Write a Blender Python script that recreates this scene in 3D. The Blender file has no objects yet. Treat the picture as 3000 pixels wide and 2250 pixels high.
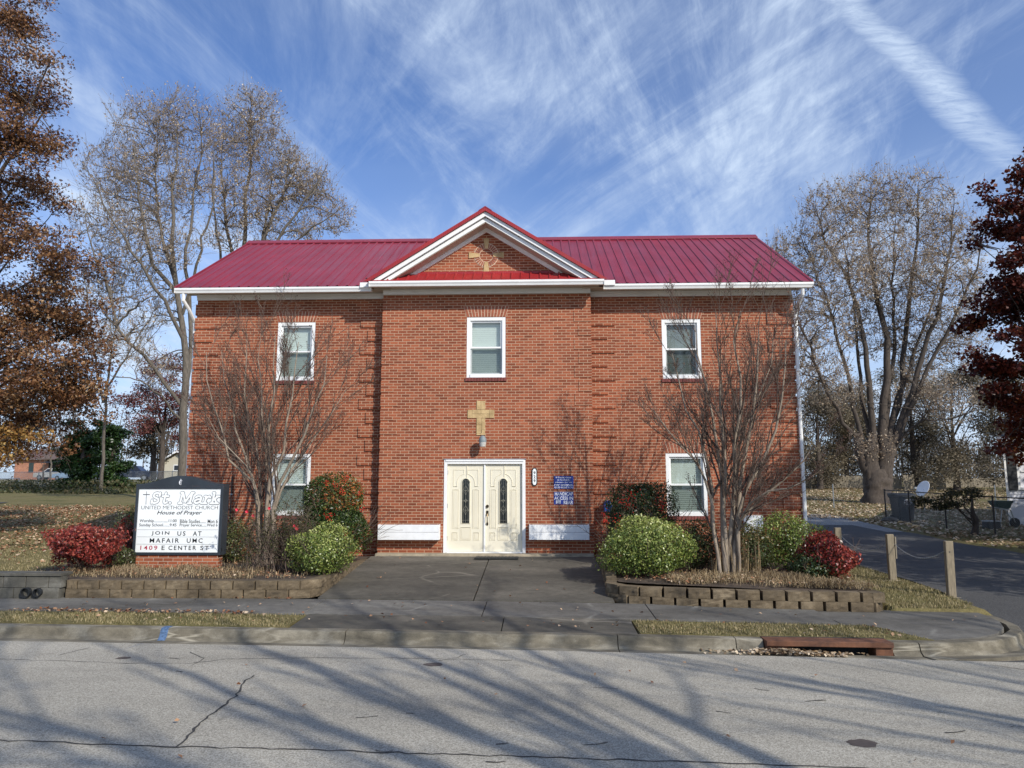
import bpy, math, random
import numpy as np
from mathutils import Vector
R = math.radians
sc = bpy.context.scene
# ------------------------------------------------------------------ camera, world, sun, exposure
F, CZ, PITCH, YAW = 2177.0, 1.54, R(7.72), R(2.1)
cam = bpy.data.objects.new('camera', bpy.data.cameras.new('camera'))
sc.collection.objects.link(cam)
cam.location = (0, 0, CZ)
cam.rotation_euler = (R(90) + PITCH, 0, YAW)
cam.data.sensor_width = 36
cam.data.lens = F / 3000 * 36
cam.data.clip_start = 0.1
cam.data.clip_end = 2000
sc.camera = cam
SUN_EL, SUN_AZ = R(33), R(43)          # azimuth to the right of the facade normal
sd = Vector((math.sin(SUN_AZ) * math.cos(SUN_EL), -math.cos(SUN_AZ) * math.cos(SUN_EL), math.sin(SUN_EL)))
sun = bpy.data.objects.new('sun', bpy.data.lights.new('sun', 'SUN'))
sc.collection.objects.link(sun)
sun.rotation_euler = sd.to_track_quat('Z', 'Y').to_euler()
sun.data.energy = 4.3
sun.data.angle = R(0.53)
sun.data.color = (1.0, 0.95, 0.86)
sc.view_settings.view_transform = 'Standard'
sc.view_settings.look = 'None'
sc.view_settings.exposure = 0.0
sc.view_settings.gamma = 1.0


class NT:
    """small node helper"""
    def __init__(s, tree):
        s.t = tree
        s.n = tree.nodes
        s.l = tree.links

    def new(s, typ, props=None, **ins):
        nd = s.n.new(typ)
        for k, v in (props or {}).items():
            setattr(nd, k, v)
        for k, v in ins.items():
            s.set(nd, k, v)
        return nd

    def set(s, nd, k, v):
        key = int(k[1:]) if k[0] == 'i' and k[1:].isdigit() else k.replace('_', ' ')
        sock = nd.inputs[key]
        if hasattr(v, 'is_output'):
            s.l.new(v, sock)
        else:
            if isinstance(v, (tuple, list)) and len(v) == 3 and sock.type == 'RGBA':
                v = (*v, 1)
            sock.default_value = v

    def math(s, op, a, b=0.0, c=None, clamp=False):
        nd = s.new('ShaderNodeMath', {'operation': op, 'use_clamp': clamp}, i0=a, i1=b)
        if c is not None:
            s.set(nd, 'i2', c)
        return nd.outputs[0]

    def mix(s, f, a, b, mode='MIX'):
        nd = s.n.new('ShaderNodeMix')
        nd.data_type = 'RGBA'
        nd.blend_type = mode
        for idx, v in ((0, f), (6, a), (7, b)):
            sock = nd.inputs[idx]
            if hasattr(v, 'is_output'):
                s.l.new(v, sock)
            else:
                if idx and isinstance(v, (tuple, list)) and len(v) == 3:
                    v = (*v, 1)
                sock.default_value = v
        return nd.outputs[2]

    def noise(s, vec, scale, detail=4, rough=0.55, dist=0.0):
        nd = s.new('ShaderNodeTexNoise', None, Scale=scale, Detail=detail, Roughness=rough, Distortion=dist)
        if vec is not None:
            s.l.new(vec, nd.inputs['Vector'])
        return nd.outputs[0]

    def ramp(s, fac, stops, interp='LINEAR'):
        nd = s.n.new('ShaderNodeValToRGB')
        nd.color_ramp.interpolation = interp
        e = nd.color_ramp.elements
        while len(e) < len(stops):
            e.new(0.5)
        for el, (p, c) in zip(e, stops):
            el.position = p
            el.color = (*c, 1) if len(c) == 3 else c
        s.l.new(fac, nd.inputs[0])
        return nd.outputs[0]

    def mapr(s, v, a, b, c=0.0, d=1.0, smooth=False):
        nd = s.new('ShaderNodeMapRange', {'interpolation_type': 'SMOOTHSTEP' if smooth else 'LINEAR'}, i0=v, i1=a, i2=b, i3=c, i4=d)
        return nd.outputs[0]

    def mapping(s, vec, scale=(1, 1, 1), rot=(0, 0, 0), loc=(0, 0, 0)):
        nd = s.new('ShaderNodeMapping', None, Scale=scale, Rotation=rot, Location=loc)
        s.l.new(vec, nd.inputs['Vector'])
        return nd.outputs[0]


world = bpy.data.worlds.new('World')
sc.world = world
world.use_nodes = True
W = NT(world.node_tree)
bg = world.node_tree.nodes['Background']
bg.inputs['Strength'].default_value = 0.125
sky = W.new('ShaderNodeTexSky', {'sky_type': 'NISHITA', 'sun_disc': False, 'sun_elevation': SUN_EL,
                                 'sun_rotation': math.pi - SUN_AZ, 'altitude': 400, 'air_density': 1.0,
                                 'dust_density': 1.4, 'ozone_density': 3.0})
tc = W.new('ShaderNodeTexCoord').outputs['Generated']
sep = W.new('ShaderNodeSeparateXYZ', None, i0=tc)
zc = W.math('MAXIMUM', sep.outputs[2], 0.02)
cu = W.math('DIVIDE', sep.outputs[0], W.math('ADD', zc, 0.08))
cv = W.math('DIVIDE', sep.outputs[1], W.math('ADD', zc, 0.08))
cloudvec = W.new('ShaderNodeCombineXYZ', None, X=cu, Y=cv, Z=0.0).outputs[0]
# cirrus: two families of long streaks fanning over the sky, broken up by finer ripples
n1 = W.noise(W.mapping(W.mapping(cloudvec, (1, 1, 1), (0, 0, R(14))), (1.7, 0.34, 1), (0, 0, 0), (1.1, 5.2, 0)), 1.5, 9, 0.68, 0.5)
n2 = W.noise(W.mapping(W.mapping(cloudvec, (1, 1, 1), (0, 0, R(-24))), (1.1, 0.30, 1), (0, 0, 0), (9.1, 4.4, 0)), 2.0, 9, 0.66, 0.6)
n3 = W.noise(W.mapping(cloudvec, (1, 1, 1), (0, 0, 0), (0.3, 7.7, 0)), 0.9, 3, 0.5, 0.3)
n4 = W.noise(W.mapping(cloudvec, (2.2, 0.9, 1), (0, 0, R(-60))), 6.0, 6, 0.65, 1.0)
m1 = W.mapr(n1, 0.44, 0.64, smooth=True)
m2 = W.mapr(n2, 0.46, 0.66, smooth=True)
m3 = W.mapr(n3, 0.38, 0.62, 0.62, 1.0, smooth=True)
m4 = W.mapr(n4, 0.35, 0.70, 0.60, 1.10)
cl = W.math('MULTIPLY', W.math('MULTIPLY', W.math('ADD', W.math('MULTIPLY', m1, 0.46), W.math('MULTIPLY', m2, 0.44)), m3), m4)
cl = W.math('ADD', cl, W.mapr(n3, 0.3, 0.7, 0.0, 0.17))
# the spreading old contrail: a band round the line through two sky directions
def skydir(px, py):
    p, w = PITCH, YAW
    fw = Vector((-math.sin(w) * math.cos(p), math.cos(w) * math.cos(p), math.sin(p)))
    rt = Vector((math.cos(w), math.sin(w), 0))
    up = rt.cross(fw)
    return fw + rt * ((px - 1500) / F) - up * ((py - 1125) / F)
def skyuv(px, py):
    d = skydir(px, py).normalized()
    return np.array([d.x / (d.z + 0.08), d.y / (d.z + 0.08)])
q0, q1 = skyuv(2440, -20), skyuv(2885, 400)
dd = (q1 - q0) / np.linalg.norm(q1 - q0)
nn = np.array([-dd[1], dd[0]])
off = float(np.dot(q0, nn))
wob = W.math('MULTIPLY', W.math('SUBTRACT', W.noise(cloudvec, 1.6, 3), 0.5), 0.10)
dist = W.math('ABSOLUTE', W.math('SUBTRACT', W.math('ADD', W.math('ADD', W.math('MULTIPLY', cu, float(nn[0])), W.math('MULTIPLY', cv, float(nn[1]))), wob), off))
along = W.math('SUBTRACT', W.math('ADD', W.math('MULTIPLY', cu, float(dd[0])), W.math('MULTIPLY', cv, float(dd[1]))), float(np.dot(q0, dd)))
width = W.mapr(along, -0.5, 1.6, 0.022, 0.078)
band = W.mapr(W.math('DIVIDE', dist, width), 0.1, 1.5, 1.0, 0.0, smooth=True)
n5 = W.noise(W.mapping(cloudvec, (1.0, 3.0, 1), (0, 0, math.atan2(dd[1], dd[0]) * 0)), 13, 5, 0.7, 0.8)
trail = W.math('MULTIPLY', W.math('MULTIPLY', band, W.mapr(n5, 0.28, 0.60, 0.50, 1.0)), W.mapr(along, 0.5, 1.5, 0.78, 0.08))
# thin white veil towards the left horizon and the lower sky
veil = W.mapr(sep.outputs[2], 0.0, 0.45, 0.62, 0.0, smooth=True)
tot = W.math('MAXIMUM', W.math('ADD', cl, veil), trail)
tot = W.math('MINIMUM', tot, 0.93)
skyc = W.mix(1.0, sky.outputs[0], (0.82, 1.02, 1.36), 'MULTIPLY')
W.set(bg, 'Color', W.mix(tot, skyc, (5.6, 6.7, 8.3)))


# ------------------------------------------------------------------ picture geometry -> world helpers
def ray(px, py):
    return skydir(px, py)

def at(px, py, Y):
    """point seen at source pixel (px,py) lying in the plane Y"""
    d = ray(px, py)
    t = Y / d.y
    return Vector((d.x * t, Y, CZ + d.z * t))

def smooth(a, b, x):
    t = min(1, max(0, (x - a) / (b - a)))
    return t * t * (3 - 2 * t)

SK = 0.0437                                 # street runs slightly askew to the facade
PL = [(0, -.8), (13.0, -.8), (13.02, -.14), (16, -.12), (40, .75), (65, 1.62), (115, 2.4), (400, 4.0)]
PR = [(0, -.8), (12.9, -.8), (12.92, -.45), (15, -.40), (17, -.35), (22, -.2), (31, .05), (42, .25), (46, .42), (65, 1.25), (115, 2.4), (400, 4.0)]

def prof(P, v):
    if v <= P[0][0]:
        return P[0][1]
    for (a, za), (b, zb) in zip(P, P[1:]):
        if v <= b:
            return za + (zb - za) * (v - a) / (b - a)
    return P[-1][1]

def gz(x, y):
    v = y + SK * x
    if -8.41 < x < 5.69 and y + SK * x < 18.95:
        return -0.8
    if x > 7.22 and y + SK * x < 14.6:
        return prof([(0, -.8), (10, -.8), (10.1, -.70), (12.2, -.655), (14.6, -.405)], y + SK * x)
    w = smooth(5.3, 5.8, x)
    return prof(PL, v) * (1 - w) + prof(PR, v) * w

def gp(px, py):
    """ground point seen at a source pixel"""
    d = ray(px, py)
    t = 11.0
    for _ in range(6000):
        p = Vector((d.x * t, d.y * t, CZ + d.z * t))
        if p.z <= gz(p.x, p.y) and p.y > 13.1:
            return p
        t += 0.03 + t * 0.0006
    return p

def tilt(x):
    return -0.007 * max(0.0, x)

# ------------------------------------------------------------------ object helpers
LOC = {}

def link(o):
    sc.collection.objects.link(o)

def thing(name, label, cat, loc=(0, 0, 0), group=None, rz=0.0):
    o = bpy.data.objects.new(name, None)
    link(o)
    o.empty_display_size = 0.3
    o.location = loc
    o.rotation_euler = (0, 0, rz)
    o['label'] = label
    o['category'] = cat
    if group:
        o['group'] = group
    LOC[o] = Vector(loc)
    return o

def tag(o, label, cat, group=None):
    o['label'] = label
    o['category'] = cat
    if group:
        o['group'] = group
    return o

def kind(o, k='structure', label=None):
    o['kind'] = k
    if label:
        o['label'] = label
    return o

def uvbox(me):
    n = len(me.loops)
    if not n:
        return
    uv = me.uv_layers.new(name='box')
    co = np.empty(len(me.vertices) * 3, 'f')
    me.vertices.foreach_get('co', co)
    co = co.reshape(-1, 3)
    li = np.empty(n, 'i')
    me.loops.foreach_get('vertex_index', li)
    nf = len(me.polygons)
    no = np.empty(nf * 3, 'f')
    me.polygons.foreach_get('normal', no)
    no = np.abs(no.reshape(-1, 3))
    tot = np.empty(nf, 'i')
    me.polygons.foreach_get('loop_total', tot)
    fn = np.repeat(no, tot, axis=0)
    p = co[li]
    out = np.empty((n, 2), 'f')
    yf = (fn[:, 1] >= fn[:, 0]) & (fn[:, 1] >= fn[:, 2])
    xf = (fn[:, 0] > fn[:, 1]) & (fn[:, 0] >= fn[:, 2])
    zf = ~(yf | xf)
    out[yf] = p[yf][:, [0, 2]]
    out[xf] = p[xf][:, [1, 2]]
    out[zf] = p[zf][:, [0, 1]]
    uv.data.foreach_set('uv', out.ravel())

def mesh_np(name, V, Fc, mats, parent=None, rnd=None, smooth_=False, uv=False, midx=None):
    """V (n,3); Fc (m,k) faces of one size, or list of lists"""
    me = bpy.data.meshes.new(name)
    V = np.asarray(V, 'f').reshape(-1, 3)
    if parent is not None:
        root = parent
        while root not in LOC:
            root = root.parent
        V = V - np.array(LOC[root], 'f')
    if isinstance(Fc, np.ndarray):
        m, k = Fc.shape
        me.vertices.add(len(V))
        me.vertices.foreach_set('co', V.ravel())
        me.loops.add(m * k)
        me.loops.foreach_set('vertex_index', Fc.astype('i').ravel())
        me.polygons.add(m)
        me.polygons.foreach_set('loop_start', np.arange(0, m * k, k, dtype='i'))
        me.update(calc_edges=True)
    else:
        me.from_pydata(V.tolist(), [], Fc)
        me.update()
    if rnd is not None:
        a = me.attributes.new('rnd', 'FLOAT', 'FACE')
        a.data.foreach_set('value', np.asarray(rnd, 'f'))
    for m_ in (mats if isinstance(mats, (list, tuple)) else [mats]):
        me.materials.append(m_)
    if midx is not None:
        me.polygons.foreach_set('material_index', np.asarray(midx, 'i'))
    if smooth_:
        me.polygons.foreach_set('use_smooth', np.ones(len(me.polygons), 'b'))
    if uv:
        uvbox(me)
    o = bpy.data.objects.new(name, me)
    link(o)
    if parent is not None:
        o.parent = parent
    return o

class MB:
    def __init__(s):
        s.v, s.f, s.m = [], [], []
        s.mi = 0

    def add(s, vs, fs):
        b = len(s.v)
        s.v += [tuple(v) for v in vs]
        s.f += [[b + i for i in f] for f in fs]
        s.m += [s.mi] * len(fs)
        return s

    def box(s, x0, x1, y0, y1, z0, z1):
        vs = [(x, y, z) for z in (z0, z1) for y in (y0, y1) for x in (x0, x1)]
        return s.add(vs, [(0, 2, 3, 1), (4, 5, 7, 6), (0, 1, 5, 4), (2, 6, 7, 3), (0, 4, 6, 2), (1, 3, 7, 5)])

    def quad(s, a, b, c, d):
        return s.add([a, b, c, d], [(0, 1, 2, 3)])

    def prism(s, poly, axis, a, b):
        """poly of 2-D points; extruded along axis 'x','y' or 'z' from a to b"""
        def p3(p, w):
            return {'y': (p[0], w, p[1]), 'x': (w, p[0], p[1]), 'z': (p[0], p[1], w)}[axis]
        n = len(poly)
        vs = [p3(p, a) for p in poly] + [p3(p, b) for p in poly]
        fs = [list(range(n))[::-1], list(range(n, 2 * n))]
        fs += [(i, (i + 1) % n, n + (i + 1) % n, n + i) for i in range(n)]
        return s.add(vs, fs)

    def tube(s, pts, rad, n=8, cap=True):
        pts = [Vector(p) for p in pts]
        if not isinstance(rad, (list, tuple)):
            rad = [rad] * len(pts)
        ring = []
        ref = None
        for i, p in enumerate(pts):
            t = (pts[min(i + 1, len(pts) - 1)] - pts[max(i - 1, 0)]).normalized()
            if ref is None:
                ref = Vector((0, 0, 1)) if abs(t.z) < .9 else Vector((1, 0, 0))
            u = (ref - t * ref.dot(t)).normalized()
            ref = u
            w = t.cross(u)
            ring.append([p + (u * math.cos(a) + w * math.sin(a)) * rad[i] for a in [2 * math.pi * k / n for k in range(n)]])
        vs = [v for r_ in ring for v in r_]
        fs = []
        for i in range(len(pts) - 1):
            for k in range(n):
                a, b = i * n + k, i * n + (k + 1) % n
                fs.append((a, b, b + n, a + n))
        if cap:
            fs.append(list(range(n))[::-1])
            fs.append(list(range((len(pts) - 1) * n, len(pts) * n)))
        return s.add(vs, fs)

    def lathe(s, prof_, cx, cy, n=20):
        """prof_ list of (r,z)"""
        vs = [(cx + r * math.cos(2 * math.pi * k / n), cy + r * math.sin(2 * math.pi * k / n), z) for r, z in prof_ for k in range(n)]
        fs = []
        for i in range(len(prof_) - 1):
            for k in range(n):
                a, b = i * n + k, i * n + (k + 1) % n
                fs.append((a, b, b + n, a + n))
        fs.append(list(range(n))[::-1])
        fs.append(list(range((len(prof_) - 1) * n, len(prof_) * n)))
        return s.add(vs, fs)

    def build(s, name, mats, parent=None, bevel=0, smooth_=False, uv=True):
        o = mesh_np(name, s.v, s.f, mats, parent, smooth_=smooth_, uv=uv, midx=s.m)
        if bevel:
            b = o.modifiers.new('bevel', 'BEVEL')
            b.width = bevel
            b.segments = 2
            b.limit_method = 'ANGLE'
            b.angle_limit = R(50)
        return o

def bx(name, m, parent, *a, **k):
    return MB().box(*a).build(name, m, parent, **k)

# ------------------------------------------------------------------ materials
MATS = {}

def bsdf(name):
    m = bpy.data.materials.new(name)
    m.use_nodes = True
    t = NT(m.node_tree)
    b = m.node_tree.nodes['Principled BSDF']
    MATS[name] = m
    return m, t, b

def coords(t, k='Object'):
    return t.new('ShaderNodeTexCoord').outputs[k]

def bump(t, b, h, strength=0.3, distance=0.01):
    nd = t.new('ShaderNodeBump', None, Strength=strength, Distance=distance, Height=h)
    t.set(b, 'Normal', nd.outputs[0])

def simple(name, col, rough=0.6, var=0.12, scale=6.0, bmp=0.15, metallic=0.0, col2=None, spec=0.5, streak=None, bscale=40):
    m, t, b = bsdf(name)
    v = coords(t)
    if streak:
        v = t.mapping(v, streak)
    n = t.noise(v, scale, 5, 0.6)
    c1 = tuple(min(1, c * (1 - var)) for c in col)
    c2 = col2 or tuple(min(1, c * (1 + var)) for c in col)
    t.set(b, 'Base Color', t.ramp(n, [(0.3, c1), (0.7, c2)]))
    t.set(b, 'Roughness', rough)
    t.set(b, 'Metallic', metallic)
    t.set(b, 'Specular IOR Level', spec)
    if bmp:
        bump(t, b, t.noise(v, bscale, 4), bmp, 0.004)
    return m

def brickmat(name, ca, cb, mortar, bw=0.203, rh=0.0677, ms=0.0065, vert=False):
    m, t, b = bsdf(name)
    uv = t.new('ShaderNodeUVMap').outputs[0]
    if vert:
        uv = t.mapping(uv, (1, 1, 1), (0, 0, R(90)))
    br = t.new('ShaderNodeTexBrick', {'offset': 0.5, 'squash': 1.0}, Scale=1.0, Mortar_Size=ms, Mortar_Smooth=0.15, Bias=0.0,
               Brick_Width=bw, Row_Height=rh, Color1=(0, 0, 0), Color2=(1, 1, 1), Mortar=(.5, .5, .5))
    t.l.new(uv, br.inputs['Vector'])
    tone = t.ramp(br.outputs[0], [(0.0, tuple(c * .80 for c in ca)), (0.3, ca), (0.7, cb), (1.0, tuple(c * 1.1 for c in cb))])
    o = coords(t)
    grime = t.mapr(t.noise(o, 0.7, 5, 0.6), 0.3, 0.7, 0.78, 1.12)
    fine = t.mapr(t.noise(o, 45, 3, 0.7), 0.25, 0.75, 0.82, 1.16)
    tone = t.mix(1.0, tone, t.new('ShaderNodeCombineColor', None, i0=grime, i1=grime, i2=grime).outputs[0], 'MULTIPLY')
    tone = t.mix(1.0, tone, t.new('ShaderNodeCombineColor', None, i0=fine, i1=fine, i2=fine).outputs[0], 'MULTIPLY')
    col = t.mix(br.outputs[1], tone, mortar)
    t.set(b, 'Base Color', col)
    t.set(b, 'Roughness', 0.85)
    t.set(b, 'Specular IOR Level', 0.25)
    h = t.math('ADD', t.math('MULTIPLY', br.outputs[1], -1.0), t.math('MULTIPLY', t.noise(o, 60, 3), 0.35))
    bump(t, b, h, 0.55, 0.006)
    return m

def leafmat(name, stops, rough=0.55, transl=0.25, spec=0.3):
    m, t, b = bsdf(name)
    a = t.new('ShaderNodeAttribute', {'attribute_name': 'rnd'}).outputs['Fac']
    c = t.ramp(a, stops)
    t.set(b, 'Base Color', c)
    t.set(b, 'Roughness', rough)
    t.set(b, 'Specular IOR Level', spec)
    out = m.node_tree.nodes['Material Output']
    tr = t.new('ShaderNodeBsdfTranslucent', None, Color=c)
    mx = t.new('ShaderNodeMixShader', None, Fac=transl)
    t.l.new(b.outputs[0], mx.inputs[1])
    t.l.new(tr.outputs[0], mx.inputs[2])
    t.l.new(mx.outputs[0], out.inputs[0])
    return m

brick = brickmat('red_brick', (0.275, 0.076, 0.037), (0.350, 0.102, 0.048), (0.52, 0.345, 0.225), ms=0.0070)
brick_v = brickmat('red_brick_soldier', (0.25, 0.062, 0.034), (0.345, 0.098, 0.05), (0.50, 0.37, 0.25), bw=0.3, rh=0.0677)
brick_sign = brickmat('orange_brick', (0.36, 0.10, 0.045), (0.44, 0.14, 0.065), (0.46, 0.36, 0.27))
brick_far = brickmat('far_brick', (0.40, 0.15, 0.085), (0.48, 0.2, 0.11), (0.45, 0.35, 0.27))
soldier = simple('soldier_brick', (0.33, 0.10, 0.052), 0.85, 0.3, 9, 0.3)
rowlock = simple('rowlock_brick', (0.20, 0.055, 0.045), 0.85, 0.3, 9, 0.3)
mortar = simple('mortar', (0.64, 0.47, 0.33), 0.9, 0.1)
stone = simple('buff_stone', (0.57, 0.385, 0.175), 0.85, 0.36, 4, 0.3, col2=(0.70, 0.50, 0.25))
trim = simple('white_trim', (0.86, 0.85, 0.82), 0.45, 0.05, 3, 0.03)
soffit_m = simple('soffit_panel', (0.52, 0.47, 0.38), 0.6, 0.06, 3, 0.0)  # brownish because the brick's reflection is put into the soffit colour
vinyl = simple('white_vinyl', (0.87, 0.87, 0.85), 0.35, 0.03, 2, 0.0)
paint_w = simple('white_paint', (0.85, 0.85, 0.84), 0.5, 0.07, 6, 0.08)
blind_m = simple('blind', (0.80, 0.84, 0.78), 0.6, 0.03, 2, 0.0)
blind_dark = simple('darker_blind', (0.30, 0.32, 0.30), 0.6, 0.03, 2, 0.0)  # darker copy of the blinds, stands in for the upper right window's darker glass
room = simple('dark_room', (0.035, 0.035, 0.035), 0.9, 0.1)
door_m = simple('cream_door', (0.80, 0.74, 0.58), 0.42, 0.05, 1.2, 0.04)
door_d = simple('cream_moulding', (0.78, 0.715, 0.55), 0.42, 0.04, 1.2, 0.03)
brass = simple('dark_brass', (0.10, 0.075, 0.045), 0.35, 0.2, 10, 0.0, metallic=0.9)
leadm = simple('lead_came', (0.42, 0.40, 0.33), 0.35, 0.1, 10, 0.0, metallic=0.6)
darkglass, t_, b_ = bsdf('leaded_glass')
t_.set(b_, 'Base Color', (0.012, 0.016, 0.018)); t_.set(b_, 'Roughness', 0.12)
conc = simple('lip_concrete', (0.33, 0.28, 0.20), 0.9, 0.35, 5, 0.4)
black_m = simple('black_metal', (0.018, 0.02, 0.023), 0.45, 0.2, 4, 0.05)
signframe = simple('sign_cabinet', (0.028, 0.036, 0.045), 0.45, 0.2, 3, 0.05)
panel_w = simple('sign_panel', (0.88, 0.90, 0.88), 0.30, 0.03, 2, 0.0)
ink = simple('black_lettering', (0.015, 0.017, 0.02), 0.5, 0.1)
ink_g = simple('grey_outline', (0.10, 0.10, 0.11), 0.5, 0.1)
redink = simple('crimson_lettering', (0.45, 0.015, 0.05), 0.5, 0.1)
groove = simple('letter_track', (0.42, 0.44, 0.43), 0.4, 0.05)
blue_sign = simple('blue_sign', (0.022, 0.045, 0.26), 0.4, 0.08, 3)
white_ink = simple('white_lettering', (0.82, 0.82, 0.84), 0.45, 0.03)
galv = simple('galvanised', (0.38, 0.40, 0.40), 0.45, 0.12, 12, 0.03, metallic=0.6)
lampgrey = simple('lamp_housing', (0.22, 0.26, 0.27), 0.45, 0.1, 8, 0.02)
lens_m = simple('lamp_lens', (0.55, 0.54, 0.50), 0.25, 0.05, 8)
postwood = simple('post_wood', (0.24, 0.195, 0.13), 0.85, 0.35, 9, 0.5, streak=(9, 9, 0.8), bscale=10)
fencewood = simple('fence_wood', (0.26, 0.22, 0.16), 0.85, 0.35, 6, 0.3, streak=(6, 6, 0.5))
bark = simple('grey_bark', (0.125, 0.105, 0.082), 0.95, 0.45, 5, 0.8, streak=(3, 3, 0.7), bscale=14)
bark_d = simple('dark_bark', (0.075, 0.058, 0.045), 0.95, 0.4, 5, 0.8, streak=(3, 3, 0.7), bscale=14)
bark_m = simple('smooth_bark', (0.27, 0.215, 0.16), 0.8, 0.35, 9, 0.25, streak=(2, 2, 0.7))
twig_r = simple('brown_twig', (0.115, 0.080, 0.060), 0.85, 0.3, 5, 0.0)
dirt = simple('bed_soil', (0.075, 0.052, 0.034), 0.98, 0.5, 6, 0.9, bscale=25)
ember = simple('rust', (0.115, 0.050, 0.030), 0.75, 0.5, 5, 0.5, col2=(0.21, 0.085, 0.04))
rubber = simple('black_rubber', (0.02, 0.021, 0.02), 0.85, 0.2, 20, 0.3)
bluemail = simple('blue_plastic', (0.02, 0.11, 0.42), 0.4, 0.15, 6)
binplastic = simple('bin_plastic', (0.026, 0.028, 0.028), 0.5, 0.1, 6, 0.05)

def roofmetal(name, col):
    m, t, b = bsdf(name)
    o = coords(t)
    n = t.noise(o, 1.3, 3)
    st = t.noise(t.mapping(o, (5, .35, .35)), 1.3, 6, .7)
    t.set(b, 'Base Color', t.mix(t.mapr(st, .5, .8, 0, .14), t.ramp(n, [(0.3, tuple(c * .86 for c in col)), (0.7, tuple(min(1, c * 1.1) for c in col))]), tuple(c * .55 + .05 for c in col)))
    t.set(b, 'Roughness', t.mapr(t.noise(t.mapping(o, (6, .5, .5)), 1.0, 4), .3, .7, .30, .5))
    t.set(b, 'Specular IOR Level', 0.45)
    wv = t.new('ShaderNodeTexWave', {'wave_type': 'BANDS', 'bands_direction': 'X'}, Scale=7.2, Distortion=0.0)
    t.l.new(o, wv.inputs['Vector'])
    bump(t, b, wv.outputs[1], 0.15, 0.01)
    return m
roof_m = roofmetal('crimson_roof_metal', (0.235, 0.022, 0.040))
roof_sunlit = roofmetal('sunlit_roof_metal', (0.33, 0.022, 0.024))  # brighter copy of the roof metal, sunlight put into its colour

def glass(name, tint=(0.9, 0.95, 0.93), gl=0.12, dark=0.0):
    m = bpy.data.materials.new(name)
    m.use_nodes = True
    t = NT(m.node_tree)
    out = m.node_tree.nodes['Material Output']
    m.node_tree.nodes.remove(m.node_tree.nodes['Principled BSDF'])
    tr = t.new('ShaderNodeBsdfTransparent', None, Color=tint)
    g = t.new('ShaderNodeBsdfGlossy', None, Color=(1, 1, 1), Roughness=0.03)
    mx = t.new('ShaderNodeMixShader', None, Fac=gl)
    t.l.new(tr.outputs[0], mx.inputs[1])
    t.l.new(g.outputs[0], mx.inputs[2])
    t.l.new(mx.outputs[0], out.inputs[0])
    return m
pane_m = glass('window_glass', (0.92, 0.97, 0.95), 0.09)
screen_m = glass('insect_screen', (0.66, 0.68, 0.68), 0.02)
carglass = simple('car_glass', (0.02, 0.023, 0.028), 0.1, 0.05)

def concrete(name, base, dark, light, sc_=0.6, streaky=True):
    m, t, b = bsdf(name)
    o = coords(t)
    big = t.noise(t.mapping(o, (0.5, 1.3, 1)), sc_, 6, 0.62, 0.4)
    mid = t.noise(o, 7, 5, 0.7)
    fine = t.noise(o, 110, 3, 0.7)
    c = t.ramp(big, [(0.28, dark), (0.52, base), (0.75, light)])
    f = t.math('MULTIPLY', t.mapr(mid, 0.3, 0.7, 0.78, 1.18), t.mapr(fine, 0.3, 0.7, 0.78, 1.22))
    c = t.mix(1.0, c, t.new('ShaderNodeCombineColor', None, i0=f, i1=f, i2=f).outputs[0], 'MULTIPLY')
    # pale scuffs and hairlines
    vor = t.new('ShaderNodeTexVoronoi', {'feature': 'DISTANCE_TO_EDGE'}, Scale=0.55)
    t.l.new(t.mapping(t.new('ShaderNodeVectorMath', {'operation': 'ADD'}, i0=o, i1=t.new('ShaderNodeTexNoise', None, Scale=1.4, Detail=4.0).outputs[1]).outputs[0], (0.6, 1, 1)), vor.inputs['Vector'])
    hair = t.math('MULTIPLY', t.mapr(vor.outputs[0], 0.0, 0.014, 1.0, 0.0), t.mapr(t.noise(o, 0.8, 2), 0.5, 0.62))
    c = t.mix(t.math('MULTIPLY', hair, 0.55), c, tuple(min(1, l * 1.5) for l in light))
    t.set(b, 'Base Color', c)
    t.set(b, 'Roughness', 0.9)
    t.set(b, 'Specular IOR Level', 0.3)
    bump(t, b, t.math('ADD', fine, t.math('MULTIPLY', mid, 0.6)), 0.5, 0.004)
    return m
walk_m = concrete('dark_concrete', (0.105, 0.095, 0.076), (0.060, 0.055, 0.045), (0.20, 0.178, 0.142))
side_m = concrete('pavement_concrete', (0.135, 0.126, 0.110), (0.085, 0.078, 0.066), (0.20, 0.19, 0.165), 0.8)
kerb_m = concrete('kerb_concrete', (0.175, 0.152, 0.11), (0.07, 0.062, 0.046), (0.36, 0.325, 0.25), 3.0)
cmu_m = concrete('grey_block', (0.12, 0.112, 0.092), (0.05, 0.048, 0.04), (0.30, 0.285, 0.245), 2.4)
block_m = concrete('brown_block', (0.150, 0.112, 0.068), (0.070, 0.054, 0.036), (0.25, 0.195, 0.125), 4.5)

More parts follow.
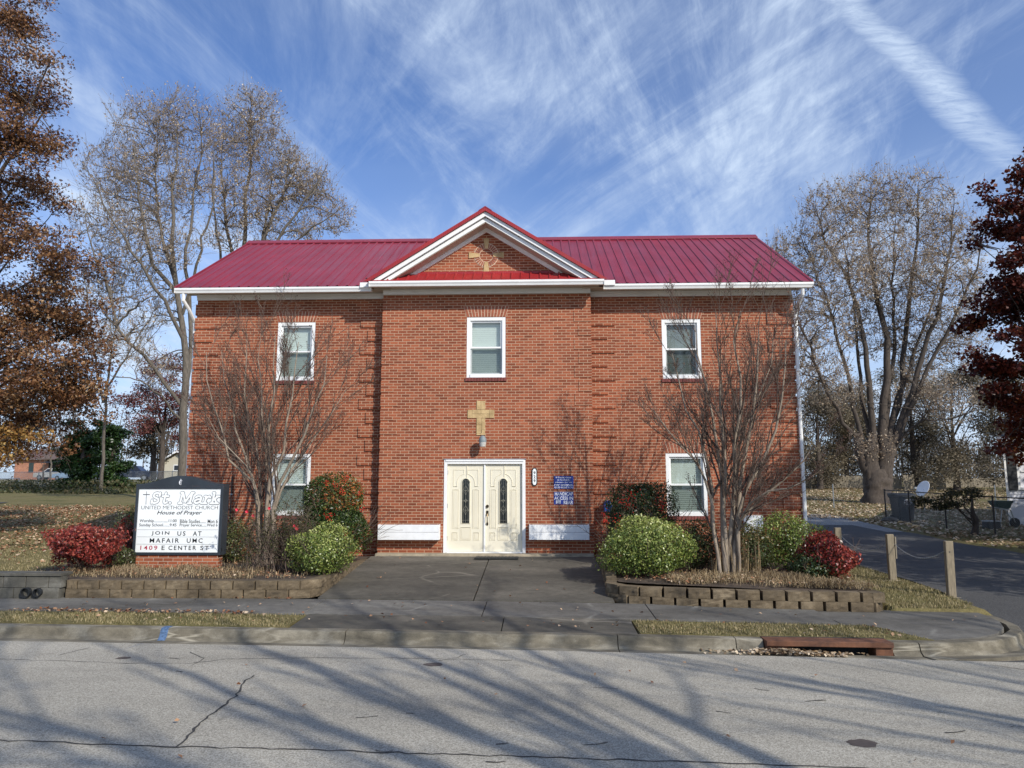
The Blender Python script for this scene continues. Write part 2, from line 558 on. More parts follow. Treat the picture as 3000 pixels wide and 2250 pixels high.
def asphalt(name, dark, light, stain=0.75):
    m, t, b = bsdf(name)
    o = coords(t)
    vor = t.new('ShaderNodeTexVoronoi', None, Scale=110.0)
    t.l.new(o, vor.inputs['Vector'])
    sepc = t.new('ShaderNodeSeparateColor', None, i0=vor.outputs[1]).outputs[0]
    fine = t.noise(o, 60, 4, 0.8)
    agg = t.math('ADD', t.math('MULTIPLY', sepc, 0.5), t.math('MULTIPLY', fine, 0.5))
    c = t.ramp(agg, [(0.22, dark), (0.5, tuple((a + b2) / 2 for a, b2 in zip(dark, light))), (0.75, light)])
    big = t.mapr(t.noise(t.mapping(o, (0.6, 1.4, 1)), 0.5, 5, 0.6), 0.3, 0.7, 0.84, 1.1)
    sp = t.mapr(t.noise(o, 2.4, 3, 0.6), 0.64, 0.74, 1.0, stain)
    f = t.math('MULTIPLY', big, sp)
    if 'old' in name:
        sy = t.new('ShaderNodeSeparateXYZ', None, i0=o).outputs[1]
        lane = t.new('ShaderNodeTexNoise', {'noise_dimensions': '1D'}, W=sy, Scale=0.75, Detail=2.0).outputs[0]
        f = t.math('MULTIPLY', f, t.mapr(lane, .35, .65, .90, 1.07))
        oil = t.mapr(t.noise(t.mapping(o, (1, 1.6, 1)), 5.5, 2, .5), .70, .76, 1.0, .72)
        f = t.math('MULTIPLY', f, oil)
    c = t.mix(1.0, c, t.new('ShaderNodeCombineColor', None, i0=f, i1=f, i2=f).outputs[0], 'MULTIPLY')
    t.set(b, 'Base Color', c)
    t.set(b, 'Roughness', 0.9)
    t.set(b, 'Specular IOR Level', 0.3)
    bump(t, b, agg, 0.6, 0.006)
    return m
road_m = asphalt('old_asphalt', (0.205, 0.186, 0.148), (0.53, 0.49, 0.405), 0.80)
drive_m = asphalt('driveway_asphalt', (0.040, 0.039, 0.038), (0.115, 0.112, 0.108))
gravel_m = asphalt('gravel', (0.13, 0.125, 0.12), (0.36, 0.35, 0.33))

m_, t_, b_ = bsdf('lawn_turf')
o_ = coords(t_)
g1 = t_.noise(o_, 0.22, 6, 0.65)
g2 = t_.noise(o_, 14, 5, 0.75)
c_ = t_.ramp(g1, [(0.32, (0.10, 0.10, 0.035)), (0.48, (0.19, 0.155, 0.07)), (0.62, (0.155, 0.14, 0.055)), (0.75, (0.23, 0.175, 0.085))])
f_ = t_.mapr(g2, 0.25, 0.75, 0.5, 1.45)
c_ = t_.mix(1.0, c_, t_.new('ShaderNodeCombineColor', None, i0=f_, i1=f_, i2=f_).outputs[0], 'MULTIPLY')
t_.set(b_, 'Base Color', c_)
t_.set(b_, 'Roughness', 0.95)
t_.set(b_, 'Specular IOR Level', 0.1)
bump(t_, b_, g2, 0.9, 0.03)
turf_m = m_

grass_m = leafmat('grass_blades', [(0, (0.10, 0.105, 0.035)), (0.3, (0.19, 0.165, 0.07)), (0.65, (0.33, 0.265, 0.135)), (1, (0.50, 0.41, 0.24))], 0.7, 0.2)
dead_m = leafmat('dead_grass', [(0, (0.14, 0.095, 0.05)), (0.5, (0.33, 0.235, 0.125)), (1, (0.50, 0.385, 0.23))], 0.8, 0.15)
litter_m = leafmat('fallen_leaves', [(0, (0.12, 0.05, 0.03)), (0.3, (0.30, 0.13, 0.06)), (0.6, (0.42, 0.24, 0.13)), (1, (0.62, 0.48, 0.33))], 0.8, 0.1)
litter_b = leafmat('fallen_pale_leaves', [(0, (0.20, 0.12, 0.06)), (0.4, (0.42, 0.30, 0.18)), (1, (0.70, 0.58, 0.42))], 0.8, 0.1)
oak_m = leafmat('russet_oak_leaves', [(0, (0.055, 0.026, 0.014)), (0.35, (0.14, 0.060, 0.028)), (0.7, (0.30, 0.150, 0.062)), (0.9, (0.42, 0.25, 0.12)), (1, (0.55, 0.42, 0.27))], 0.45, 0.2)
oak_y = leafmat('yellow_oak_leaves', [(0, (0.14, 0.06, 0.02)), (0.5, (0.34, 0.17, 0.05)), (1, (0.55, 0.38, 0.12))], 0.45, 0.3)
pale_m = leafmat('pale_dry_leaves', [(0, (0.20, 0.13, 0.085)), (0.5, (0.42, 0.31, 0.21)), (1, (0.68, 0.58, 0.44))], 0.6, 0.3)
tan_m = leafmat('tan_olive_leaves', [(0, (0.06, 0.050, 0.033)), (0.5, (0.15, 0.125, 0.080)), (0.8, (0.29, 0.235, 0.155)), (1, (0.58, 0.48, 0.34))], 0.6, 0.3)
maple_m = leafmat('dark_red_leaves', [(0, (0.035, 0.010, 0.008)), (0.5, (0.12, 0.024, 0.016)), (0.85, (0.21, 0.055, 0.022)), (1, (0.26, 0.12, 0.03))], 0.45, 0.22)
farred_m = leafmat('muted_red_leaves', [(0, (0.09, 0.03, 0.03)), (0.6, (0.20, 0.06, 0.06)), (1, (0.26, 0.16, 0.09))], 0.6, 0.25)
ivy_m = leafmat('dark_ivy_leaves', [(0, (0.012, 0.028, 0.008)), (0.6, (0.035, 0.075, 0.018)), (1, (0.08, 0.13, 0.035))], 0.4, 0.15, 0.5)
nand_m = leafmat('green_orange_leaves', [(0, (0.022, 0.045, 0.012)), (0.6, (0.065, 0.115, 0.025)), (0.84, (0.14, 0.17, 0.045)), (0.92, (0.42, 0.17, 0.04)), (1, (0.50, 0.10, 0.03))], 0.4, 0.25, 0.5)
nandd_m = leafmat('deep_green_leaves', [(0, (0.018, 0.036, 0.014)), (0.7, (0.05, 0.085, 0.025)), (0.93, (0.11, 0.13, 0.045)), (1, (0.25, 0.08, 0.03))], 0.4, 0.25, 0.5)
red_m = leafmat('crimson_leaves', [(0, (0.06, 0.012, 0.010)), (0.4, (0.20, 0.028, 0.022)), (0.8, (0.38, 0.065, 0.045)), (1, (0.48, 0.17, 0.10))], 0.35, 0.25, 0.5)
var_m = leafmat('yellow_edged_leaves', [(0, (0.05, 0.085, 0.02)), (0.3, (0.13, 0.19, 0.04)), (0.65, (0.33, 0.38, 0.09)), (1, (0.62, 0.62, 0.26))], 0.35, 0.25, 0.5)
shrub_m = leafmat('olive_green_leaves', [(0, (0.035, 0.05, 0.018)), (0.5, (0.085, 0.11, 0.035)), (0.85, (0.16, 0.175, 0.06)), (1, (0.24, 0.15, 0.06))], 0.4, 0.25, 0.5)
rose_m = leafmat('dull_rose_leaves', [(0, (0.03, 0.035, 0.014)), (0.6, (0.075, 0.085, 0.03)), (1, (0.17, 0.13, 0.07))], 0.5, 0.2)
berry_m = simple('red_berries', (0.55, 0.03, 0.02), 0.3, 0.3, 9)
petal_m = simple('rose_petals', (0.60, 0.03, 0.06), 0.5, 0.3, 9)

# ================================================================== GROUND, STREET, PAVEMENT
def frange(a, b, n):
    return [a + (b - a) * i / (n - 1) for i in range(n)]

def Yv(x, v):
    return v - SK * x

def grid_mesh(name, xs, vs, zf, mats):
    """sheet over street coordinates x, v"""
    V = [(x, Yv(x, v), zf(x, v)) for v in vs for x in xs]
    n = len(xs)
    Fc = [(j * n + i, j * n + i + 1, (j + 1) * n + i + 1, (j + 1) * n + i) for j in range(len(vs) - 1) for i in range(n - 1)]
    return mesh_np(name, V, np.array(Fc), mats, smooth_=False)

xs = [-400, -200, -120, -80] + frange(-60, -9, 40) + [-8.6, -8.42, -8.40, -6, -4, -2, 0, 2, 4, 5, 5.68, 5.70] + frange(5.8, 9, 20) + frange(10, 60, 40) + [80, 120, 200, 400]
vs = [-200, -60, -20, 0, 8, 12.5, 12.9, 12.92, 13.0, 13.02] + [13.5, 14, 15, 16, 17, 17.9, 18.9, 19.0] + frange(18.5, 24, 11) + frange(25, 70, 40) + frange(75, 130, 12) + [180, 260, 400]
def gzn(x, v):
    y = Yv(x, v)
    z = gz(x, y)
    if v > 13.1 and x < 6.5:
        z += 0.03 * math.sin(x * .6) * math.sin(v * .37)
    return z
kind(grid_mesh('ground', xs, vs, gzn, turf_m))

VA = 10.22                       # asphalt edge / gutter pan
def road_z(x, v):
    return -0.625 + tilt(x) * 0.8 + 0.10 * smooth(9.5, 1.5, v) if v > 1.5 else -0.525 + tilt(x) * 0.8
def smooth_down(v):
    t = min(1, max(0, (VA - v) / 8.5))
    return t
def road_z(x, v):
    return -0.630 + tilt(x) + 0.11 * math.sin(smooth_down(v) * math.pi / 2)
kind(grid_mesh('road', frange(-60, 60, 61), frange(-14, VA, 20), road_z, road_m))

def slabs(name, m, joints, v0, v1, ztop, th=0.10, gap=0.014, zf=None):
    mb = MB()
    for a, b in zip(joints, joints[1:]):
        x0, x1 = a + gap / 2, b - gap / 2
        c = [(x0, Yv(x0, v0)), (x1, Yv(x1, v0)), (x1, Yv(x1, v1)), (x0, Yv(x0, v1))]
        z = [ztop(x, v) for x, v in ((x0, v0), (x1, v0), (x1, v1), (x0, v1))]
        vs_ = [(p[0], p[1], zz - th) for p, zz in zip(c, z)] + [(p[0], p[1], zz) for p, zz in zip(c, z)]
        mb.add(vs_, [(3, 2, 1, 0), (4, 5, 6, 7), (0, 1, 5, 4), (1, 2, 6, 5), (2, 3, 7, 6), (3, 0, 4, 7)])
    return kind(mb.build(name, m, bevel=0.006))

sj = [-60, -20, -14, -11, -8.22, -5.9, -3.7, -.9, 1.75, 4.42]
slabs('pavement', side_m, sj, 11.72, 12.94, lambda x, v: -0.455 + 0.03 * (v - 11.72) + tilt(x))
slabs('pavement_apron', walk_m, [-3.62, -0.55, 1.36], 10.72, 11.705, lambda x, v: -0.50 + 0.04 * (v - 10.72) + tilt(x))
# corner pavement that swings round into the driveway
kp = [(4.9, 10.40), (5.5, 10.42), (6.05, 10.58), (6.5, 10.87), (6.86, 11.28), (7.08, 11.75), (7.2, 12.3), (7.24, 12.75), (7.22, 13.15)]
kin = []
for i, (x, y) in enumerate(kp):
    a, b = kp[max(0, i - 1)], kp[min(len(kp) - 1, i + 1)]
    tx, ty = b[0] - a[0], b[1] - a[1]
    L_ = math.hypot(tx, ty)
    kin.append((x - ty / L_ * .17, y + tx / L_ * .17))
poly = [(4.434, Yv(4.434, 12.94)), (4.434, Yv(4.434, 11.72)), (4.75, Yv(4.75, 11.70)), (5.28, Yv(5.28, 10.74))] + [(x - 0.015, y + .008) for x, y in kin[1:-1]] + [(7.03, 12.98), (5.6, Yv(5.6, 12.97))]
mb = MB()
n_ = len(poly)
mb.add([(x, y, -0.60) for x, y in poly] + [(x, y, -0.455 - 0.035 * smooth(11.8, 10.6, y) + tilt(x) * .9) for x, y in poly],
       [list(range(n_))[::-1], list(range(n_, 2 * n_))] + [(i, (i + 1) % n_, n_ + (i + 1) % n_, n_ + i) for i in range(n_)])
kind(mb.build('corner_pavement', side_m))

# kerb and gutter pan
kj = [-60, -30, -12, -5.35, -2.72, 1.05, 2.62, 2.98]
mb = MB()
def kerb_piece(mb, x0, x1):
    g = 0.012
    x0 += g / 2
    x1 -= g / 2
    prof_ = [(VA, -.70), (VA, -.634), (VA + .24, -.645), (VA + .30, -.60), (VA + .335, -.505), (VA + .355, -.49), (VA + .49, -.485), (VA + .49, -.70)]
    vs_ = [(x0, Yv(x0, v), z + tilt(x0)) for v, z in prof_] + [(x1, Yv(x1, v), z + tilt(x1)) for v, z in prof_]
    n = len(prof_)
    mb.add(vs_, [list(range(n))[::-1], list(range(n, 2 * n))] + [(i, (i + 1) % n, n + (i + 1) % n, n + i)[::-1] for i in range(n)])
for a, b in zip(kj, kj[1:]):
    kerb_piece(mb, a, b)
kerb_piece(mb, 4.62, 4.98)
# curved kerb return
kp2 = [(4.99, Yv(4.99, VA + .30))] + [(5.5, 10.36), (6.08, 10.52), (6.55, 10.82), (6.93, 11.25), (7.16, 11.73), (7.28, 12.3), (7.32, 12.75), (7.30, 13.2)]
def sweep(mb, path, prof_):
    rows = []
    for i, (x, y) in enumerate(path):
        a, b = path[max(0, i - 1)], path[min(len(path) - 1, i + 1)]
        L_ = math.hypot(b[0] - a[0], b[1] - a[1])
        nx, ny = -(b[1] - a[1]) / L_, (b[0] - a[0]) / L_
        rows.append([(x + nx * d, y + ny * d, z + tilt(x)) for d, z in prof_])
    n = len(prof_)
    vs_ = [v for r_ in rows for v in r_]
    fs = [(j * n + i, j * n + (i + 1) % n, (j + 1) * n + (i + 1) % n, (j + 1) * n + i)[::-1] for j in range(len(rows) - 1) for i in range(n)]
    fs += [list(range(n))[::-1], list(range((len(rows) - 1) * n, len(rows) * n))]
    mb.add(vs_, fs)
sweep(mb, kp2, [(-.30, -.71), (-.30, -.622), (-.05, -.64), (0, -.60), (.03, -.505), (.05, -.49), (.19, -.485), (.19, -.71)])
kind(mb.build('kerb', kerb_m))

# verge soil strips (grass blades added later)
def verge(name, pts, z=-0.478):
    n = len(pts)
    mb = MB().add([(x, y, -.60) for x, y in pts] + [(x, y, z + tilt(x)) for x, y in pts],
                  [list(range(n))[::-1], list(range(n, 2 * n))] + [(i, (i + 1) % n, n + (i + 1) % n, n + i) for i in range(n)])
    return kind(mb.build(name, turf_m))
vL = [(-60, Yv(-60, 10.72)), (-3.64, Yv(-3.64, 10.72)), (-3.64, Yv(-3.64, 11.70)), (-60, Yv(-60, 11.70))]
vR = [(1.38, Yv(1.38, 10.72)), (5.26, Yv(5.26, 10.73)), (4.75, Yv(4.75, 11.69)), (1.38, Yv(1.38, 11.70))]
verge('grass_verge', vL)
verge('grass_verge', vR)

# front walk: sloping slab with a groove, and the pale lip at the doorstep
mb = MB()
def walkz(y):
    return -0.075 - 0.335 * max(0, min(1, (17.2 - y) / 4.2))
for x0, x1 in ((-3.85, -1.145), (-1.125, 1.25)):
    for y0, y1 in ((Yv((x0 + x1) / 2, 12.96), 17.2),):
        def yy(x, y): return Yv(x, 12.96) if y == y0 else y
        c = [(x0, yy(x0, y0)), (x1, yy(x1, y0)), (x1, y1), (x0, y1)]
        zz = [walkz(p[1]) for p in c]
        mb.add([(p[0], p[1], -.75) for p in c] + [(p[0], p[1], q) for p, q in zip(c, zz)],
               [(3, 2, 1, 0), (4, 5, 6, 7), (0, 1, 5, 4), (1, 2, 6, 5), (2, 3, 7, 6), (3, 0, 4, 7)])
kind(mb.build('front_walk', walk_m, bevel=.004))
mb = MB().box(-3.8, 1.24, 17.36, 17.66, -.3, -.035).box(-3.76, 1.22, 17.2, 17.36, -.3, -.078)
kind(mb.build('doorstep', conc, bevel=.01))

# driveway and gravel behind the church
def strip(name, rows, zf, m, nx=14):
    V, Fc = [], []
    for j, (y, xa, xb) in enumerate(rows):
        for i in range(nx):
            x = xa + (xb - xa) * i / (nx - 1)
            V.append((x, y, zf(x, y)))
            if j and i:
                a = j * nx + i
                Fc.append((a - nx - 1, a - nx, a, a - 1))
    return kind(mesh_np(name, V, np.array(Fc), m))
def drive_z(x, y):
    v = y + SK * x
    e = 0.0 if v > 12.2 else tilt(x) * min(1, (12.2 - v) / 1.5)
    return (gz(x, y) if x > 7.22 or v > 14.6 else gz(7.3, y)) + .014 + e + 0.02 * math.sin(math.pi * min(1, max(0, (x - 7.3) / 5)))
rows = [(9.9, 5.1, 13.5), (10.3, 5.3, 13.4), (10.6, 6.15, 13.2), (11, 6.65, 13), (11.5, 6.95, 12.9), (12, 7.1, 12.8), (12.6, 7.2, 12.7), (13.2, 7.23, 12.6)]
rows += [(y, 7.32 + .1 * math.sin(y * .9), 12.4 + .12 * math.sin(y * 1.3)) for y in frange(13.7, 29, 26)]
strip('driveway', rows, lambda x, y: drive_z(x, y) if y > 10.25 else -.648 + tilt(x), drive_m)
rows = [(y, -7 if y > 30 else 6.5, 12.6 + (y - 28) * .12) for y in (26.2, 28, 29.98, 30, 31.5, 33, 34.5, 36)]
strip('gravel_yard', rows, lambda x, y: gz(x, y) + .02, gravel_m, 30)
# asphalt track crossing the lawn on the left
rows = [(y, -75, -27 + (37 - y) * .2) for y in (33.5, 34.6, 36, 37.5)]
strip('side_drive', rows, lambda x, y: gz(x, y) + .04, drive_m, 30)

# tar-dark cracks in the road
def crack(mb, pts, w, zf, rng):
    out = []
    for (ax, ay), (bx_, by) in zip(pts, pts[1:]):
        n = max(2, int(math.hypot(bx_ - ax, by - ay) / .09))
        for i in range(n):
            t = i / n
            out.append((ax + (bx_ - ax) * t + rng.uniform(-.016, .016), ay + (by - ay) * t + rng.uniform(-.02, .02)))
    out.append(pts[-1])
    V = []
    for i, (x, y) in enumerate(out):
        a, b = out[max(0, i - 1)], out[min(len(out) - 1, i + 1)]
        L_ = math.hypot(b[0] - a[0], b[1] - a[1]) or 1
        nx, ny = -(b[1] - a[1]) / L_, (b[0] - a[0]) / L_
        ww = w * rng.uniform(.45, 1.2)
        V += [(x + nx * ww, y + ny * ww, zf(x, y)), (x - nx * ww, y - ny * ww, zf(x, y))]
    mb.add(V, [(2 * i, 2 * i + 1, 2 * i + 3, 2 * i + 2) for i in range(len(out) - 1)])
def rz(x, y):
    return road_z(x, y + SK * x) + 0.004
def groundpx(px, py, z=-.60):
    d = ray(px, py)
    t = (z - CZ) / d.z
    return (d.x * t, d.y * t)
rng = random.Random(5)
mb = MB()
def pxs(*pts):
    return [groundpx(*p, z=-.56) for p in pts]
crack(mb, pxs((-400, 2155), (0, 2172), (400, 2187), (520, 2190), (1000, 2203), (1600, 2222), (2000, 2232), (2600, 2250), (3300, 2272)), .010, rz, rng)
crack(mb, pxs((520, 2190), (590, 2115), (650, 2066), (690, 2035), (722, 1985), (745, 1970)), .013, rz, rng)
crack(mb, pxs((-300, 1915), (20, 1921), (180, 1925), (370, 1932), (560, 1932), (670, 1918), (770, 1917), (900, 1914), (1180, 1915), (1500, 1921)), .006, rz, rng)
crack(mb, pxs((172, 1908), (262, 1884)), .006, rz, rng)
crack(mb, pxs((556, 1896), (600, 1916), (560, 1939)), .006, rz, rng)
for k in range(18):
    px, py = rng.uniform(-100, 3100), rng.uniform(1905, 2240)
    x, y = groundpx(px, py, -.56)
    a = rng.uniform(-.5, .5)
    L_ = rng.uniform(.04, .28)
    crack(mb, [(x, y), (x + L_ * math.cos(a), y + L_ * math.sin(a))], rng.uniform(.004, .012), rz, rng)
crack(mb, pxs((1290, 1922), (1340, 1912), (1365, 1902)), .006, rz, rng)
crack(mb, pxs((2900, 1922), (3050, 1945), (3200, 1950)), .008, rz, rng)
tar = simple('crack_tar', (0.04, 0.038, 0.036), 0.95, 0.2)
kind(mb.build('road_crack', tar))
mb = MB()
for px, py, r1, r2 in ((1270, 1935, .13, .09), (2525, 2170, .13, .10), (362, 1916, .10, .07)):
    x, y = groundpx(px, py, -.56)
    mb.add([(x + r1 * math.cos(a) * rng.uniform(.8, 1.15), y + r2 * math.sin(a) * rng.uniform(.8, 1.15), rz(x, y)) for a in frange(0, 5.9, 14)], [list(range(14))])
kind(mb.build('road_patch', simple('patch_tar', (0.09, 0.07, 0.06), .95, .3)))
# blue utility paint on kerb and road
mb = MB()
bp = simple('utility_paint', (0.085, 0.145, 0.25), 0.85, 0.5, 30)
x0 = groundpx(463, 1850, -.5)[0]
for i in range(1):
    pv = [(VA + .243, -.641), (VA + .297, -.596), (VA + .331, -.503), (VA + .352, -.486), (VA + .47, -.481)]
    V = []
    for v, z in pv:
        V += [(x0 - .05, Yv(x0, v), z), (x0 + .06, Yv(x0, v), z)]
    mb.add(V, [(2 * k, 2 * k + 1, 2 * k + 3, 2 * k + 2) for k in range(4)])
a, b = groundpx(372, 1900, -.62), groundpx(418, 1884, -.62)
mb.add([(a[0], a[1] - .03, rz(*a)), (b[0], b[1] - .03, -.622), (b[0], b[1] + .03, -.622), (a[0], a[1] + .03, rz(*a))], [(0, 1, 2, 3)])
kind(mb.build('paint_mark', bp))

# storm drain inlet
sdn = thing('storm_drain', 'rusty steel storm drain inlet let into the kerb with leaves piled at its mouth', 'drain', (3.8, Yv(3.8, VA + .3), -.64))
x0, x1 = 2.99, 4.61
tt = tilt(3.8)
mb = MB()
def vbox(mb, xa, xb, va, vb, za, zb):
    c = [(xa, Yv(xa, va)), (xb, Yv(xb, va)), (xb, Yv(xb, vb)), (xa, Yv(xa, vb))]
    mb.add([(*p, za) for p in c] + [(*p, zb) for p in c], [(3, 2, 1, 0), (4, 5, 6, 7), (0, 1, 5, 4), (1, 2, 6, 5), (2, 3, 7, 6), (3, 0, 4, 7)])
vbox(mb, x0, x1, VA + .24, VA + .50, -.515 + tt, -.478 + tt)
vbox(mb, x0, x1, VA + .215, VA + .24, -.545 + tt, -.478 + tt)
mb.build('lid', ember, sdn, bevel=.006)
mb = MB()
vbox(mb, x0, x0 + .28, VA + .25, VA + .49, -.75, -.517 + tt)
mb.build('throat_cheek', ember, sdn, bevel=.006)
mb = MB()
vbox(mb, x1 - .22, x1, VA + .25, VA + .49, -.75, -.517 + tt)
mb.build('throat_cheek', ember, sdn, bevel=.006)
mb = MB()
vbox(mb, x0, x1, VA + .5, VA + .515, -1.1, -.5)
vbox(mb, x0 + .01, x1 - .01, VA + .02, VA + .49, -1.12, -.98)
mb.build('catch_basin', room, sdn)
mb = MB()
vbox(mb, x0, x1, VA, VA + .2, -.70, -.638 + tt)
mb.build('gutter_plate', kerb_m, sdn)

# ================================================================== THE CHURCH
YC, YW, YB = 17.60, 17.87, 25.53
CXX = -1.27
XL, XR = -8.53, 6.13
ch = thing('church_building', 'two storey red brick church with crimson metal roof and central gabled bay', 'church', (CXX, YC, -.1))

def wall_front(mb, x0, x1, z0, z1, Y, holes, depth=.12):
    xs_ = sorted({x0, x1, *[h[0] for h in holes], *[h[1] for h in holes]})
    zs_ = sorted({z0, z1, *[h[2] for h in holes], *[h[3] for h in holes]})
    for a, b in zip(xs_, xs_[1:]):
        for c, d in zip(zs_, zs_[1:]):
            if any(h[0] <= a and b <= h[1] and h[2] <= c and d <= h[3] for h in holes):
                continue
            mb.quad((a, Y, c), (b, Y, c), (b, Y, d), (a, Y, d))
    for a, b, c, d in holes:
        e = Y + depth
        mb.quad((a, Y, c), (a, Y, d), (a, e, d), (a, e, c))
        mb.quad((b, Y, c), (b, e, c), (b, e, d), (b, Y, d))
        mb.quad((a, Y, d), (b, Y, d), (b, e, d), (a, e, d))
        mb.quad((a, Y, c), (a, e, c), (b, e, c), (b, Y, c))

WINS = [  # x0,x1,z0,z1,Y
    (-6.47, -5.53, 4.075, 5.535, YW), (-1.74, -0.80, 4.085, 5.565, YC), (2.99, 3.93, 4.075, 5.535, YW),
    (-6.48, -5.52, .81, 2.28, YW), (3.00, 3.96, .81, 2.28, YW)]
DOOR = (-2.25, -0.33, -0.035, 2.135)
mb = MB()
wall_front(mb, XL, -3.79, -.5, 6.2, YW, [w[:4] for w in (WINS[0], WINS[3])])
wall_front(mb, 1.25, XR, -.5, 6.2, YW, [w[:4] for w in (WINS[2], WINS[4])])
wall_front(mb, -3.79, 1.25, -.12, 6.25, YC, [WINS[1][:4], DOOR])
# sides of the bay, side walls with gable peaks, back
mb.quad((-3.79, YW, -.5), (-3.79, YC, -.5), (-3.79, YC, 6.25), (-3.79, YW, 6.25))
mb.quad((1.25, YC, -.5), (1.25, YW, -.5), (1.25, YW, 6.25), (1.25, YC, 6.25))
YR, ZR, YE, ZE = 21.70, 8.86, 17.33, 6.27
def roofz(y):
    return ZE + (y - YE) * (ZR - ZE) / (YR - YE) if y < YR else ZE + (2 * YR - y - YE) * (ZR - ZE) / (YR - YE)
for X in (XL, XR):
    p = [(X, YW, -.5), (X, YB, -.5), (X, YB, roofz(YB) - .06), (X, YR, ZR - .06), (X, YW, roofz(YW) - .06)]
    mb.add(p, [(0, 1, 2, 3, 4) if X == XR else (4, 3, 2, 1, 0)])
mb.quad((XR, YB, -.5), (XL, YB, -.5), (XL, YB, 6.5), (XR, YB, 6.5))
# quoins: five-course blocks standing proud with a recessed course between, alternately long and short
def quoins(mb, xe, direction, Y, z0, z1, wl=.60, ws=.42, proj=.03, side=True):
    k = 0
    z = z1 - .05
    while z - .27 > z0:
        w = ws if k % 2 == 0 else wl
        xa, xb = (xe, xe + w) if direction > 0 else (xe - w, xe)
        if side:
            if direction > 0: xa -= proj
            else: xb += proj
        mb.box(xa, xb, Y - proj, Y + .05 if side else Y + .02, z - .271, z)
        z -= .3385
        k += 1
quoins(mb, XL, 1, YW, -.4, 6.05)
quoins(mb, XR, -1, YW, -.4, 6.05)
quoins(mb, -3.79, -1, YW, -.4, 6.05, side=False)
quoins(mb, 1.25, 1, YW, -.4, 6.05, side=False)
quoins(mb, -3.79, 1, YC, -.1, 6.1, wl=.40, ws=.30, proj=.012)
quoins(mb, 1.25, -1, YC, -.1, 6.1, wl=.40, ws=.30, proj=.012)
mb.build('wall', brick, ch)
# inside darkness and slab so windows never look through
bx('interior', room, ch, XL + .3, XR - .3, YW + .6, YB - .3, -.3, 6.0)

def chev(th0, th1, Y0, Y1, m, name, zc=8.10, k=.622, zmin=6.36, parent=ch):
    """an inverted V board following the gable, between vertical offsets th0..th1 below the roof line"""
    mb = MB()
    for s in (-1, 1):
        za, zb = zc - th0, zc - th1
        xa, xb = (za - zmin) / k, (zb - zmin) / k
        pl = [(CXX, za), (CXX + s * xa, zmin), (CXX + s * xb, zmin), (CXX, zb)]
        mb.prism(pl if s > 0 else pl[::-1], 'y', Y0, Y1)
    return mb.build(name, m, parent)

# gable wall
mb = MB()
zt = 8.10 - .30
hw = (zt - 6.25) / .622
mb.prism([(CXX - hw, 6.25), (CXX + hw, 6.25), (CXX, zt)], 'y', YC, YC + .2)
gw = mb.build('gable_wall', brick, ch)
chev(.055, .165, 17.10, 17.14, trim, 'rake_board')
chev(.185, .285, 17.17, 17.21, trim, 'rake_board')
chev(.285, .30, 17.19, 17.60, soffit_m, 'rake_soffit')
chev(.301, .405, 17.55, 17.597, trim, 'rake_frieze', zmin=6.62)
chev(.06, .29, 17.21, 17.25, trim, 'rake_backing')

# roofs ----------------------------------------------------------
def ribbed(mb, O, A, U, La, spacing=.241, rw=.035, rh=.022, first=.1):
    """ribbed sheet: O corner, A unit across, U up-slope vector, La width across"""
    O, A, U = Vector(O), Vector(A), Vector(U)
    N = A.cross(U).normalized()
    if N.z < 0:
        N = -N
    pr = [(0, 0)]
    a = first
    while a + rw < La:
        pr += [(a - .012, 0), (a, rh), (a + rw, rh), (a + rw + .012, 0)]
        a += spacing
    pr.append((La, 0))
    V = [O + A * a_ + N * h_ for a_, h_ in pr] + [O + A * a_ + N * h_ + U for a_, h_ in pr]
    n = len(pr)
    mb.add(V, [(i, i + 1, n + i + 1, n + i) for i in range(n - 1)])
    mb.add([O - N * .02, O + A * La - N * .02, O + A * La + U - N * .02, O + U - N * .02], [(3, 2, 1, 0)])
RX0, RX1 = -8.86, 6.48
mb = MB()
ribbed(mb, (RX0, YE, ZE + .03), (1, 0, 0), (0, YR - YE, ZR - ZE), RX1 - RX0, first=.12)
ribbed(mb, (RX0, 2 * YR - YE, ZE + .03), (1, 0, 0), (0, YE - YR, ZR - ZE), RX1 - RX0, first=.12)
rf = mb.build('roof', roof_m, ch)
MB().prism([(YR - .2, ZR - .065), (YR, ZR + .075), (YR + .2, ZR - .065), (YR + .2, ZR - .03), (YR, ZR + .105), (YR - .2, ZR - .03)], 'x', RX0 - .02, RX1 + .02).build('ridge_cap', roof_m, rf)
for X in (RX0, RX1):
    mb = MB()
    for s in (-1, 1):
        ye = YR + s * (YR - YE)
        pl = [(ye, ZE + .06), (YR, ZR + .06), (YR, ZR - .10), (ye, ZE - .10)]
        mb.prism(pl, 'x', X - .02, X + .02)
    mb.build('barge_flashing', roof_m, rf)
mb = MB()
kk = .622
zc_, xh = 8.10, (8.10 - 6.345) / .622
for s in (-1, 1):
    if s > 0:
        ribbed(mb, (CXX + xh, 17.06, 6.345), (0, 1, 0), (-xh, 0, zc_ - 6.345), 3.5, first=.16)
    else:
        ribbed(mb, (CXX - xh, 17.06, 6.345), (0, 1, 0), (xh, 0, zc_ - 6.345), 3.5, first=.16)
gr = mb.build('gable_roof', roof_m, ch)
chev(-.045, .05, 17.045, 17.085, roof_sunlit, 'rake_flashing', zmin=6.34, parent=gr)
MB().prism([(CXX - .16, 8.03), (CXX, 8.135), (CXX + .16, 8.03), (CXX + .16, 8.06), (CXX, 8.165), (CXX - .16, 8.06)], 'y', 17.04, 20.9).build('ridge_cap', roof_m, gr)
mb = MB()
U = Vector((0, .46, .30))
for i in range(1):
    ribbed(mb, (-4.0, 17.1, 6.345), (1, 0, 0), U, 5.46, spacing=.228, rh=.03, rw=.028, first=.15)
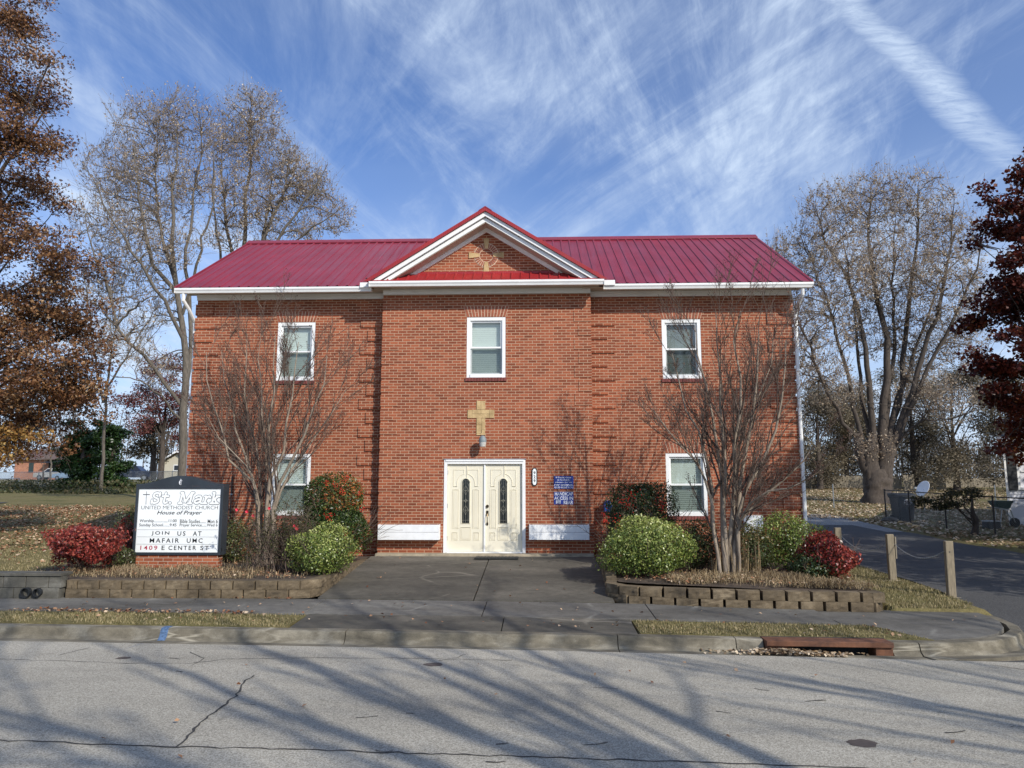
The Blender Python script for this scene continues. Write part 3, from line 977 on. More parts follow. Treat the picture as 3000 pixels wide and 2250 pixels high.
pr_ = mb.build('pent_roof', roof_sunlit, ch)
bx('pent_flashing', roof_sunlit, pr_, CXX - 1.75, CXX + 1.75, 17.565, 17.598, 6.60, 6.70)
bx('drip_edge', roof_sunlit, pr_, -4.0, 1.46, 17.085, 17.1, 6.325, 6.372)

# eaves: frieze, soffit, gutters ----------------------------------
def eave(x0, x1, Yg, Yw, zs, fr):
    MB().box(x0, x1, Yw - .05, Yw - .002, fr, zs - .003).box(x0 - .0, x1 + .0, Yw - .075, Yw - .051, fr + .07, zs - .003).build('frieze', trim, ch)
    bx('soffit', soffit_m, ch, x0 - .2, x1 + .2, Yg + .121, Yw + .0, zs, zs + .015)
def gutter(x0, x1, Yg, z0, z1):
    # ogee-ish box gutter
    pl = [(Yg + .12, z0), (Yg + .035, z0), (Yg + .02, z0 + .045), (Yg, z0 + .075), (Yg, z1), (Yg + .012, z1), (Yg + .014, z1 - .012), (Yg + .12, z1 - .012)]
    mb = MB().prism(pl, 'x', x0, x1)
    mb.box(x0 - .003, x0, Yg, Yg + .12, z0, z1)
    mb.box(x1, x1 + .003, Yg, Yg + .12, z0, z1)
    return mb.build('gutter', trim, ch)
eave(XL, -3.79, 17.30, YW, 6.235, 6.105)
eave(1.25, XR, 17.30, YW, 6.235, 6.105)
eave(-3.79, 1.25, 17.05, YC, 6.255, 6.135)
gutter(-8.86, -4.03, 17.30, 6.165, 6.285)
gutter(1.55, 6.49, 17.30, 6.165, 6.285)
gutter(-4.03, 1.54, 17.04, 6.215, 6.335)
MB().box(-4.30, -4.035, 17.27, 17.42, 6.25, 6.37).build('gutter_end_box', trim, ch)
MB().box(1.545, 1.82, 17.27, 17.42, 6.25, 6.37).build('gutter_end_box', trim, ch)
# side eave returns
for X, s in ((XL, -1), (XR, 1)):
    mb = MB()
    xa, xb = sorted((X, X + s * .33))
    for q in (-1, 1):
        ye = YR + q * (YR - YE)
        mb.prism([(ye, ZE - .02), (YR, ZR - .02), (YR, ZR - .05), (ye, ZE - .05)], 'x', xa, xb)
    mb.build('verge_soffit', soffit_m, ch)
# downspouts
def spout(pts, name='downspout'):
    mb = MB()
    mb.tube(pts, .045, 8)
    return mb.build(name, trim, ch, smooth_=False)
spout([(6.26, 17.40, 6.17), (6.26, 17.42, 6.02), (6.22, 17.62, 5.82), (6.20, 17.80, 5.62), (6.185, 17.81, 4), (6.185, 17.81, 2), (6.185, 17.81, .1), (6.25, 17.7, -.05)])
spout([(-8.66, 17.38, 6.17), (-8.67, 17.40, 6.0), (-8.62, 17.62, 5.82), (-8.60, 17.93, 5.55), (-8.59, 17.98, 4), (-8.59, 17.98, .1)])

# windows ---------------------------------------------------------
def make_window(x0, x1, z0, z1, Y, blind_to, dark=False):
    f = .085
    mb = MB()
    ya, yb = Y + .005, Y + .10
    mb.box(x0, x0 + f, ya, yb, z0, z1).box(x1 - f, x1, ya, yb, z0, z1)
    mb.box(x0 + f, x1 - f, ya, yb, z1 - f, z1).box(x0 + f, x1 - f, ya - .02, yb, z0, z0 + f)
    w = mb.build('window', vinyl, ch, bevel=.006)
    ix0, ix1, iz0, iz1 = x0 + f, x1 - f, z0 + f, z1 - f
    zm = (iz0 + iz1) / 2
    s = .04
    def sash(a, b, c, d, y):
        m = MB()
        m.box(a, a + s, y, y + .03, c, d).box(b - s, b, y, y + .03, c, d)
        m.box(a + s, b - s, y, y + .03, d - s, d).box(a + s, b - s, y, y + .03, c, c + s)
        m.build('sash', vinyl, w)
        MB().quad((a + s, y + .014, c + s), (b - s, y + .014, c + s), (b - s, y + .014, d - s), (a + s, y + .014, d - s)).build('pane', pane_m, w)
    sash(ix0, ix1, zm - .02, iz1, Y + .045)
    sash(ix0, ix1, iz0, zm + .02, Y + .078)
    MB().quad((ix0 + .005, Y + .05, iz0 + .005), (ix1 - .005, Y + .05, iz0 + .005), (ix1 - .005, Y + .05, zm - .03), (ix0 + .005, Y + .05, zm - .03)).build('insect_screen', screen_m, w)
    m = MB()
    z = iz1 - .02
    while z > max(iz0 + .02, blind_to):
        m.add([(ix0, Y + .150, z), (ix1, Y + .150, z), (ix1, Y + .166, z - .043), (ix0, Y + .166, z - .043)], [(0, 1, 2, 3)])
        z -= .048
    m.build('blind', blind_dark if (x0 > 2 and z0 > 3) else blind_m, w)
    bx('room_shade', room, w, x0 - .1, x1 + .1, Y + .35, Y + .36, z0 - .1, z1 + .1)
    # rowlock sill
    m = MB()
    n = 14
    for i in range(n):
        a = x0 - .03 + (x1 - x0 + .06) * i / n
        b = x0 - .03 + (x1 - x0 + .06) * (i + 1) / n
        m.box(a + .005, b - .005, Y - .035, Y + .03, z0 - .085, z0 - .003)
    m.build('sill', rowlock, w)
    # splayed flat arch
    m = MB()
    m.mi = 1
    zb, zt_ = z1 + .008, z1 + .275
    c = (x0 + x1) / 2
    hb, ht = (x1 - x0) / 2 + .0, (x1 - x0) / 2 + .085
    m.prism([(c - hb, zb), (c + hb, zb), (c + ht, zt_), (c - ht, zt_)], 'y', Y - .003, Y + .01)
    m.mi = 0
    n = 13
    for i in range(n):
        u0, u1 = -1 + 2 * i / n, -1 + 2 * (i + 1) / n
        g = .009
        if i % 2:
            zsp = [(zb + .004, zb + .11), (zb + .118, zt_ - .004)]
        else:
            zsp = [(zb + .004, zb + .195), (zb + .203, zt_ - .004)]
        for za, zc2 in zsp:
            ta, tb = (za - zb) / (zt_ - zb), (zc2 - zb) / (zt_ - zb)
            ha, hb2 = hb + (ht - hb) * ta, hb + (ht - hb) * tb
            m.prism([(c + u0 * ha + g, za), (c + u1 * ha - g, za), (c + u1 * hb2 - g, zc2), (c + u0 * hb2 + g, zc2)], 'y', Y - .008, Y + .005)
    m.build('flat_arch', [soldier, mortar], w)
for i, wdef in enumerate(WINS):
    make_window(*wdef, blind_to=-9)

# double door -------------------------------------------------------
dx0, dx1, dz0, dz1 = DOOR
mb = MB()
mb.box(dx0, dx0 + .075, YC - .012, YC + .11, dz0, dz1).box(dx1 - .075, dx1, YC - .012, YC + .11, dz0, dz1)
mb.box(dx0 + .075, dx1 - .075, YC - .012, YC + .11, dz1 - .11, dz1).box(dx0 + .075, dx1 - .075, YC - .03, YC + .11, dz0, dz0 + .03)
mb.box(dx0 + .04, dx1 - .04, YC - .03, YC - .013, dz1 - .05, dz1 - .01)
dfr = mb.build('door_frame', trim, ch, bevel=.004)
bx('door_lintel_flashing', galv, dfr, dx0 - .02, dx1 + .02, YC - .03, YC + .0, dz1 + .001, dz1 + .014)
bx('astragal', trim, dfr, CXX - .018 - .02, CXX + .018 - .02, YC + .02, YC + .05, dz0 + .032, dz1 - .112)
lx0, lx1, lz0, lz1 = dx0 + .079, dx1 - .079, dz0 + .034, dz1 - .114
lm = (lx0 + lx1) / 2
def mould(mb, pts, closed=True, r=.009, y=YC + .048):
    p = [(a, y, b) for a, b in pts]
    if closed:
        p.append(p[0]); p.append(p[1])
    mb.tube(p, r, 6)
def leaf(a, b, handle):
    w = b - a
    H = lz1 - lz0
    d = bx('door', door_m, ch, a, b, YC + .05, YC + .09, lz0, lz1)
    sx = w / .90
    X = lambda u: a + u * sx
    Z = lambda t: lz1 - t * H / 2.03
    mp = MB()
    def rect(u0, u1, t0, t1):
        mould(mp, [(X(u0), Z(t0)), (X(u1), Z(t0)), (X(u1), Z(t1)), (X(u0), Z(t1))])
        i = .026
        mp.box(X(u0 + i), X(u1 - i), YC + .043, YC + .052, Z(t1 - i), Z(t0 + i))
    rect(.13, .27, .60, 1.50); rect(.62, .76, .60, 1.50)
    rect(.12, .25, 1.60, 1.77); rect(.64, .77, 1.60, 1.77); rect(.325, .565, 1.48, 1.77)
    for s in (-1, 1):
        arc = [(.445 + s * .215 * math.cos(R(q)), .44 - .215 * math.sin(R(q))) for q in frange(0, 78, 8)]
        pts = [(.445 + s * .30, .52), (.445 + s * .215, .52)] + arc + [(.445 + s * .045, .13), (.445 + s * .30, .13)]
        mould(mp, [(X(u), Z(t)) for u, t in pts])
    mp.build('door_panel', door_d, d)
    # glazed light with arched top
    def lite(grow):
        r_ = .088 + grow
        top = [(.445 + r_ * math.cos(R(q)), .43 - r_ * 1.0 * math.sin(R(q))) for q in frange(0, 180, 15)]
        return [(X(u), Z(t)) for u, t in top] + [(X(.445 - r_), Z(1.375 + grow)), (X(.445 + r_), Z(1.375 + grow))]
    g = MB().prism(lite(0)[::-1], 'y', YC + .040, YC + .046).build('glass_light', darkglass, d)
    fm = MB()
    mould(fm, lite(.012), r=.014, y=YC + .046)
    fm.build('light_frame', door_d, d)
    cm = MB()
    yl = YC + .037
    def came(pts):
        cm.tube([(X(u), yl, Z(t)) for u, t in pts], .0035, 4)
    came([(.445, .36), (.445, 1.37)])
    for u in (.385, .505):
        came([(u, .46), (u, 1.37)])
    came([(.36, 1.31), (.53, 1.31)]); came([(.36, .86), (.53, .86)])
    for tcx, hh, ww in ((.62, .11, .075), (.86, .045, .045), (1.08, .11, .075)):
        for s in (-1, 1):
            came([(.445, tcx - hh), (.445 + s * ww * .6, tcx - hh * .35), (.445 + s * ww, tcx), (.445 + s * ww * .35, tcx + hh * .35), (.445, tcx + hh)])
            came([(.445 - s * ww * .8, tcx - hh * .1), (.445 + s * ww * .1, tcx + hh * .1), (.445 + s * ww * .8, tcx - hh * .3)])
    for s in (-1, 1):
        came([(.445 + s * .08, .50), (.445 + s * .045, .46), (.445 + s * .06, .40), (.445 + s * .03, .37)])
    cm.build('leading', leadm, d)
    # wreath hanger strap
    MB().box(X(.462), X(.482), YC + .038, YC + .049, Z(.33), Z(0)).build('wreath_strap', door_d, d)
    if handle:
        hx = a + .062
        MB().lathe([(.0, 0), (.033, 0), (.036, .01), (.03, .02), (0, .02)], 0, 0, 16)
        m = MB()
        for zc2, r_ in ((1.04, .036),):
            m.tube([(hx, YC + .05, lz0 + zc2), (hx, YC + .02, lz0 + zc2)], r_, 16)
        m.build('deadbolt', brass, d)
        m = MB()
        m.box(hx - .028, hx + .028, YC + .035, YC + .05, lz0 + .82, lz0 + .94)
        m.tube([(hx, YC + .045, lz0 + .89), (hx, YC - .01, lz0 + .86), (hx, YC - .035, lz0 + .80), (hx, YC - .035, lz0 + .72), (hx, YC - .01, lz0 + .66), (hx, YC + .045, lz0 + .64)], [.012, .012, .010, .010, .012, .014], 8)
        m.box(hx - .02, hx + .02, YC + .035, YC + .05, lz0 + .60, lz0 + .665)
        m.build('handle', brass, d, bevel=.003)
    hxx = lx0 - .004 if not handle else lx1 - .010
    for zz in (.25, 1.0, 1.78):
        bx('hinge', galv, d, hxx, hxx + .014, YC + .036, YC + .05, lz0 + zz, lz0 + zz + .1)
leaf(lx0, lm - .004, False)
leaf(lm + .004, lx1, True)
MB().box(dx0 - .01, dx1 + .01, YC - .05, YC + .05, dz0 - .028, dz0 - .002).build('threshold', galv, dfr)

# stone cross, gable medallion ---------------------------------------
mb = MB()
c = at(1424, 1200, YC)
cx = CXX - .115
z1 = at(1424, 1174, YC).z; z0 = at(1424, 1275, YC).z
zh1, zh0 = at(1424, 1200, YC).z, at(1424, 1225, YC).z
def st(xa, xb, za, zb): mb.box(xa + .003, xb - .003, YC - .018, YC + .01, za + .003, zb - .003)
st(cx - .105, cx, zh1, z1); st(cx, cx + .105, zh1, z1)
st(cx - .32, cx - .21, zh0, zh1); st(cx - .21, cx + .0, (zh0 + zh1) / 2, zh1); st(cx, cx + .21, (zh0 + zh1) / 2, zh1); st(cx - .21, cx + .21, zh0, (zh0 + zh1) / 2); st(cx + .21, cx + .32, zh0, zh1)
st(cx - .105, cx + .02, zh0 - .16, zh0); st(cx + .02, cx + .105, zh0 - .28, zh0); st(cx - .105, cx + .02, zh0 - .36, zh0 - .16)
st(cx - .105, cx, z0, zh0 - .36); st(cx, cx + .105, z0, zh0 - .28)
mb.build('stone_cross', stone, ch)
mc = at(1425, 748, YC)
md = MB()
md.mi = 1
md.add([(mc.x + r_ * math.cos(R(q)), YC - .004, mc.z + r_ * math.sin(R(q))) for r_ in (.162, .305) for q in range(0, 360, 15)],
       [(i, (i + 1) % 24, 24 + (i + 1) % 24, 24 + i)[::-1] for i in range(24)])
md.mi = 0
for i in range(28):
    if i % 7 == 0:
        continue
    a0, a1 = 360 / 28 * (i - .32), 360 / 28 * (i + .32)
    pl = [(mc.x + r_ * math.cos(R(q)), mc.z + r_ * math.sin(R(q))) for r_, q in ((.175, a0), (.285, a0), (.285, a1), (.175, a1))]
    md.prism(pl, 'y', YC - .016, YC)
ring = md.build('brick_ring', [soldier, mortar], ch)
mk = MB()
for q in (0, 90, 180, 270):
    ca, sa = math.cos(R(q)), math.sin(R(q))
    pl = [(mc.x + ca * r_ - sa * w, mc.z + sa * r_ + ca * w) for r_, w in ((.17, -.04), (.43, -.075), (.43, .075), (.17, .04))]
    MB().prism(pl, 'y', YC - .022, YC).build('keystone', stone, ring)

# ---------------------------------------------------------------- things fixed to the front
def text_np(s, x0, x1, z0, z1, Y, bold=0.0, shear=0.0, space=1.0, th=.0015):
    c = bpy.data.curves.new('lettering_tmp', 'FONT')
    c.body = s
    c.size = 1
    c.offset = bold
    c.shear = shear
    c.space_character = space
    c.extrude = .01
    c.resolution_u = 3
    o = bpy.data.objects.new('lettering_tmp', c)
    link(o)
    dg = bpy.context.evaluated_depsgraph_get()
    me = bpy.data.meshes.new_from_object(o.evaluated_get(dg))
    V = np.array([v.co[:] for v in me.vertices])
    Fc = [list(p.vertices) for p in me.polygons]
    bpy.data.objects.remove(o)
    bpy.data.curves.remove(c)
    bpy.data.meshes.remove(me)
    a, b = V.min(0), V.max(0)
    X = x0 + (V[:, 0] - a[0]) / (b[0] - a[0]) * (x1 - x0)
    Z = z0 + (V[:, 1] - a[1]) / (b[1] - a[1]) * (z1 - z0)
    Yy = Y - (V[:, 2] - a[2]) / (b[2] - a[2]) * th
    return np.stack([X, Yy, Z], 1).tolist(), Fc

def lettering(name, m, parent, items, Y, **k):
    for it in items:
        kk_ = dict(k)
        if len(it) > 5:
            kk_.update(it[5])
        V, Fc = text_np(it[0], it[1], it[2], it[3], it[4], Y, **kk_)
        MB().add(V, Fc).build(name, m, parent, uv=False)

# wall lamp
p = at(1414, 1292, 17.38)
lt = thing('wall_lamp', 'grey barn style security lamp on the brick above the double door', 'lamp', (p.x, YC, p.z))
MB().lathe([(0, p.z + .125), (.045, p.z + .12), (.06, p.z + .10), (.062, p.z + .08), (.082, p.z + .075), (.088, p.z + .02), (.088, p.z - .005), (.094, p.z - .012), (.094, p.z - .022), (.07, p.z - .024), (0, p.z - .024)], p.x, 17.38, 20).build('housing', lampgrey, lt, smooth_=False)
MB().lathe([(0, p.z - .026), (.086, p.z - .026), (.082, p.z - .06), (.068, p.z - .13), (.06, p.z - .135), (0, p.z - .135)], p.x, 17.38, 20).build('lens', lens_m, lt)
MB().tube([(p.x, 17.46, p.z + .04), (p.x, 17.6, p.z + .02)], .022, 8).box(p.x - .05, p.x + .05, 17.575, 17.6, p.z - .04, p.z + .08).build('arm', lampgrey, lt)

# house number plaque
p = at(1566, 1397, YC)
hn = thing('house_number_sign', 'narrow upright white plaque in a black frame reading 929 beside the door', 'house number', (p.x, YC, p.z))
def octa(w, h, ch_):
    return [(p.x - w, p.z - h + ch_), (p.x - w * .45, p.z - h), (p.x + w * .45, p.z - h), (p.x + w, p.z - h + ch_), (p.x + w, p.z + h - ch_), (p.x + w * .45, p.z + h), (p.x - w * .45, p.z + h), (p.x - w, p.z + h - ch_)]
MB().prism(octa(.066, .213, .055), 'y', YC - .02, YC).build('frame', black_m, hn)
MB().prism(octa(.043, .188, .042), 'y', YC - .024, YC - .0205).build('plate', panel_w, hn)
lettering('numerals', ink, hn, [(d_, p.x - .024, p.x + .024, p.z + o - .036, p.z + o + .036) for d_, o in (('9', .092), ('2', 0), ('9', -.092))], YC - .0245, bold=.025)

# blue notices
a, b = at(1280 + 1160 / 3.386, 1150 + 828 / 3.386, YC), at(1280 + 1355 / 3.386, 1150 + 955 / 3.386, YC)
ns = thing('notice_sign', 'blue notice on the brick saying the front door may be locked', 'sign', ((a.x + b.x) / 2, YC, b.z), 'blue notices by the door')
bx('plate', blue_sign, ns, a.x, b.x, YC - .008, YC, b.z, a.z)
w, h = b.x - a.x, a.z - b.z
L = [('If front door', .10, .90), ('is locked,', .18, .82), ('please go to', .08, .92), ('rear entrance.', .02, .98), ('GOD BLESS YOU', .02, .98)]
lettering('lettering', white_ink, ns, [(s, a.x + w * u, a.x + w * v, a.z - h * (.195 * i + .175), a.z - h * (.195 * i + .045)) for i, (s, u, v) in enumerate(L)], YC - .0085, bold=.018)
a, b = at(1280 + 1160 / 3.386, 1150 + 985 / 3.386, YC), at(1280 + 1355 / 3.386, 1150 + 1110 / 3.386, YC)
ns = thing('notice_sign', 'blue HANDICAP ACCESS IN REAR sign, the lower of the two by the door', 'sign', ((a.x + b.x) / 2, YC, b.z), 'blue notices by the door')
bx('plate', blue_sign, ns, a.x, b.x, YC - .008, YC, b.z, a.z)
w, h = b.x - a.x, a.z - b.z
L = [('HANDICAP', .05, .98, .03, .30), ('ACCESS IN', .02, .98, .37, .63), ('REAR', .50, .98, .70, .98)]
lettering('lettering', white_ink, ns, [(s, a.x + w * u, a.x + w * v, a.z - h * y1, a.z - h * y0) for s, u, v, y0, y1 in L], YC - .0085, bold=.02)
bx('symbol_plate', white_ink, ns, a.x + w * .11, a.x + w * .34, YC - .0095, YC - .0082, a.z - h * .93, a.z - h * .67)
mb = MB()
c0, c1 = a.x + w * .22, a.z - h * .80
mb.tube([(c0 - .008, YC - .0105, c1 + .028), (c0 - .004, YC - .0105, c1), (c0 + .018, YC - .0105, c1 - .002), (c0 + .026, YC - .0105, c1 - .024)], .0035, 5)
mb.tube([(c0 - .006 + .02 * math.cos(R(q)), YC - .0105, c1 - .014 + .02 * math.sin(R(q))) for q in range(120, 370, 25)], .003, 5)
mb.build('wheelchair_symbol', blue_sign, ns)

# white boards boxed out from the wall either side of the door
def planter(px0, px1, label):
    a, b = at(px0, 1537, 17.36), at(px1, 1582, 17.36)
    t = thing('planter_box', label, 'planter box', ((a.x + b.x) / 2, YC, b.z), 'white planter boxes beside the door')
    zm = (a.z + b.z) / 2
    MB().box(a.x, b.x, 17.36, 17.38, b.z, zm - .003).box(a.x, b.x, 17.362, 17.382, zm + .003, a.z).build('front_board', paint_w, t, bevel=.003)
    bx('side_board', paint_w, t, a.x + .002, a.x + .02, 17.384, YC, b.z, a.z)
    bx('side_board', paint_w, t, b.x - .02, b.x - .002, 17.384, YC, b.z, a.z)
    bx('bottom_board', paint_w, t, a.x + .021, b.x - .021, 17.384, YC, b.z + .01, b.z + .03)
    bx('soil', dirt, t, a.x + .021, b.x - .021, 17.384, YC, b.z + .031, a.z - .04)
planter(1107, 1286, 'white board planter box on the brick left of the cream double door')
planter(1550, 1727, 'white board planter box on the brick below the blue notices')

# door mat
mt = thing('door_mat', 'black ribbed rubber door mat in front of the double door', 'door mat', (-1.05, 17.2, -.07))
mb = MB()
mb.box(-1.45, -.48, 16.78, 17.18, walkz(17) - .003, walkz(17) + .022)
mb.build('pad', rubber, mt)
mb = MB()
for i in range(12):
    x = -1.41 + i * .078
    mb.box(x, x + .04, 16.81, 17.15, walkz(17) + .022, walkz(17) + .029)
mb.build('ribs', rubber, mt)

# blue mailbox behind the berry shrub
p = at(1780, 1482, 17.7)
mbx = thing('mailbox', 'blue plastic mailbox on the brick wall behind the berried shrub', 'mailbox', (p.x, YW, p.z - .12))
mb = MB()
pl = [(p.x - .085 + .0, p.z - .13), (p.x + .085, p.z - .13), (p.x + .085, p.z + .04)] + [(p.x + .085 * math.cos(R(q)), p.z + .04 + .085 * math.sin(R(q))) for q in range(15, 180, 15)] + [(p.x - .085, p.z + .04)]
mb.prism(pl, 'y', 17.50, YW - .002)
mb.build('box', bluemail, mbx, bevel=.005)
bx('slot', black_m, mbx, p.x - .06, p.x + .06, 17.494, 17.499, p.z + .0, p.z + .03)

# white utility panel low on the right wall
a, b = at(2177, 1510, YW), at(2235, 1548, YW)
up_ = thing('utility_box', 'white metal utility cover on the brick wall behind the right hand shrubs', 'utility box', ((a.x + b.x) / 2, YW, b.z))
bx('cover', paint_w, up_, a.x, b.x, YW - .06, YW, b.z - .1, a.z, bevel=.008)
bx('hasp', galv, up_, b.x - .05, b.x - .02, YW - .07, YW - .061, a.z - .06, a.z - .03)
# black cable pipe up the left wall
pp = at(852, 1480, YW)
cb = thing('conduit', 'thin dark conduit running up the brick wall beside the left lower window', 'conduit', (-7.42, YW, 0))
MB().tube([(-7.42, YW - .025, -.2), (-7.42, YW - .025, 1.75)], .014, 6).build('pipe', black_m, cb)
MB().box(-7.45, -7.39, YW - .04, YW - .002, .5, .53).box(-7.45, -7.39, YW - .04, YW - .002, 1.3, 1.33).build('strap', galv, cb)

# small dark bird on the gutter end
p = at(1066, 826, 17.3)
bd = MB()
zb = 6.372
bd.tube([(-4.10, 17.34, zb + .02), (-4.12, 17.34, zb + .05), (-4.135, 17.34, zb + .085), (-4.15, 17.34, zb + .108), (-4.165, 17.34, zb + .118), (-4.185, 17.34, zb + .116)], [.012, .028, .03, .02, .019, .004], 10)
bd.tube([(-4.105, 17.34, zb + .035), (-4.07, 17.34, zb + .0), (-4.045, 17.34, zb - .03)], [.02, .012, .008], 6)
bd.tube([(-4.13, 17.332, zb + .04), (-4.13, 17.332, zb - .002)], .003, 4).tube([(-4.12, 17.35, zb + .04), (-4.12, 17.35, zb - .002)], .003, 4)
tag(bd.build('bird', black_m, smooth_=True), 'small black bird perched on the gutter end left of the gable', 'bird')

# ================================================================== GARDEN WALLS
def block_wall(name, label, paths, pitch=.395, gap=.012, rows=2, rh=.152, depth=.2, seed=1, taper=.015, zbase=None, cat='garden wall'):
    """paths: list of (points, base z function, rows); split-face blocks set along them, inward side to the left"""
    rng = random.Random(seed)
    mb = MB()
    for pts, zb, nr in paths:
        # arc-length param
        P = [Vector((p[0], p[1], 0)) for p in pts]
        seg = [(b - a).length for a, b in zip(P, P[1:])]
        total = sum(seg)
        def pos(s):
            s = max(0, min(total - 1e-6, s))
            for i, L_ in enumerate(seg):
                if s <= L_:
                    t = (P[i + 1] - P[i]).normalized()
                    return P[i] + t * s, t
                s -= L_
            return P[-1], (P[-1] - P[-2]).normalized()
        for r_ in range(nr):
            s = -pitch * .5 if r_ % 2 else 0
            while s < total - .03:
                a, b = max(0, s), min(total, s + pitch)
                s += pitch
                if b - a < .07:
                    continue
                pa, ta = pos(a); pb, tb = pos(b)
                t = (pb - pa).normalized()
                n = Vector((-t.y, t.x, 0))
                L_ = (pb - pa).length
                bk = .012 * r_ + rng.uniform(-.004, .006)
                z0 = zb((pa.x + pb.x) / 2, (pa.y + pb.y) / 2) + r_ * rh
                z1 = z0 + rh - .004
                g = gap / 2
                fx = [(g + taper, bk), (L_ - g - taper, bk), (L_ - g, bk + .035), (L_ - g * .5, depth), (g * .5, depth), (g, bk + .035)]
                V = []
                for zz in (z0, z1):
                    for u, d in fx:
                        q = pa + t * u + n * d
                        V.append((q.x, q.y, zz + rng.uniform(-.002, .002)))
                # rough split face: a subdivided front panel
                mb.add(V, [(5, 4, 3, 2, 1, 0), (6, 7, 8, 9, 10, 11)] + [(i, (i + 1) % 6, 6 + (i + 1) % 6, 6 + i) for i in range(1, 6)])
                nu, nw = 6, 4
                W_ = []
                for j in range(nw + 1):
                    for i in range(nu + 1):
                        edge = i in (0, nu) or j in (0, nw)
                        u = g + taper + (L_ - 2 * g - 2 * taper) * i / nu
                        q = pa + t * u + n * (bk - (0 if edge else rng.uniform(-.004, .013)))
                        W_.append((q.x, q.y, z0 + (z1 - z0) * j / nw))
                mb.add(W_, [(j * (nu + 1) + i, j * (nu + 1) + i + 1, (j + 1) * (nu + 1) + i + 1, (j + 1) * (nu + 1) + i) for j in range(nw) for i in range(nu)])
    o = mb.build(name, block_m)
    return tag(o, label, cat, 'low block walls round the planting beds')

zs = lambda x, y: -0.425 + tilt(x)
arcL = [(-4.32, 13.16), (-4.15, 13.20), (-4.0, 13.30), (-3.90, 13.45), (-3.87, 13.65)]
block_wall('garden_wall', 'low brown block wall round the left planting bed with tight joints',
           [([(-8.33, 13.10), (-4.5, 13.13)] + arcL + [(-3.86, 15.0)], zs, 2),
            ([(-3.86, 15.0), (-3.84, 17.2)], lambda x, y: -.275 + .0 * y, 1)], seed=3)
pr = [groundpx(px, py, -.43) for px, py in ((1772, 1756), (1800, 1761), (1845, 1767), (1989, 1773), (2170, 1778), (2351, 1781), (2492, 1782), (2600, 1784))]
pr += [(pr[-1][0] + .03, pr[-1][1] + .25), (pr[-1][0] - .05, pr[-1][1] + 1.1)]
pr = [(1.26, 17.15), (1.24, 15.6), (1.22, 14.4), (1.20, 13.95)] + pr
block_wall('garden_wall', 'low brown block wall round the right planting bed with dark open joints',
           [(pr, lambda x, y: -.452 + tilt(x) * .95 + .16 * smooth(13.6, 15.0, y) * (1 if x < 1.5 else 0), 2)], gap=.038, seed=8, taper=.006)
WR0, WR1 = pr[-1], pr[6]

# left concrete block wall with two drain pipes
cw = thing('block_wall', 'grey concrete block wall at the left with two black drain pipes', 'block wall', (-9.5, 13.0, -.44))
mb = MB()
y0 = 13.02
rngb = random.Random(4)
zc0 = -.45
for r_, (za, zb_, yy_) in enumerate(((zc0, zc0 + .20, y0), (zc0 + .205, zc0 + .40, y0 + .01))):
    x = -16.5 + (.2 if r_ else 0)
    while x < -8.4:
        xe = min(x + .40, -8.36)
        if xe - x > .08:
            mb.box(x + .003, xe - .003, yy_ + rngb.uniform(0, .006), y0 + .2, za, zb_)
        x += .406
mb.box(-16.5, -8.36, y0 - .01, y0 + .34, zc0 + .405, zc0 + .455)
mb.build('blocks', cmu_m, cw, bevel=.006)
for px, rr in ((80, .085), (114, .072)):
    q = at(px, 1735, y0)
    m = MB()
    for k in range(24):
        pass
    ring_pts = [(q.x, y0 - .06, q.z), (q.x, y0 + .12, q.z)]
    n = 20
    V = []
    for yy_, r_ in ((y0 - .07, rr), (y0 + .2, rr), (y0 + .2, rr * .86), (y0 - .07, rr * .86)):
        V += [(q.x + r_ * math.cos(2 * math.pi * k / n), yy_, q.z + r_ * math.sin(2 * math.pi * k / n)) for k in range(n)]
    m.add(V, [(j * n + k, j * n + (k + 1) % n, ((j + 1) % 4) * n + (k + 1) % n, ((j + 1) % 4) * n + k) for j in range(4) for k in range(n)])
    m.add([(q.x + rr * .86 * math.cos(2 * math.pi * k / n), y0 + .15, q.z + rr * .86 * math.sin(2 * math.pi * k / n)) for k in range(n)], [list(range(n))])
    m.build('drain_pipe', black_m, cw)

# bed soil
def soil(name, pts, zf):
    mb = MB()
    n = len(pts)
    mb.add([(x, y, zf(x, y)) for x, y in pts], [list(range(n))])
    return kind(mb.build(name, dirt))
soil('bed_soil', [(-10.2, 13.12), (-4.4, 13.25), (-4.0, 13.6), (-3.98, 17.6), (-3.8, 17.86), (-8.5, 17.86), (-10.2, 16.5)], lambda x, y: -.135)
soil('bed_soil', [(1.27, 17.86), (1.30, 13.98), (1.42, 13.60), (1.7, 13.42), (3, 13.02), (4.3, 12.70), (5.45, 12.64), (5.5, 13.9), (5.75, 15), (5.75, 17.86)], lambda x, y: -.168 + (-.022 if x > 4 else 0))

# ================================================================== SIGN
ys = 15.20
sg = thing('church_sign', 'black framed white church sign on an orange brick base', 'sign', (-6.75, 15.4, -.14))
TL, TR, BL, BR = at(1130 / 2.765, 1200 + 642 / 2.765, ys), at(1790 / 2.765, 1200 + 642 / 2.765, ys), at(1097 / 2.765, 1200 + 1155 / 2.765, ys), at(1772 / 2.765, 1200 + 1155 / 2.765, ys)
sx0, sx1 = (TL.x + BL.x) / 2, (TR.x + BR.x) / 2
sz1, sz0 = TL.z, BL.z
ft = .055
mb = MB()
mb.box(sx0 - ft, sx0, ys - .03, ys + .26, sz0 - ft, sz1 + ft).box(sx1, sx1 + ft, ys - .03, ys + .26, sz0 - ft, sz1 + ft)
mb.box(sx0, sx1, ys - .03, ys + .26, sz0 - ft, sz0).box(sx0, sx1, ys - .03, ys + .26, sz1, sz1 + ft)
mb.box(sx0, sx1, ys + .03, ys + .2, sz0, sz1)
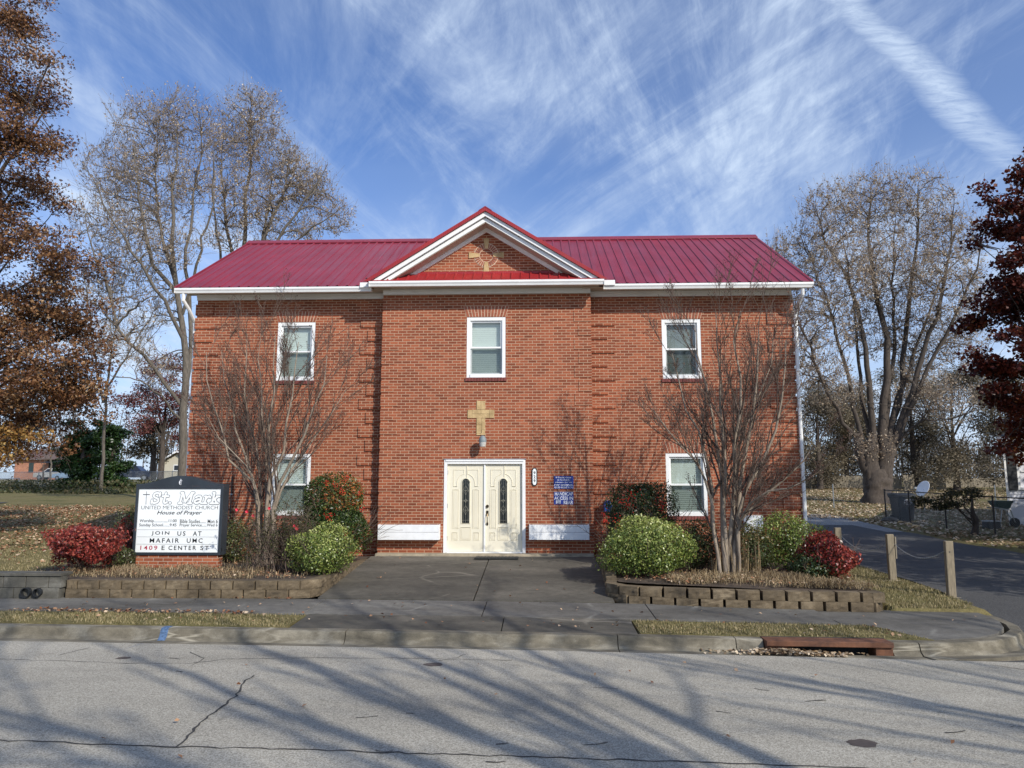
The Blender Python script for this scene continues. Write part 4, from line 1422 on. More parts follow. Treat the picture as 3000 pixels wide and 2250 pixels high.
mb.build('cabinet', signframe, sg, bevel=.006)
# arched header
cxs = (sx0 + sx1) / 2
hz = sz1 + ft + .002
top = []
hwid = (sx1 - sx0) / 2 + ft
for q in frange(-1, 1, 41):
    a = abs(q)
    hh = .045 + .165 * (0.5 + 0.5 * math.cos(math.pi * min(1, a / .92))) ** .9
    top.append((cxs + q * hwid, hz + hh))
MB().prism([(cxs - hwid, hz)] + [(cxs + hwid, hz)] + top[::-1], 'y', ys - .03, ys + .26).build('header', signframe, sg)
# white face
bx('face_panel', panel_w, sg, sx0 + .001, sx1 - .001, ys - .008, ys + .025, sz0 + .001, sz1 - .001)
pw, ph = sx1 - sx0, sz1 - sz0
U_ = lambda u: sx0 + pw * u
V_ = lambda v: sz1 - ph * v
Yf = ys - .0085
def tx(s, u0, u1, v0, v1, **k):
    return (s, U_(u0), U_(u1), V_(v1), V_(v0), k)
# outlined italic slab letters drawn as wide dark strokes with white strokes laid over them
GL = {
    'S': [[(.88, .78), (.72, .95), (.45, 1.0), (.2, .92), (.12, .74), (.22, .6), (.5, .51), (.78, .42), (.88, .25), (.75, .08), (.45, 0), (.2, .06), (.08, .24)], [(.88, .98), (.88, .70)], [(.08, .02), (.08, .30)]],
    't': [[(.4, .98), (.4, .2), (.5, .03), (.7, .03), (.82, .12)], [(.05, .68), (.82, .68)]],
    '.': [[(.15, .03), (.3, .03)]],
    'M': [[(.12, 0), (.12, 1), (.16, 1), (.5, .12), (.84, 1), (.88, 1), (.88, 0)], [(0, 0), (.26, 0)], [(.74, 0), (1.0, 0)], [(0, 1), (.18, 1)], [(.82, 1), (1.0, 1)]],
    'a': [[(.12, .56), (.3, .68), (.58, .66), (.7, .5), (.7, .1), (.85, .0)], [(.7, .4), (.35, .38), (.1, .26), (.1, .1), (.28, 0), (.5, .04), (.7, .18)]],
    'r': [[(.22, 0), (.22, .66)], [(.05, .66), (.22, .66)], [(.02, 0), (.46, 0)], [(.22, .38), (.4, .6), (.62, .67), (.74, .56)]],
    'k': [[(.22, 0), (.22, 1)], [(.05, 1), (.22, 1)], [(.02, 0), (.40, 0)], [(.7, .66), (.26, .3)], [(.42, .42), (.72, 0)], [(.55, .66), (.86, .66)], [(.58, 0), (.9, 0)]],
}
stroke_n = [0]
def stroke_letters(mb, word, w, Y, grow):
    for ch_, u0, uw in word:
        for st_ in GL[ch_]:
            P_ = []
            for x, z in st_:
                xx = U_(u0) + x * uw * pw + z * .045
                P_.append((xx, V_(.228) + z * ph * .165))
            for (ax, az), (bx_, bz) in zip(P_, P_[1:]):
                L_ = math.hypot(bx_ - ax, bz - az) or 1e-6
                tx_, tz_ = (bx_ - ax) / L_, (bz - az) / L_
                n0 = 8
                hw_ = w / 2 + grow
                a0 = math.atan2(tz_, tx_)
                pl = [(bx_ + hw_ * math.cos(a0 + q), bz + hw_ * math.sin(a0 + q)) for q in frange(-math.pi / 2, math.pi / 2, n0)]
                pl += [(ax + hw_ * math.cos(a0 + math.pi + q), az + hw_ * math.sin(a0 + math.pi + q)) for q in frange(-math.pi / 2, math.pi / 2, n0)]
                mb.add([(p_[0], Y - stroke_n[0] * .00012, p_[1]) for p_ in pl], [list(range(len(pl)))])
                stroke_n[0] += 1
word = [('S', .150, .10), ('t', .268, .095), ('.', .375, .05), ('M', .490, .155), ('a', .670, .115), ('r', .785, .10), ('k', .875, .105)]
for wd in (word[:3], word[3:]):
    mb = MB()
    stroke_n[0] = 0
    mb.mi = 0
    stroke_letters(mb, wd, .042, Yf - .0005, .0095)
    mb.mi = 1
    stroke_letters(mb, wd, .042, Yf - .0006, 0)
    mb.build('name_lettering', [ink_g, panel_w], sg, uv=False)
mb = MB()
mb.box(U_(.092) - .005, U_(.092) + .005, Yf - .001, Yf, V_(.25), V_(.04)).box(U_(.05), U_(.132), Yf - .0012, Yf, V_(.098), V_(.085))
mb.build('thin_cross', ink_g, sg, uv=False)
lettering('lettering', ink, sg, [
    tx('UNITED METHODIST CHURCH', .04, .97, .268, .325, bold=-.012),
    tx('House of Prayer', .235, .78, .345, .425, bold=.012, shear=.3),
    tx('Worship................11:00', .03, .48, .482, .542, bold=.006), tx('Bible Studies....... Mon 6', .52, .977, .482, .542, bold=.006),
    tx('Sunday School.......9:45', .028, .48, .548, .608, bold=.006), tx('Prayer Service......Wed 6', .52, .977, .548, .608, bold=.006)], Yf)
tiles = [('JOIN', .184, .40, .67, .74), ('US', .4975, .596, .67, .74), ('AT', .686, .789, .67, .74), ('MAFAIR', .168, .523, .78, .85), ('UMC', .616, .807, .78, .85),
         ('E', .317, .354, .896, .963), ('CENTER', .40, .735, .896, .963), ('ST', .784, .89, .896, .963)]
lettering('tile_lettering', ink, sg, [tx(*q, bold=.012, space=1.35) for q in tiles], Yf)
lettering('tile_numerals', redink, sg, [tx('1409', .06, .266, .896, .963, bold=.012, space=1.35)], Yf)
mb = MB()
for v in (.645, .757, .872):
    mb.box(U_(.01), U_(.985), Yf - .004, Yf, V_(v) - .003, V_(v) + .003)
mb.build('letter_track', groove, sg, uv=False)
mb = MB()
ex, ez = cxs + .01, hz + .065
k = .0021
mb.prism([(ex + .008, ez - .045), (ex + .014, ez - .045), (ex + .014, ez + .075), (ex + .008, ez + .075)], 'y', ys - .034, ys - .0305)
mb.prism([(ex - .012, ez + .040), (ex + .036, ez + .040), (ex + .036, ez + .046), (ex - .012, ez + .046)], 'y', ys - .0345, ys - .031)
mb.prism([(ex, ez - .045), (ex - .022, ez - .028), (ex - .034, ez + .0), (ex - .03, ez + .025), (ex - .012, ez + .055), (ex + .002, ez + .09), (ex - .002, ez + .055), (ex - .008, ez + .03), (ex - .004, ez + .0), (ex - .014, ez - .015), (ex - .004, ez - .03)][::-1], 'y', ys - .034, ys - .0305)
mb.build('cross_and_flame_emblem', white_ink, sg)
bx('brick_base', brick_sign, sg, sx0 + .02, sx1 - .0, ys + .0, ys + .22, -.3, sz0 - ft - .002)

# ================================================================== VEGETATION TOOLS
NR = np.random.default_rng

def norm(a):
    return a / np.maximum(np.linalg.norm(a, axis=-1, keepdims=True), 1e-9)

def tubes(P, Rr, sides, rug=0.0):
    """P (n,k,3), Rr (n,k) -> verts, quads"""
    n, k, _ = P.shape
    T = np.empty_like(P)
    T[:, 1:-1] = P[:, 2:] - P[:, :-2]
    T[:, 0] = P[:, 1] - P[:, 0]
    T[:, -1] = P[:, -1] - P[:, -2]
    T = norm(T)
    m = norm(T.mean(1))
    ref = np.where(np.abs(m[:, 2:3]) > .8, np.array([[1., 0, 0]]), np.array([[0, 0, 1.]]))
    ref = norm(np.cross(m, ref))[:, None, :]
    u = norm(ref - (ref * T).sum(-1, keepdims=True) * T)
    w = np.cross(T, u)
    a = np.arange(sides) * 2 * np.pi / sides
    RR = Rr[:, :, None, None] * np.ones((1, 1, sides, 1))
    if rug:
        g_ = NR(int(abs(P[0, 0, 0]) * 100))
        RR = RR * (1 + rug * (np.sin(3 * a + P[0, 0, 0])[None, None, :, None] * .6 + g_.normal(0, .45, (n, k, sides, 1))))
    V = P[:, :, None, :] + RR * (u[:, :, None, :] * np.cos(a)[None, None, :, None] + w[:, :, None, :] * np.sin(a)[None, None, :, None])
    V = V.reshape(-1, 3)
    i = np.arange(n)[:, None, None] * k * sides
    j = np.arange(k - 1)[None, :, None] * sides
    s = np.arange(sides)[None, None, :]
    s2 = (s + 1) % sides
    Fq = np.stack([i + j + s, i + j + s2, i + j + sides + s2, i + j + sides + s], -1).reshape(-1, 4)
    return V, Fq

class Arr:
    def __init__(s):
        s.V, s.F, s.n, s.rn = [], [], 0, []
    def add(s, V, Fq, rn=None):
        s.V.append(V)
        s.F.append(Fq + s.n)
        s.n += len(V)
        if rn is not None:
            s.rn.append(rn)
    def tub(s, P, Rr, sides, rug=0.0):
        s.add(*tubes(P, Rr, sides, rug))
    def build(s, name, mat, parent=None, smooth_=False):
        return mesh_np(name, np.concatenate(s.V), np.concatenate(s.F), mat, parent, rnd=np.concatenate(s.rn) if s.rn else None, smooth_=smooth_)

def curve_from(base, dirs, length, k, rng, up=0.1, wob=0.12):
    """grow polylines from base (n,3) along dirs, bending up by `up` and wandering"""
    n = len(base)
    P = np.empty((n, k, 3))
    P[:, 0] = base
    d = norm(dirs)
    st = (length / (k - 1))[:, None]
    for i in range(1, k):
        d = norm(d + np.array([0, 0, up]) + rng.normal(0, wob, (n, 3)))
        P[:, i] = P[:, i - 1] + d * st
    return P

def children(P, Rr, m, rng, ang=(.4, .8), ratio=(.3, .55), k=5, up=.1, wob=.12, tmin=.25, tmax=1.0, rr=.55, rmin=.004, taper=.35, lenfall=.5):
    n, kk, _ = P.shape
    L = np.linalg.norm(np.diff(P, axis=1), axis=2).sum(1)
    t = rng.uniform(tmin, tmax, (n, m))
    t[:, 0] = .97
    f = t * (kk - 1)
    i = np.minimum(f.astype(int), kk - 2)
    fr = (f - i)[..., None]
    idx = np.arange(n)[:, None]
    a, b = P[idx, i], P[idx, i + 1]
    base = (a + (b - a) * fr).reshape(-1, 3)
    tan = norm(b - a).reshape(-1, 3)
    rb = (Rr[idx, i] * (1 - fr[..., 0]) + Rr[idx, i + 1] * fr[..., 0]).reshape(-1)
    rnd = rng.normal(size=tan.shape)
    perp = norm(rnd - (rnd * tan).sum(-1, keepdims=True) * tan)
    an = rng.uniform(*ang, len(tan))[:, None]
    d = tan * np.cos(an) + perp * np.sin(an)
    Ln = (np.repeat(L, m) * rng.uniform(*ratio, n * m)) * (1 - lenfall * t.reshape(-1))
    C = curve_from(base, d, Ln, k, rng, up, wob)
    r0 = np.maximum(rb * rr, rmin)
    Rc = r0[:, None] * np.linspace(1, taper, k)[None, :]
    return C, np.maximum(Rc, rmin * .8)

def leaf_geo(C, size, rng, shape='diamond', nrm=None, spread=1.0, rn=None, aspect=.55):
    """C (n,3) centres -> V,F,rnd"""
    n = len(C)
    s = size * rng.uniform(.65, 1.3, n)[:, None]
    if nrm is None:
        nv = norm(rng.normal(size=(n, 3)))
    else:
        nv = norm(nrm + rng.normal(0, spread, (n, 3)))
    r0 = rng.normal(size=(n, 3))
    u = norm(r0 - (r0 * nv).sum(-1, keepdims=True) * nv)
    w = np.cross(nv, u)
    if rn is None:
        rn = rng.random(n)
    if shape == 'diamond':
        fold = nv * s * .12
        V = np.stack([C - u * s * .5, C + w * s * .5 * aspect + fold, C + u * s * .5, C - w * s * .5 * aspect + fold], 1).reshape(-1, 3)
        Fq = np.arange(n * 4).reshape(n, 4)
        return V, Fq, rn
    if shape == 'star':
        Vs = []
        for a in (-1.0, 0, 1.0):
            d = u * math.cos(a) + w * math.sin(a)
            e = -u * math.sin(a) + w * math.cos(a)
            L_ = 1.0 if a == 0 else .8
            Vs += [C - d * s * .12, C + d * s * .3 + e * s * .13 + nv * s * .06, C + d * s * .62 * L_, C + d * s * .3 - e * s * .13 - nv * s * .03]
        V = np.stack(Vs, 1).reshape(-1, 3)
        return V, np.arange(n * 12).reshape(n * 3, 4), np.repeat(rn, 3)

def along(P, n, rng, tmin=0.2):
    """n random points along the polylines"""
    m, k, _ = P.shape
    idx = rng.integers(0, m, n)
    f = rng.uniform(tmin, 1, n) * (k - 1)
    i = np.minimum(f.astype(int), k - 2)
    fr = (f - i)[:, None]
    return P[idx, i] * (1 - fr) + P[idx, i + 1] * fr

def polyl(pts, k):
    """resample a list of points into k"""
    pts = np.array(pts, float)
    seg = np.linalg.norm(np.diff(pts, axis=0), axis=1)
    c = np.concatenate([[0], np.cumsum(seg)])
    t = np.linspace(0, c[-1], k)
    return np.stack([np.interp(t, c, pts[:, i]) for i in range(3)], 1)

def lumpy(d, rng, n=9, amp=.22, freq=2.3):
    """cheap smooth noise on directions"""
    out = np.zeros(len(d))
    for _ in range(n):
        ax = norm(rng.normal(size=3))
        out += np.sin(d @ ax * freq * rng.uniform(.7, 1.8) * 2 + rng.uniform(0, 6.28))
    return 1 + amp * out / math.sqrt(n)

def bush(name, label, cat, px, py_base, Y, rx, ry, h, mat, leaf, n, seed, stems=22, group=None, shape='diamond', amp=.10, zb=None, aspect=.55, colfn=None, stem_mat=None, cx=None, flat=.55, parts=True, spread=.8, smear=.10, low=.08):
    """rounded leafy shrub standing at (x, Y)"""
    rng = NR(seed)
    x = at(px, py_base, Y).x if cx is None else cx
    z0 = zb if zb is not None else -.15
    t = thing(name, label, cat, (x, Y, z0), group)
    d = norm(rng.normal(size=(n, 3)))
    lump = lumpy(d, NR(seed + 1), amp=amp)
    rad = lump * (1 - np.abs(rng.normal(0, smear, n)) * 1.6)
    inner = rng.random(n) < .18
    rad = np.where(inner, rad * rng.uniform(.45, .95, n), rad)
    stray = rng.random(n) < .06
    rad = np.where(stray, rad * rng.uniform(1.02, 1.2, n), rad)
    rad = rad * (1 + .10 * np.sin(d[:, 0] * 3.1 + seed) * np.sin(d[:, 1] * 2.3 + d[:, 2] * 2.7 + seed * 1.7))
    C = d * rad[:, None] * np.array([rx, ry, h * flat])
    C[:, 2] += h * (1 - flat)
    k_ = C[:, 2] > low * h * rng.uniform(.2, 1.6, n)
    C, d = C[k_], d[k_]
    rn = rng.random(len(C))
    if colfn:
        rn = colfn(C / np.array([rx, ry, h]), rn, rng)
    C = C + np.array([x, Y, z0])
    A = Arr()
    A.add(*leaf_geo(C, leaf, rng, shape, d, spread, rn, aspect))
    A.build('foliage', mat, t)
    B = Arr()
    nb = stems
    base = np.array([x, Y, z0]) + rng.normal(0, .07, (nb, 3)) * np.array([1, 1, 0])
    dirs = norm(rng.normal(0, .55, (nb, 3)) * np.array([rx, ry, 0]) / max(rx, ry) + np.array([0, 0, 1]))
    P = curve_from(base, dirs, np.full(nb, h * .85), 6, rng, .02, .08)
    Rr = np.full((nb, 6), .011) * np.linspace(1, .4, 6)
    B.tub(P, Rr, 5)
    P2, R2 = children(P, Rr, 6, rng, (.4, .9), (.35, .6), 4, .05, .12, .2, .95, .6, .004)
    B.tub(P2, R2, 3)
    B.build('stem', stem_mat or twig_r, t)
    return t, P2

# ================================================================== SHRUBS IN THE BEDS
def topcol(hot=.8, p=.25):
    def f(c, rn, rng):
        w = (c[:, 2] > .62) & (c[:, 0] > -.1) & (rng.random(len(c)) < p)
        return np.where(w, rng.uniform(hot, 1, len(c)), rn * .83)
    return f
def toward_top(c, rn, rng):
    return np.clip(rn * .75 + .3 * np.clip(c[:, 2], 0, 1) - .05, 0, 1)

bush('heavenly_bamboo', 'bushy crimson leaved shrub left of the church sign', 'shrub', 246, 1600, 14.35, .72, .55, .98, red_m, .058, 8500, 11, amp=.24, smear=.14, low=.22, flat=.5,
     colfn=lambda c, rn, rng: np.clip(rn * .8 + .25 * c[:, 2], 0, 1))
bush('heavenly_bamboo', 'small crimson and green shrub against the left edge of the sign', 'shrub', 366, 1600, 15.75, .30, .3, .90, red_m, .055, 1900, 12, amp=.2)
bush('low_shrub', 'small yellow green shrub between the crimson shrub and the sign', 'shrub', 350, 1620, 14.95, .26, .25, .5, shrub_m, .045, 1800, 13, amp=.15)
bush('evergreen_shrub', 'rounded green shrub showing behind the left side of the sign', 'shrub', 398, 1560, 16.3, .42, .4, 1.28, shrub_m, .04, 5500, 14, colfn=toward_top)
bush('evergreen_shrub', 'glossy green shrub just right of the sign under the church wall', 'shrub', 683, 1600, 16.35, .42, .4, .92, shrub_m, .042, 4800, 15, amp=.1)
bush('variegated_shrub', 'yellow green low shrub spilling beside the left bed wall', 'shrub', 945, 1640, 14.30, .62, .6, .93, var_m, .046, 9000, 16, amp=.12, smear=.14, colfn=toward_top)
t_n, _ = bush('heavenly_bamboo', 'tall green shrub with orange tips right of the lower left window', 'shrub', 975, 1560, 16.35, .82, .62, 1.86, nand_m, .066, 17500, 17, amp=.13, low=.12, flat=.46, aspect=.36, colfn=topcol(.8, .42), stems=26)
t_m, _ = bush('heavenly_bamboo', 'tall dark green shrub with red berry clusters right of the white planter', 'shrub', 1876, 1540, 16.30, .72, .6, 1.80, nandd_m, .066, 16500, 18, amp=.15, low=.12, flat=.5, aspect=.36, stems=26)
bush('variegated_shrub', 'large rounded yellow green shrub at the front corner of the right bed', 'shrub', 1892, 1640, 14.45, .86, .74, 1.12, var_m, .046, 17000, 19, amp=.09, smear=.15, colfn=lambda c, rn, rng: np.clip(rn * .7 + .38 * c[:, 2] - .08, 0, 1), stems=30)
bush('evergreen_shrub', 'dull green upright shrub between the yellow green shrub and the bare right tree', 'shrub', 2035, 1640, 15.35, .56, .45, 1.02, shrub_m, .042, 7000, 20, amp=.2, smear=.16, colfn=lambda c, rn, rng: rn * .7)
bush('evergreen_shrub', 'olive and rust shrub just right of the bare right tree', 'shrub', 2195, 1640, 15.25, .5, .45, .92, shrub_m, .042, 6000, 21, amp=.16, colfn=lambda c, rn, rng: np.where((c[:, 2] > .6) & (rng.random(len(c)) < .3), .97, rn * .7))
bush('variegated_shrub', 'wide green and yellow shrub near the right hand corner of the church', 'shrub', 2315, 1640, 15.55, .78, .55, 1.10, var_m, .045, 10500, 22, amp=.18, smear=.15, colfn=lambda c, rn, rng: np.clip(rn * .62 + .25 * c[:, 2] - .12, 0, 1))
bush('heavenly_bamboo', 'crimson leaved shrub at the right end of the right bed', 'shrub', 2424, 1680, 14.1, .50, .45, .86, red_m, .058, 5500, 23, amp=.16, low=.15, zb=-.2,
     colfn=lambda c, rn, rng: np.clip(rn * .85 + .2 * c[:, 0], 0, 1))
bush('low_shrub', 'dark green low shrub under the crimson shrub of the right bed', 'shrub', 2380, 1690, 14.0, .46, .35, .52, nandd_m, .05, 3200, 24, amp=.14, zb=-.2)

def berries(t, x, Y, pts, seed):
    rng = random.Random(seed)
    mb = MB()
    for px, py, s in pts:
        p = at(px, py, Y)
        for _ in range(int(26 * s)):
            q = p + Vector((rng.gauss(0, .05 * s), rng.gauss(0, .03), rng.gauss(0, .065 * s)))
            r_ = rng.uniform(.008, .014)
            mb.add([q + Vector(v) * r_ for v in ((1, 0, 0), (-1, 0, 0), (0, 1, 0), (0, -1, 0), (0, 0, 1), (0, 0, -1))],
                   [(0, 2, 4), (2, 1, 4), (1, 3, 4), (3, 0, 4), (2, 0, 5), (1, 2, 5), (3, 1, 5), (0, 3, 5)])
    kind(mb.build('berries', berry_m, t, uv=False), 'stuff')
berries(t_n, 0, 15.72, [(1015, 1402, 1.2), (1052, 1443, 1), (962, 1515, 1.3), (1058, 1492, .8), (1010, 1560, .8), (1014, 1583, .6), (981, 1422, .7), (957, 1412, .6), (1003, 1440, .7)], 1)
berries(t_m, 0, 15.66, [(1852, 1456, 1.6), (1823, 1473, 1), (1938, 1473, 1.3), (1776, 1518, 1.5), (1811, 1530, 1.3), (1842, 1470, 1)], 2)

# scrubby rose with few leaves and a handful of red flowers
rng = NR(31)
rx_ = at(802, 1690, 14.35).x
rs = thing('rose_bush', 'leggy brown rose bush with sparse leaves and a few red flowers', 'shrub', (rx_, 14.35, -.13))
B = Arr()
nb = 60
base = np.array([rx_ + .05, 14.45, -.13]) + np.clip(rng.normal(0, 1, (nb, 3)), -1.6, 1.6) * np.array([.30, .22, 0])
P = curve_from(base, rng.normal(0, .2, (nb, 3)) * np.array([1, .8, 0]) + np.array([0, 0, 1]), rng.uniform(.6, 1.35, nb), 7, rng, .03, .12)
Rr = np.full((nb, 7), .008) * np.linspace(1, .4, 7)
B.tub(P, Rr, 4)
P2, R2 = children(P, Rr, 9, rng, (.4, 1.0), (.25, .5), 4, .08, .15, .1, 1, .6, .003)
B.tub(P2, R2, 3)
P3, R3 = children(P2, R2, 3, rng, (.4, 1.0), (.4, .7), 3, .08, .15, .2, 1, .6, .0025)
B.tub(P3, R3, 3)
B.build('stem', twig_r, rs)
A = Arr()
C = along(P3, 5200, rng)
A.add(*leaf_geo(C + rng.normal(0, .02, C.shape), .036, rng))
A.build('foliage', rose_m, rs)
mb = MB()
for px, py in ((695, 1493), (724, 1499), (743, 1511), (864, 1541), (871, 1548), (790, 1489)):
    q = at(px, py, 14.35)
    for a in range(7):
        an = a * .9
        mb.add([q, q + Vector((.028 * math.cos(an), -.015, .028 * math.sin(an))), q + Vector((.034 * math.cos(an + .5), -.03, .034 * math.sin(an + .5))), q + Vector((.026 * math.cos(an + 1), -.012, .026 * math.sin(an + 1)))], [(0, 1, 2, 3)])
mb.build('flowers', petal_m, rs, uv=False)

# bare multi-stemmed crape myrtles
def myrtle(label, bxy, zb, tips, seed, extra=None, fine=1.0):
    rng = NR(seed)
    t = thing('crape_myrtle', label, 'tree', (bxy[0], bxy[1], zb), 'bare crape myrtles before the church')
    A = Arr()
    Pl, Rl = [], []
    for i, (pts, r0) in enumerate(tips):
        pts = list(pts)
        e = pts[-1]
        pts[-1] = Vector(pts[-2]).lerp(Vector(e), .62)
        lean = (pts[2][0] - bxy[0]) / max(.6, pts[2][2] - zb)
        b = Vector((bxy[0] + max(-.24, min(.24, lean * .55)) + rng.uniform(-.03, .03), bxy[1] + rng.uniform(-.13, .13), zb - .05))
        w = [b] + [Vector(q) for q in pts]
        w[1].x += (b.x - bxy[0]) * .5
        P = polyl([list(q) for q in w], 9)
        P[2:-1] += rng.normal(0, .035, (6, 3))
        Pl.append(P)
        Rl.append(r0 * .9 * (np.linspace(1, .0, 9) ** .9 * .85 + .15))
    P, Rr = np.array(Pl), np.array(Rl)
    A.tub(P, Rr, 8)
    tr = A.build('trunk', bark_m, t, smooth_=True)
    B = Arr()
    P1, R1 = children(P, Rr, 10, rng, (.22, .6), (.22, .42), 6, .07, .07, .25, .93, .6, .0065, .35, .35)
    B.tub(P1, R1, 5)
    P2, R2 = children(P1, R1, 8, rng, (.25, .6), (.3, .55), 5, .07, .08, .2, 1, .6, .0048, .4, .4)
    B.tub(P2, R2, 4)
    P3, R3 = children(P2, R2, int(6 * fine), rng, (.25, .7), (.4, .75), 4, .06, .1, .15, 1, .6, .0030, .5, .3)
    B.tub(P3, R3, 3)
    B.build('twigs', twig_r, t)
    # dry seed heads at the twig tips
    tipsP = P3[:, -1][rng.random(len(P3)) < .42]
    C = np.repeat(tipsP, 4, 0) + rng.normal(0, .018, (len(tipsP) * 4, 3))
    D = Arr()
    D.add(*leaf_geo(C, .024, rng, aspect=.8))
    D.build('seed_heads', seed_m, t)
    return t
seed_m = leafmat('dry_seed_heads', [(0, (0.05, 0.025, 0.02)), (1, (0.17, 0.085, 0.06))], 0.8, 0.05)
def tp(px, py, Y):
    return at(px, py, Y)
Ym = 16.25
myrtle('bare crape myrtle leaning fan-like in front of the left windows', (at(778, 1620, Ym).x, Ym), -.13, [
    ([tp(770, 1500, Ym), tp(735, 1400, Ym - .1), tp(665, 1330, Ym - .3), tp(612, 1150, Ym - .4), tp(600, 960, Ym - .3)], .045),
    ([tp(768, 1500, Ym), tp(745, 1420, Ym), tp(700, 1310, Ym + .2), tp(665, 1150, Ym + .3), tp(640, 960, Ym + .3)], .05),
    ([tp(772, 1490, Ym + .1), tp(760, 1380, Ym + .2), tp(735, 1250, Ym + .3), tp(715, 1090, Ym + .4), tp(730, 910, Ym + .5)], .05),
    ([tp(780, 1490, Ym - .1), tp(785, 1370, Ym - .3), tp(790, 1240, Ym - .5), tp(800, 1080, Ym - .6), tp(812, 920, Ym - .6)], .055),
    ([tp(785, 1500, Ym), tp(800, 1410, Ym), tp(835, 1300, Ym + .2), tp(865, 1120, Ym + .3), tp(880, 930, Ym + .2)], .055),
    ([tp(792, 1500, Ym - .1), tp(820, 1410, Ym - .2), tp(870, 1320, Ym - .4), tp(930, 1180, Ym - .5), tp(975, 960, Ym - .5)], .055),
    ([tp(795, 1500, Ym), tp(830, 1400, Ym + .1), tp(890, 1320, Ym + .2), tp(960, 1230, Ym + .3), tp(1050, 1080, Ym + .3)], .045),
    ([tp(776, 1500, Ym - .1), tp(752, 1400, Ym - .4), tp(690, 1330, Ym - .6), tp(625, 1270, Ym - .8), tp(598, 1190, Ym - .9)], .035),
    ([tp(780, 1480, Ym + .1), tp(778, 1330, Ym + .3), tp(770, 1180, Ym + .5), tp(760, 1020, Ym + .6), tp(770, 930, Ym + .6)], .04)], 41)
Ym = 14.75
myrtle('bare crape myrtle with many upright trunks in front of the right windows', (at(2125, 1640, Ym).x, Ym), -.18, [
    ([tp(2098, 1520, Ym), tp(2070, 1400, Ym), tp(2030, 1330, Ym - .1), tp(1960, 1270, Ym - .2), tp(1880, 1150, Ym - .2)], .045),
    ([tp(2100, 1520, Ym + .1), tp(2085, 1420, Ym + .1), tp(2055, 1300, Ym + .2), tp(2000, 1160, Ym + .3), tp(1950, 960, Ym + .2)], .05),
    ([tp(2112, 1500, Ym + .1), tp(2105, 1360, Ym + .2), tp(2080, 1200, Ym + .4), tp(2050, 1040, Ym + .5), tp(2030, 900, Ym + .5)], .055),
    ([tp(2120, 1500, Ym), tp(2122, 1350, Ym), tp(2110, 1180, Ym), tp(2092, 1000, Ym - .1), tp(2100, 860, Ym - .1)], .055),
    ([tp(2140, 1480, Ym - .1), tp(2165, 1330, Ym - .2), tp(2172, 1180, Ym - .3), tp(2160, 1010, Ym - .3), tp(2175, 850, Ym - .4)], .06),
    ([tp(2148, 1500, Ym), tp(2175, 1400, Ym + .1), tp(2200, 1260, Ym + .3), tp(2225, 1060, Ym + .4), tp(2222, 870, Ym + .5)], .06),
    ([tp(2152, 1500, Ym - .1), tp(2190, 1420, Ym - .2), tp(2245, 1330, Ym - .3), tp(2290, 1150, Ym - .5), tp(2310, 900, Ym - .6)], .055),
    ([tp(2155, 1520, Ym), tp(2205, 1480, Ym), tp(2260, 1440, Ym - .1), tp(2330, 1385, Ym - .3), tp(2400, 1280, Ym - .5)], .05),
    ([tp(2150, 1510, Ym - .2), tp(2200, 1460, Ym - .5), tp(2280, 1445, Ym - .8), tp(2350, 1415, Ym - 1.0), tp(2460, 1340, Ym - 1.2)], .038),
    ([tp(2145, 1500, Ym + .1), tp(2160, 1390, Ym + .3), tp(2180, 1240, Ym + .6), tp(2260, 1060, Ym + .8), tp(2270, 930, Ym + .9)], .045)], 43)

# ================================================================== TREES
def px_lumps(Y, L, rng, dy=1.5):
    """lumps given as seen (px, py, radius px) at depth Y -> list of centre, radius"""
    out = []
    for l in L:
        yy_ = Y + rng.uniform(-dy, dy) + (l[3] if len(l) > 3 else 0)
        c = at(l[0], l[1], yy_)
        out.append((np.array(c), l[2] / F * yy_))
    return out

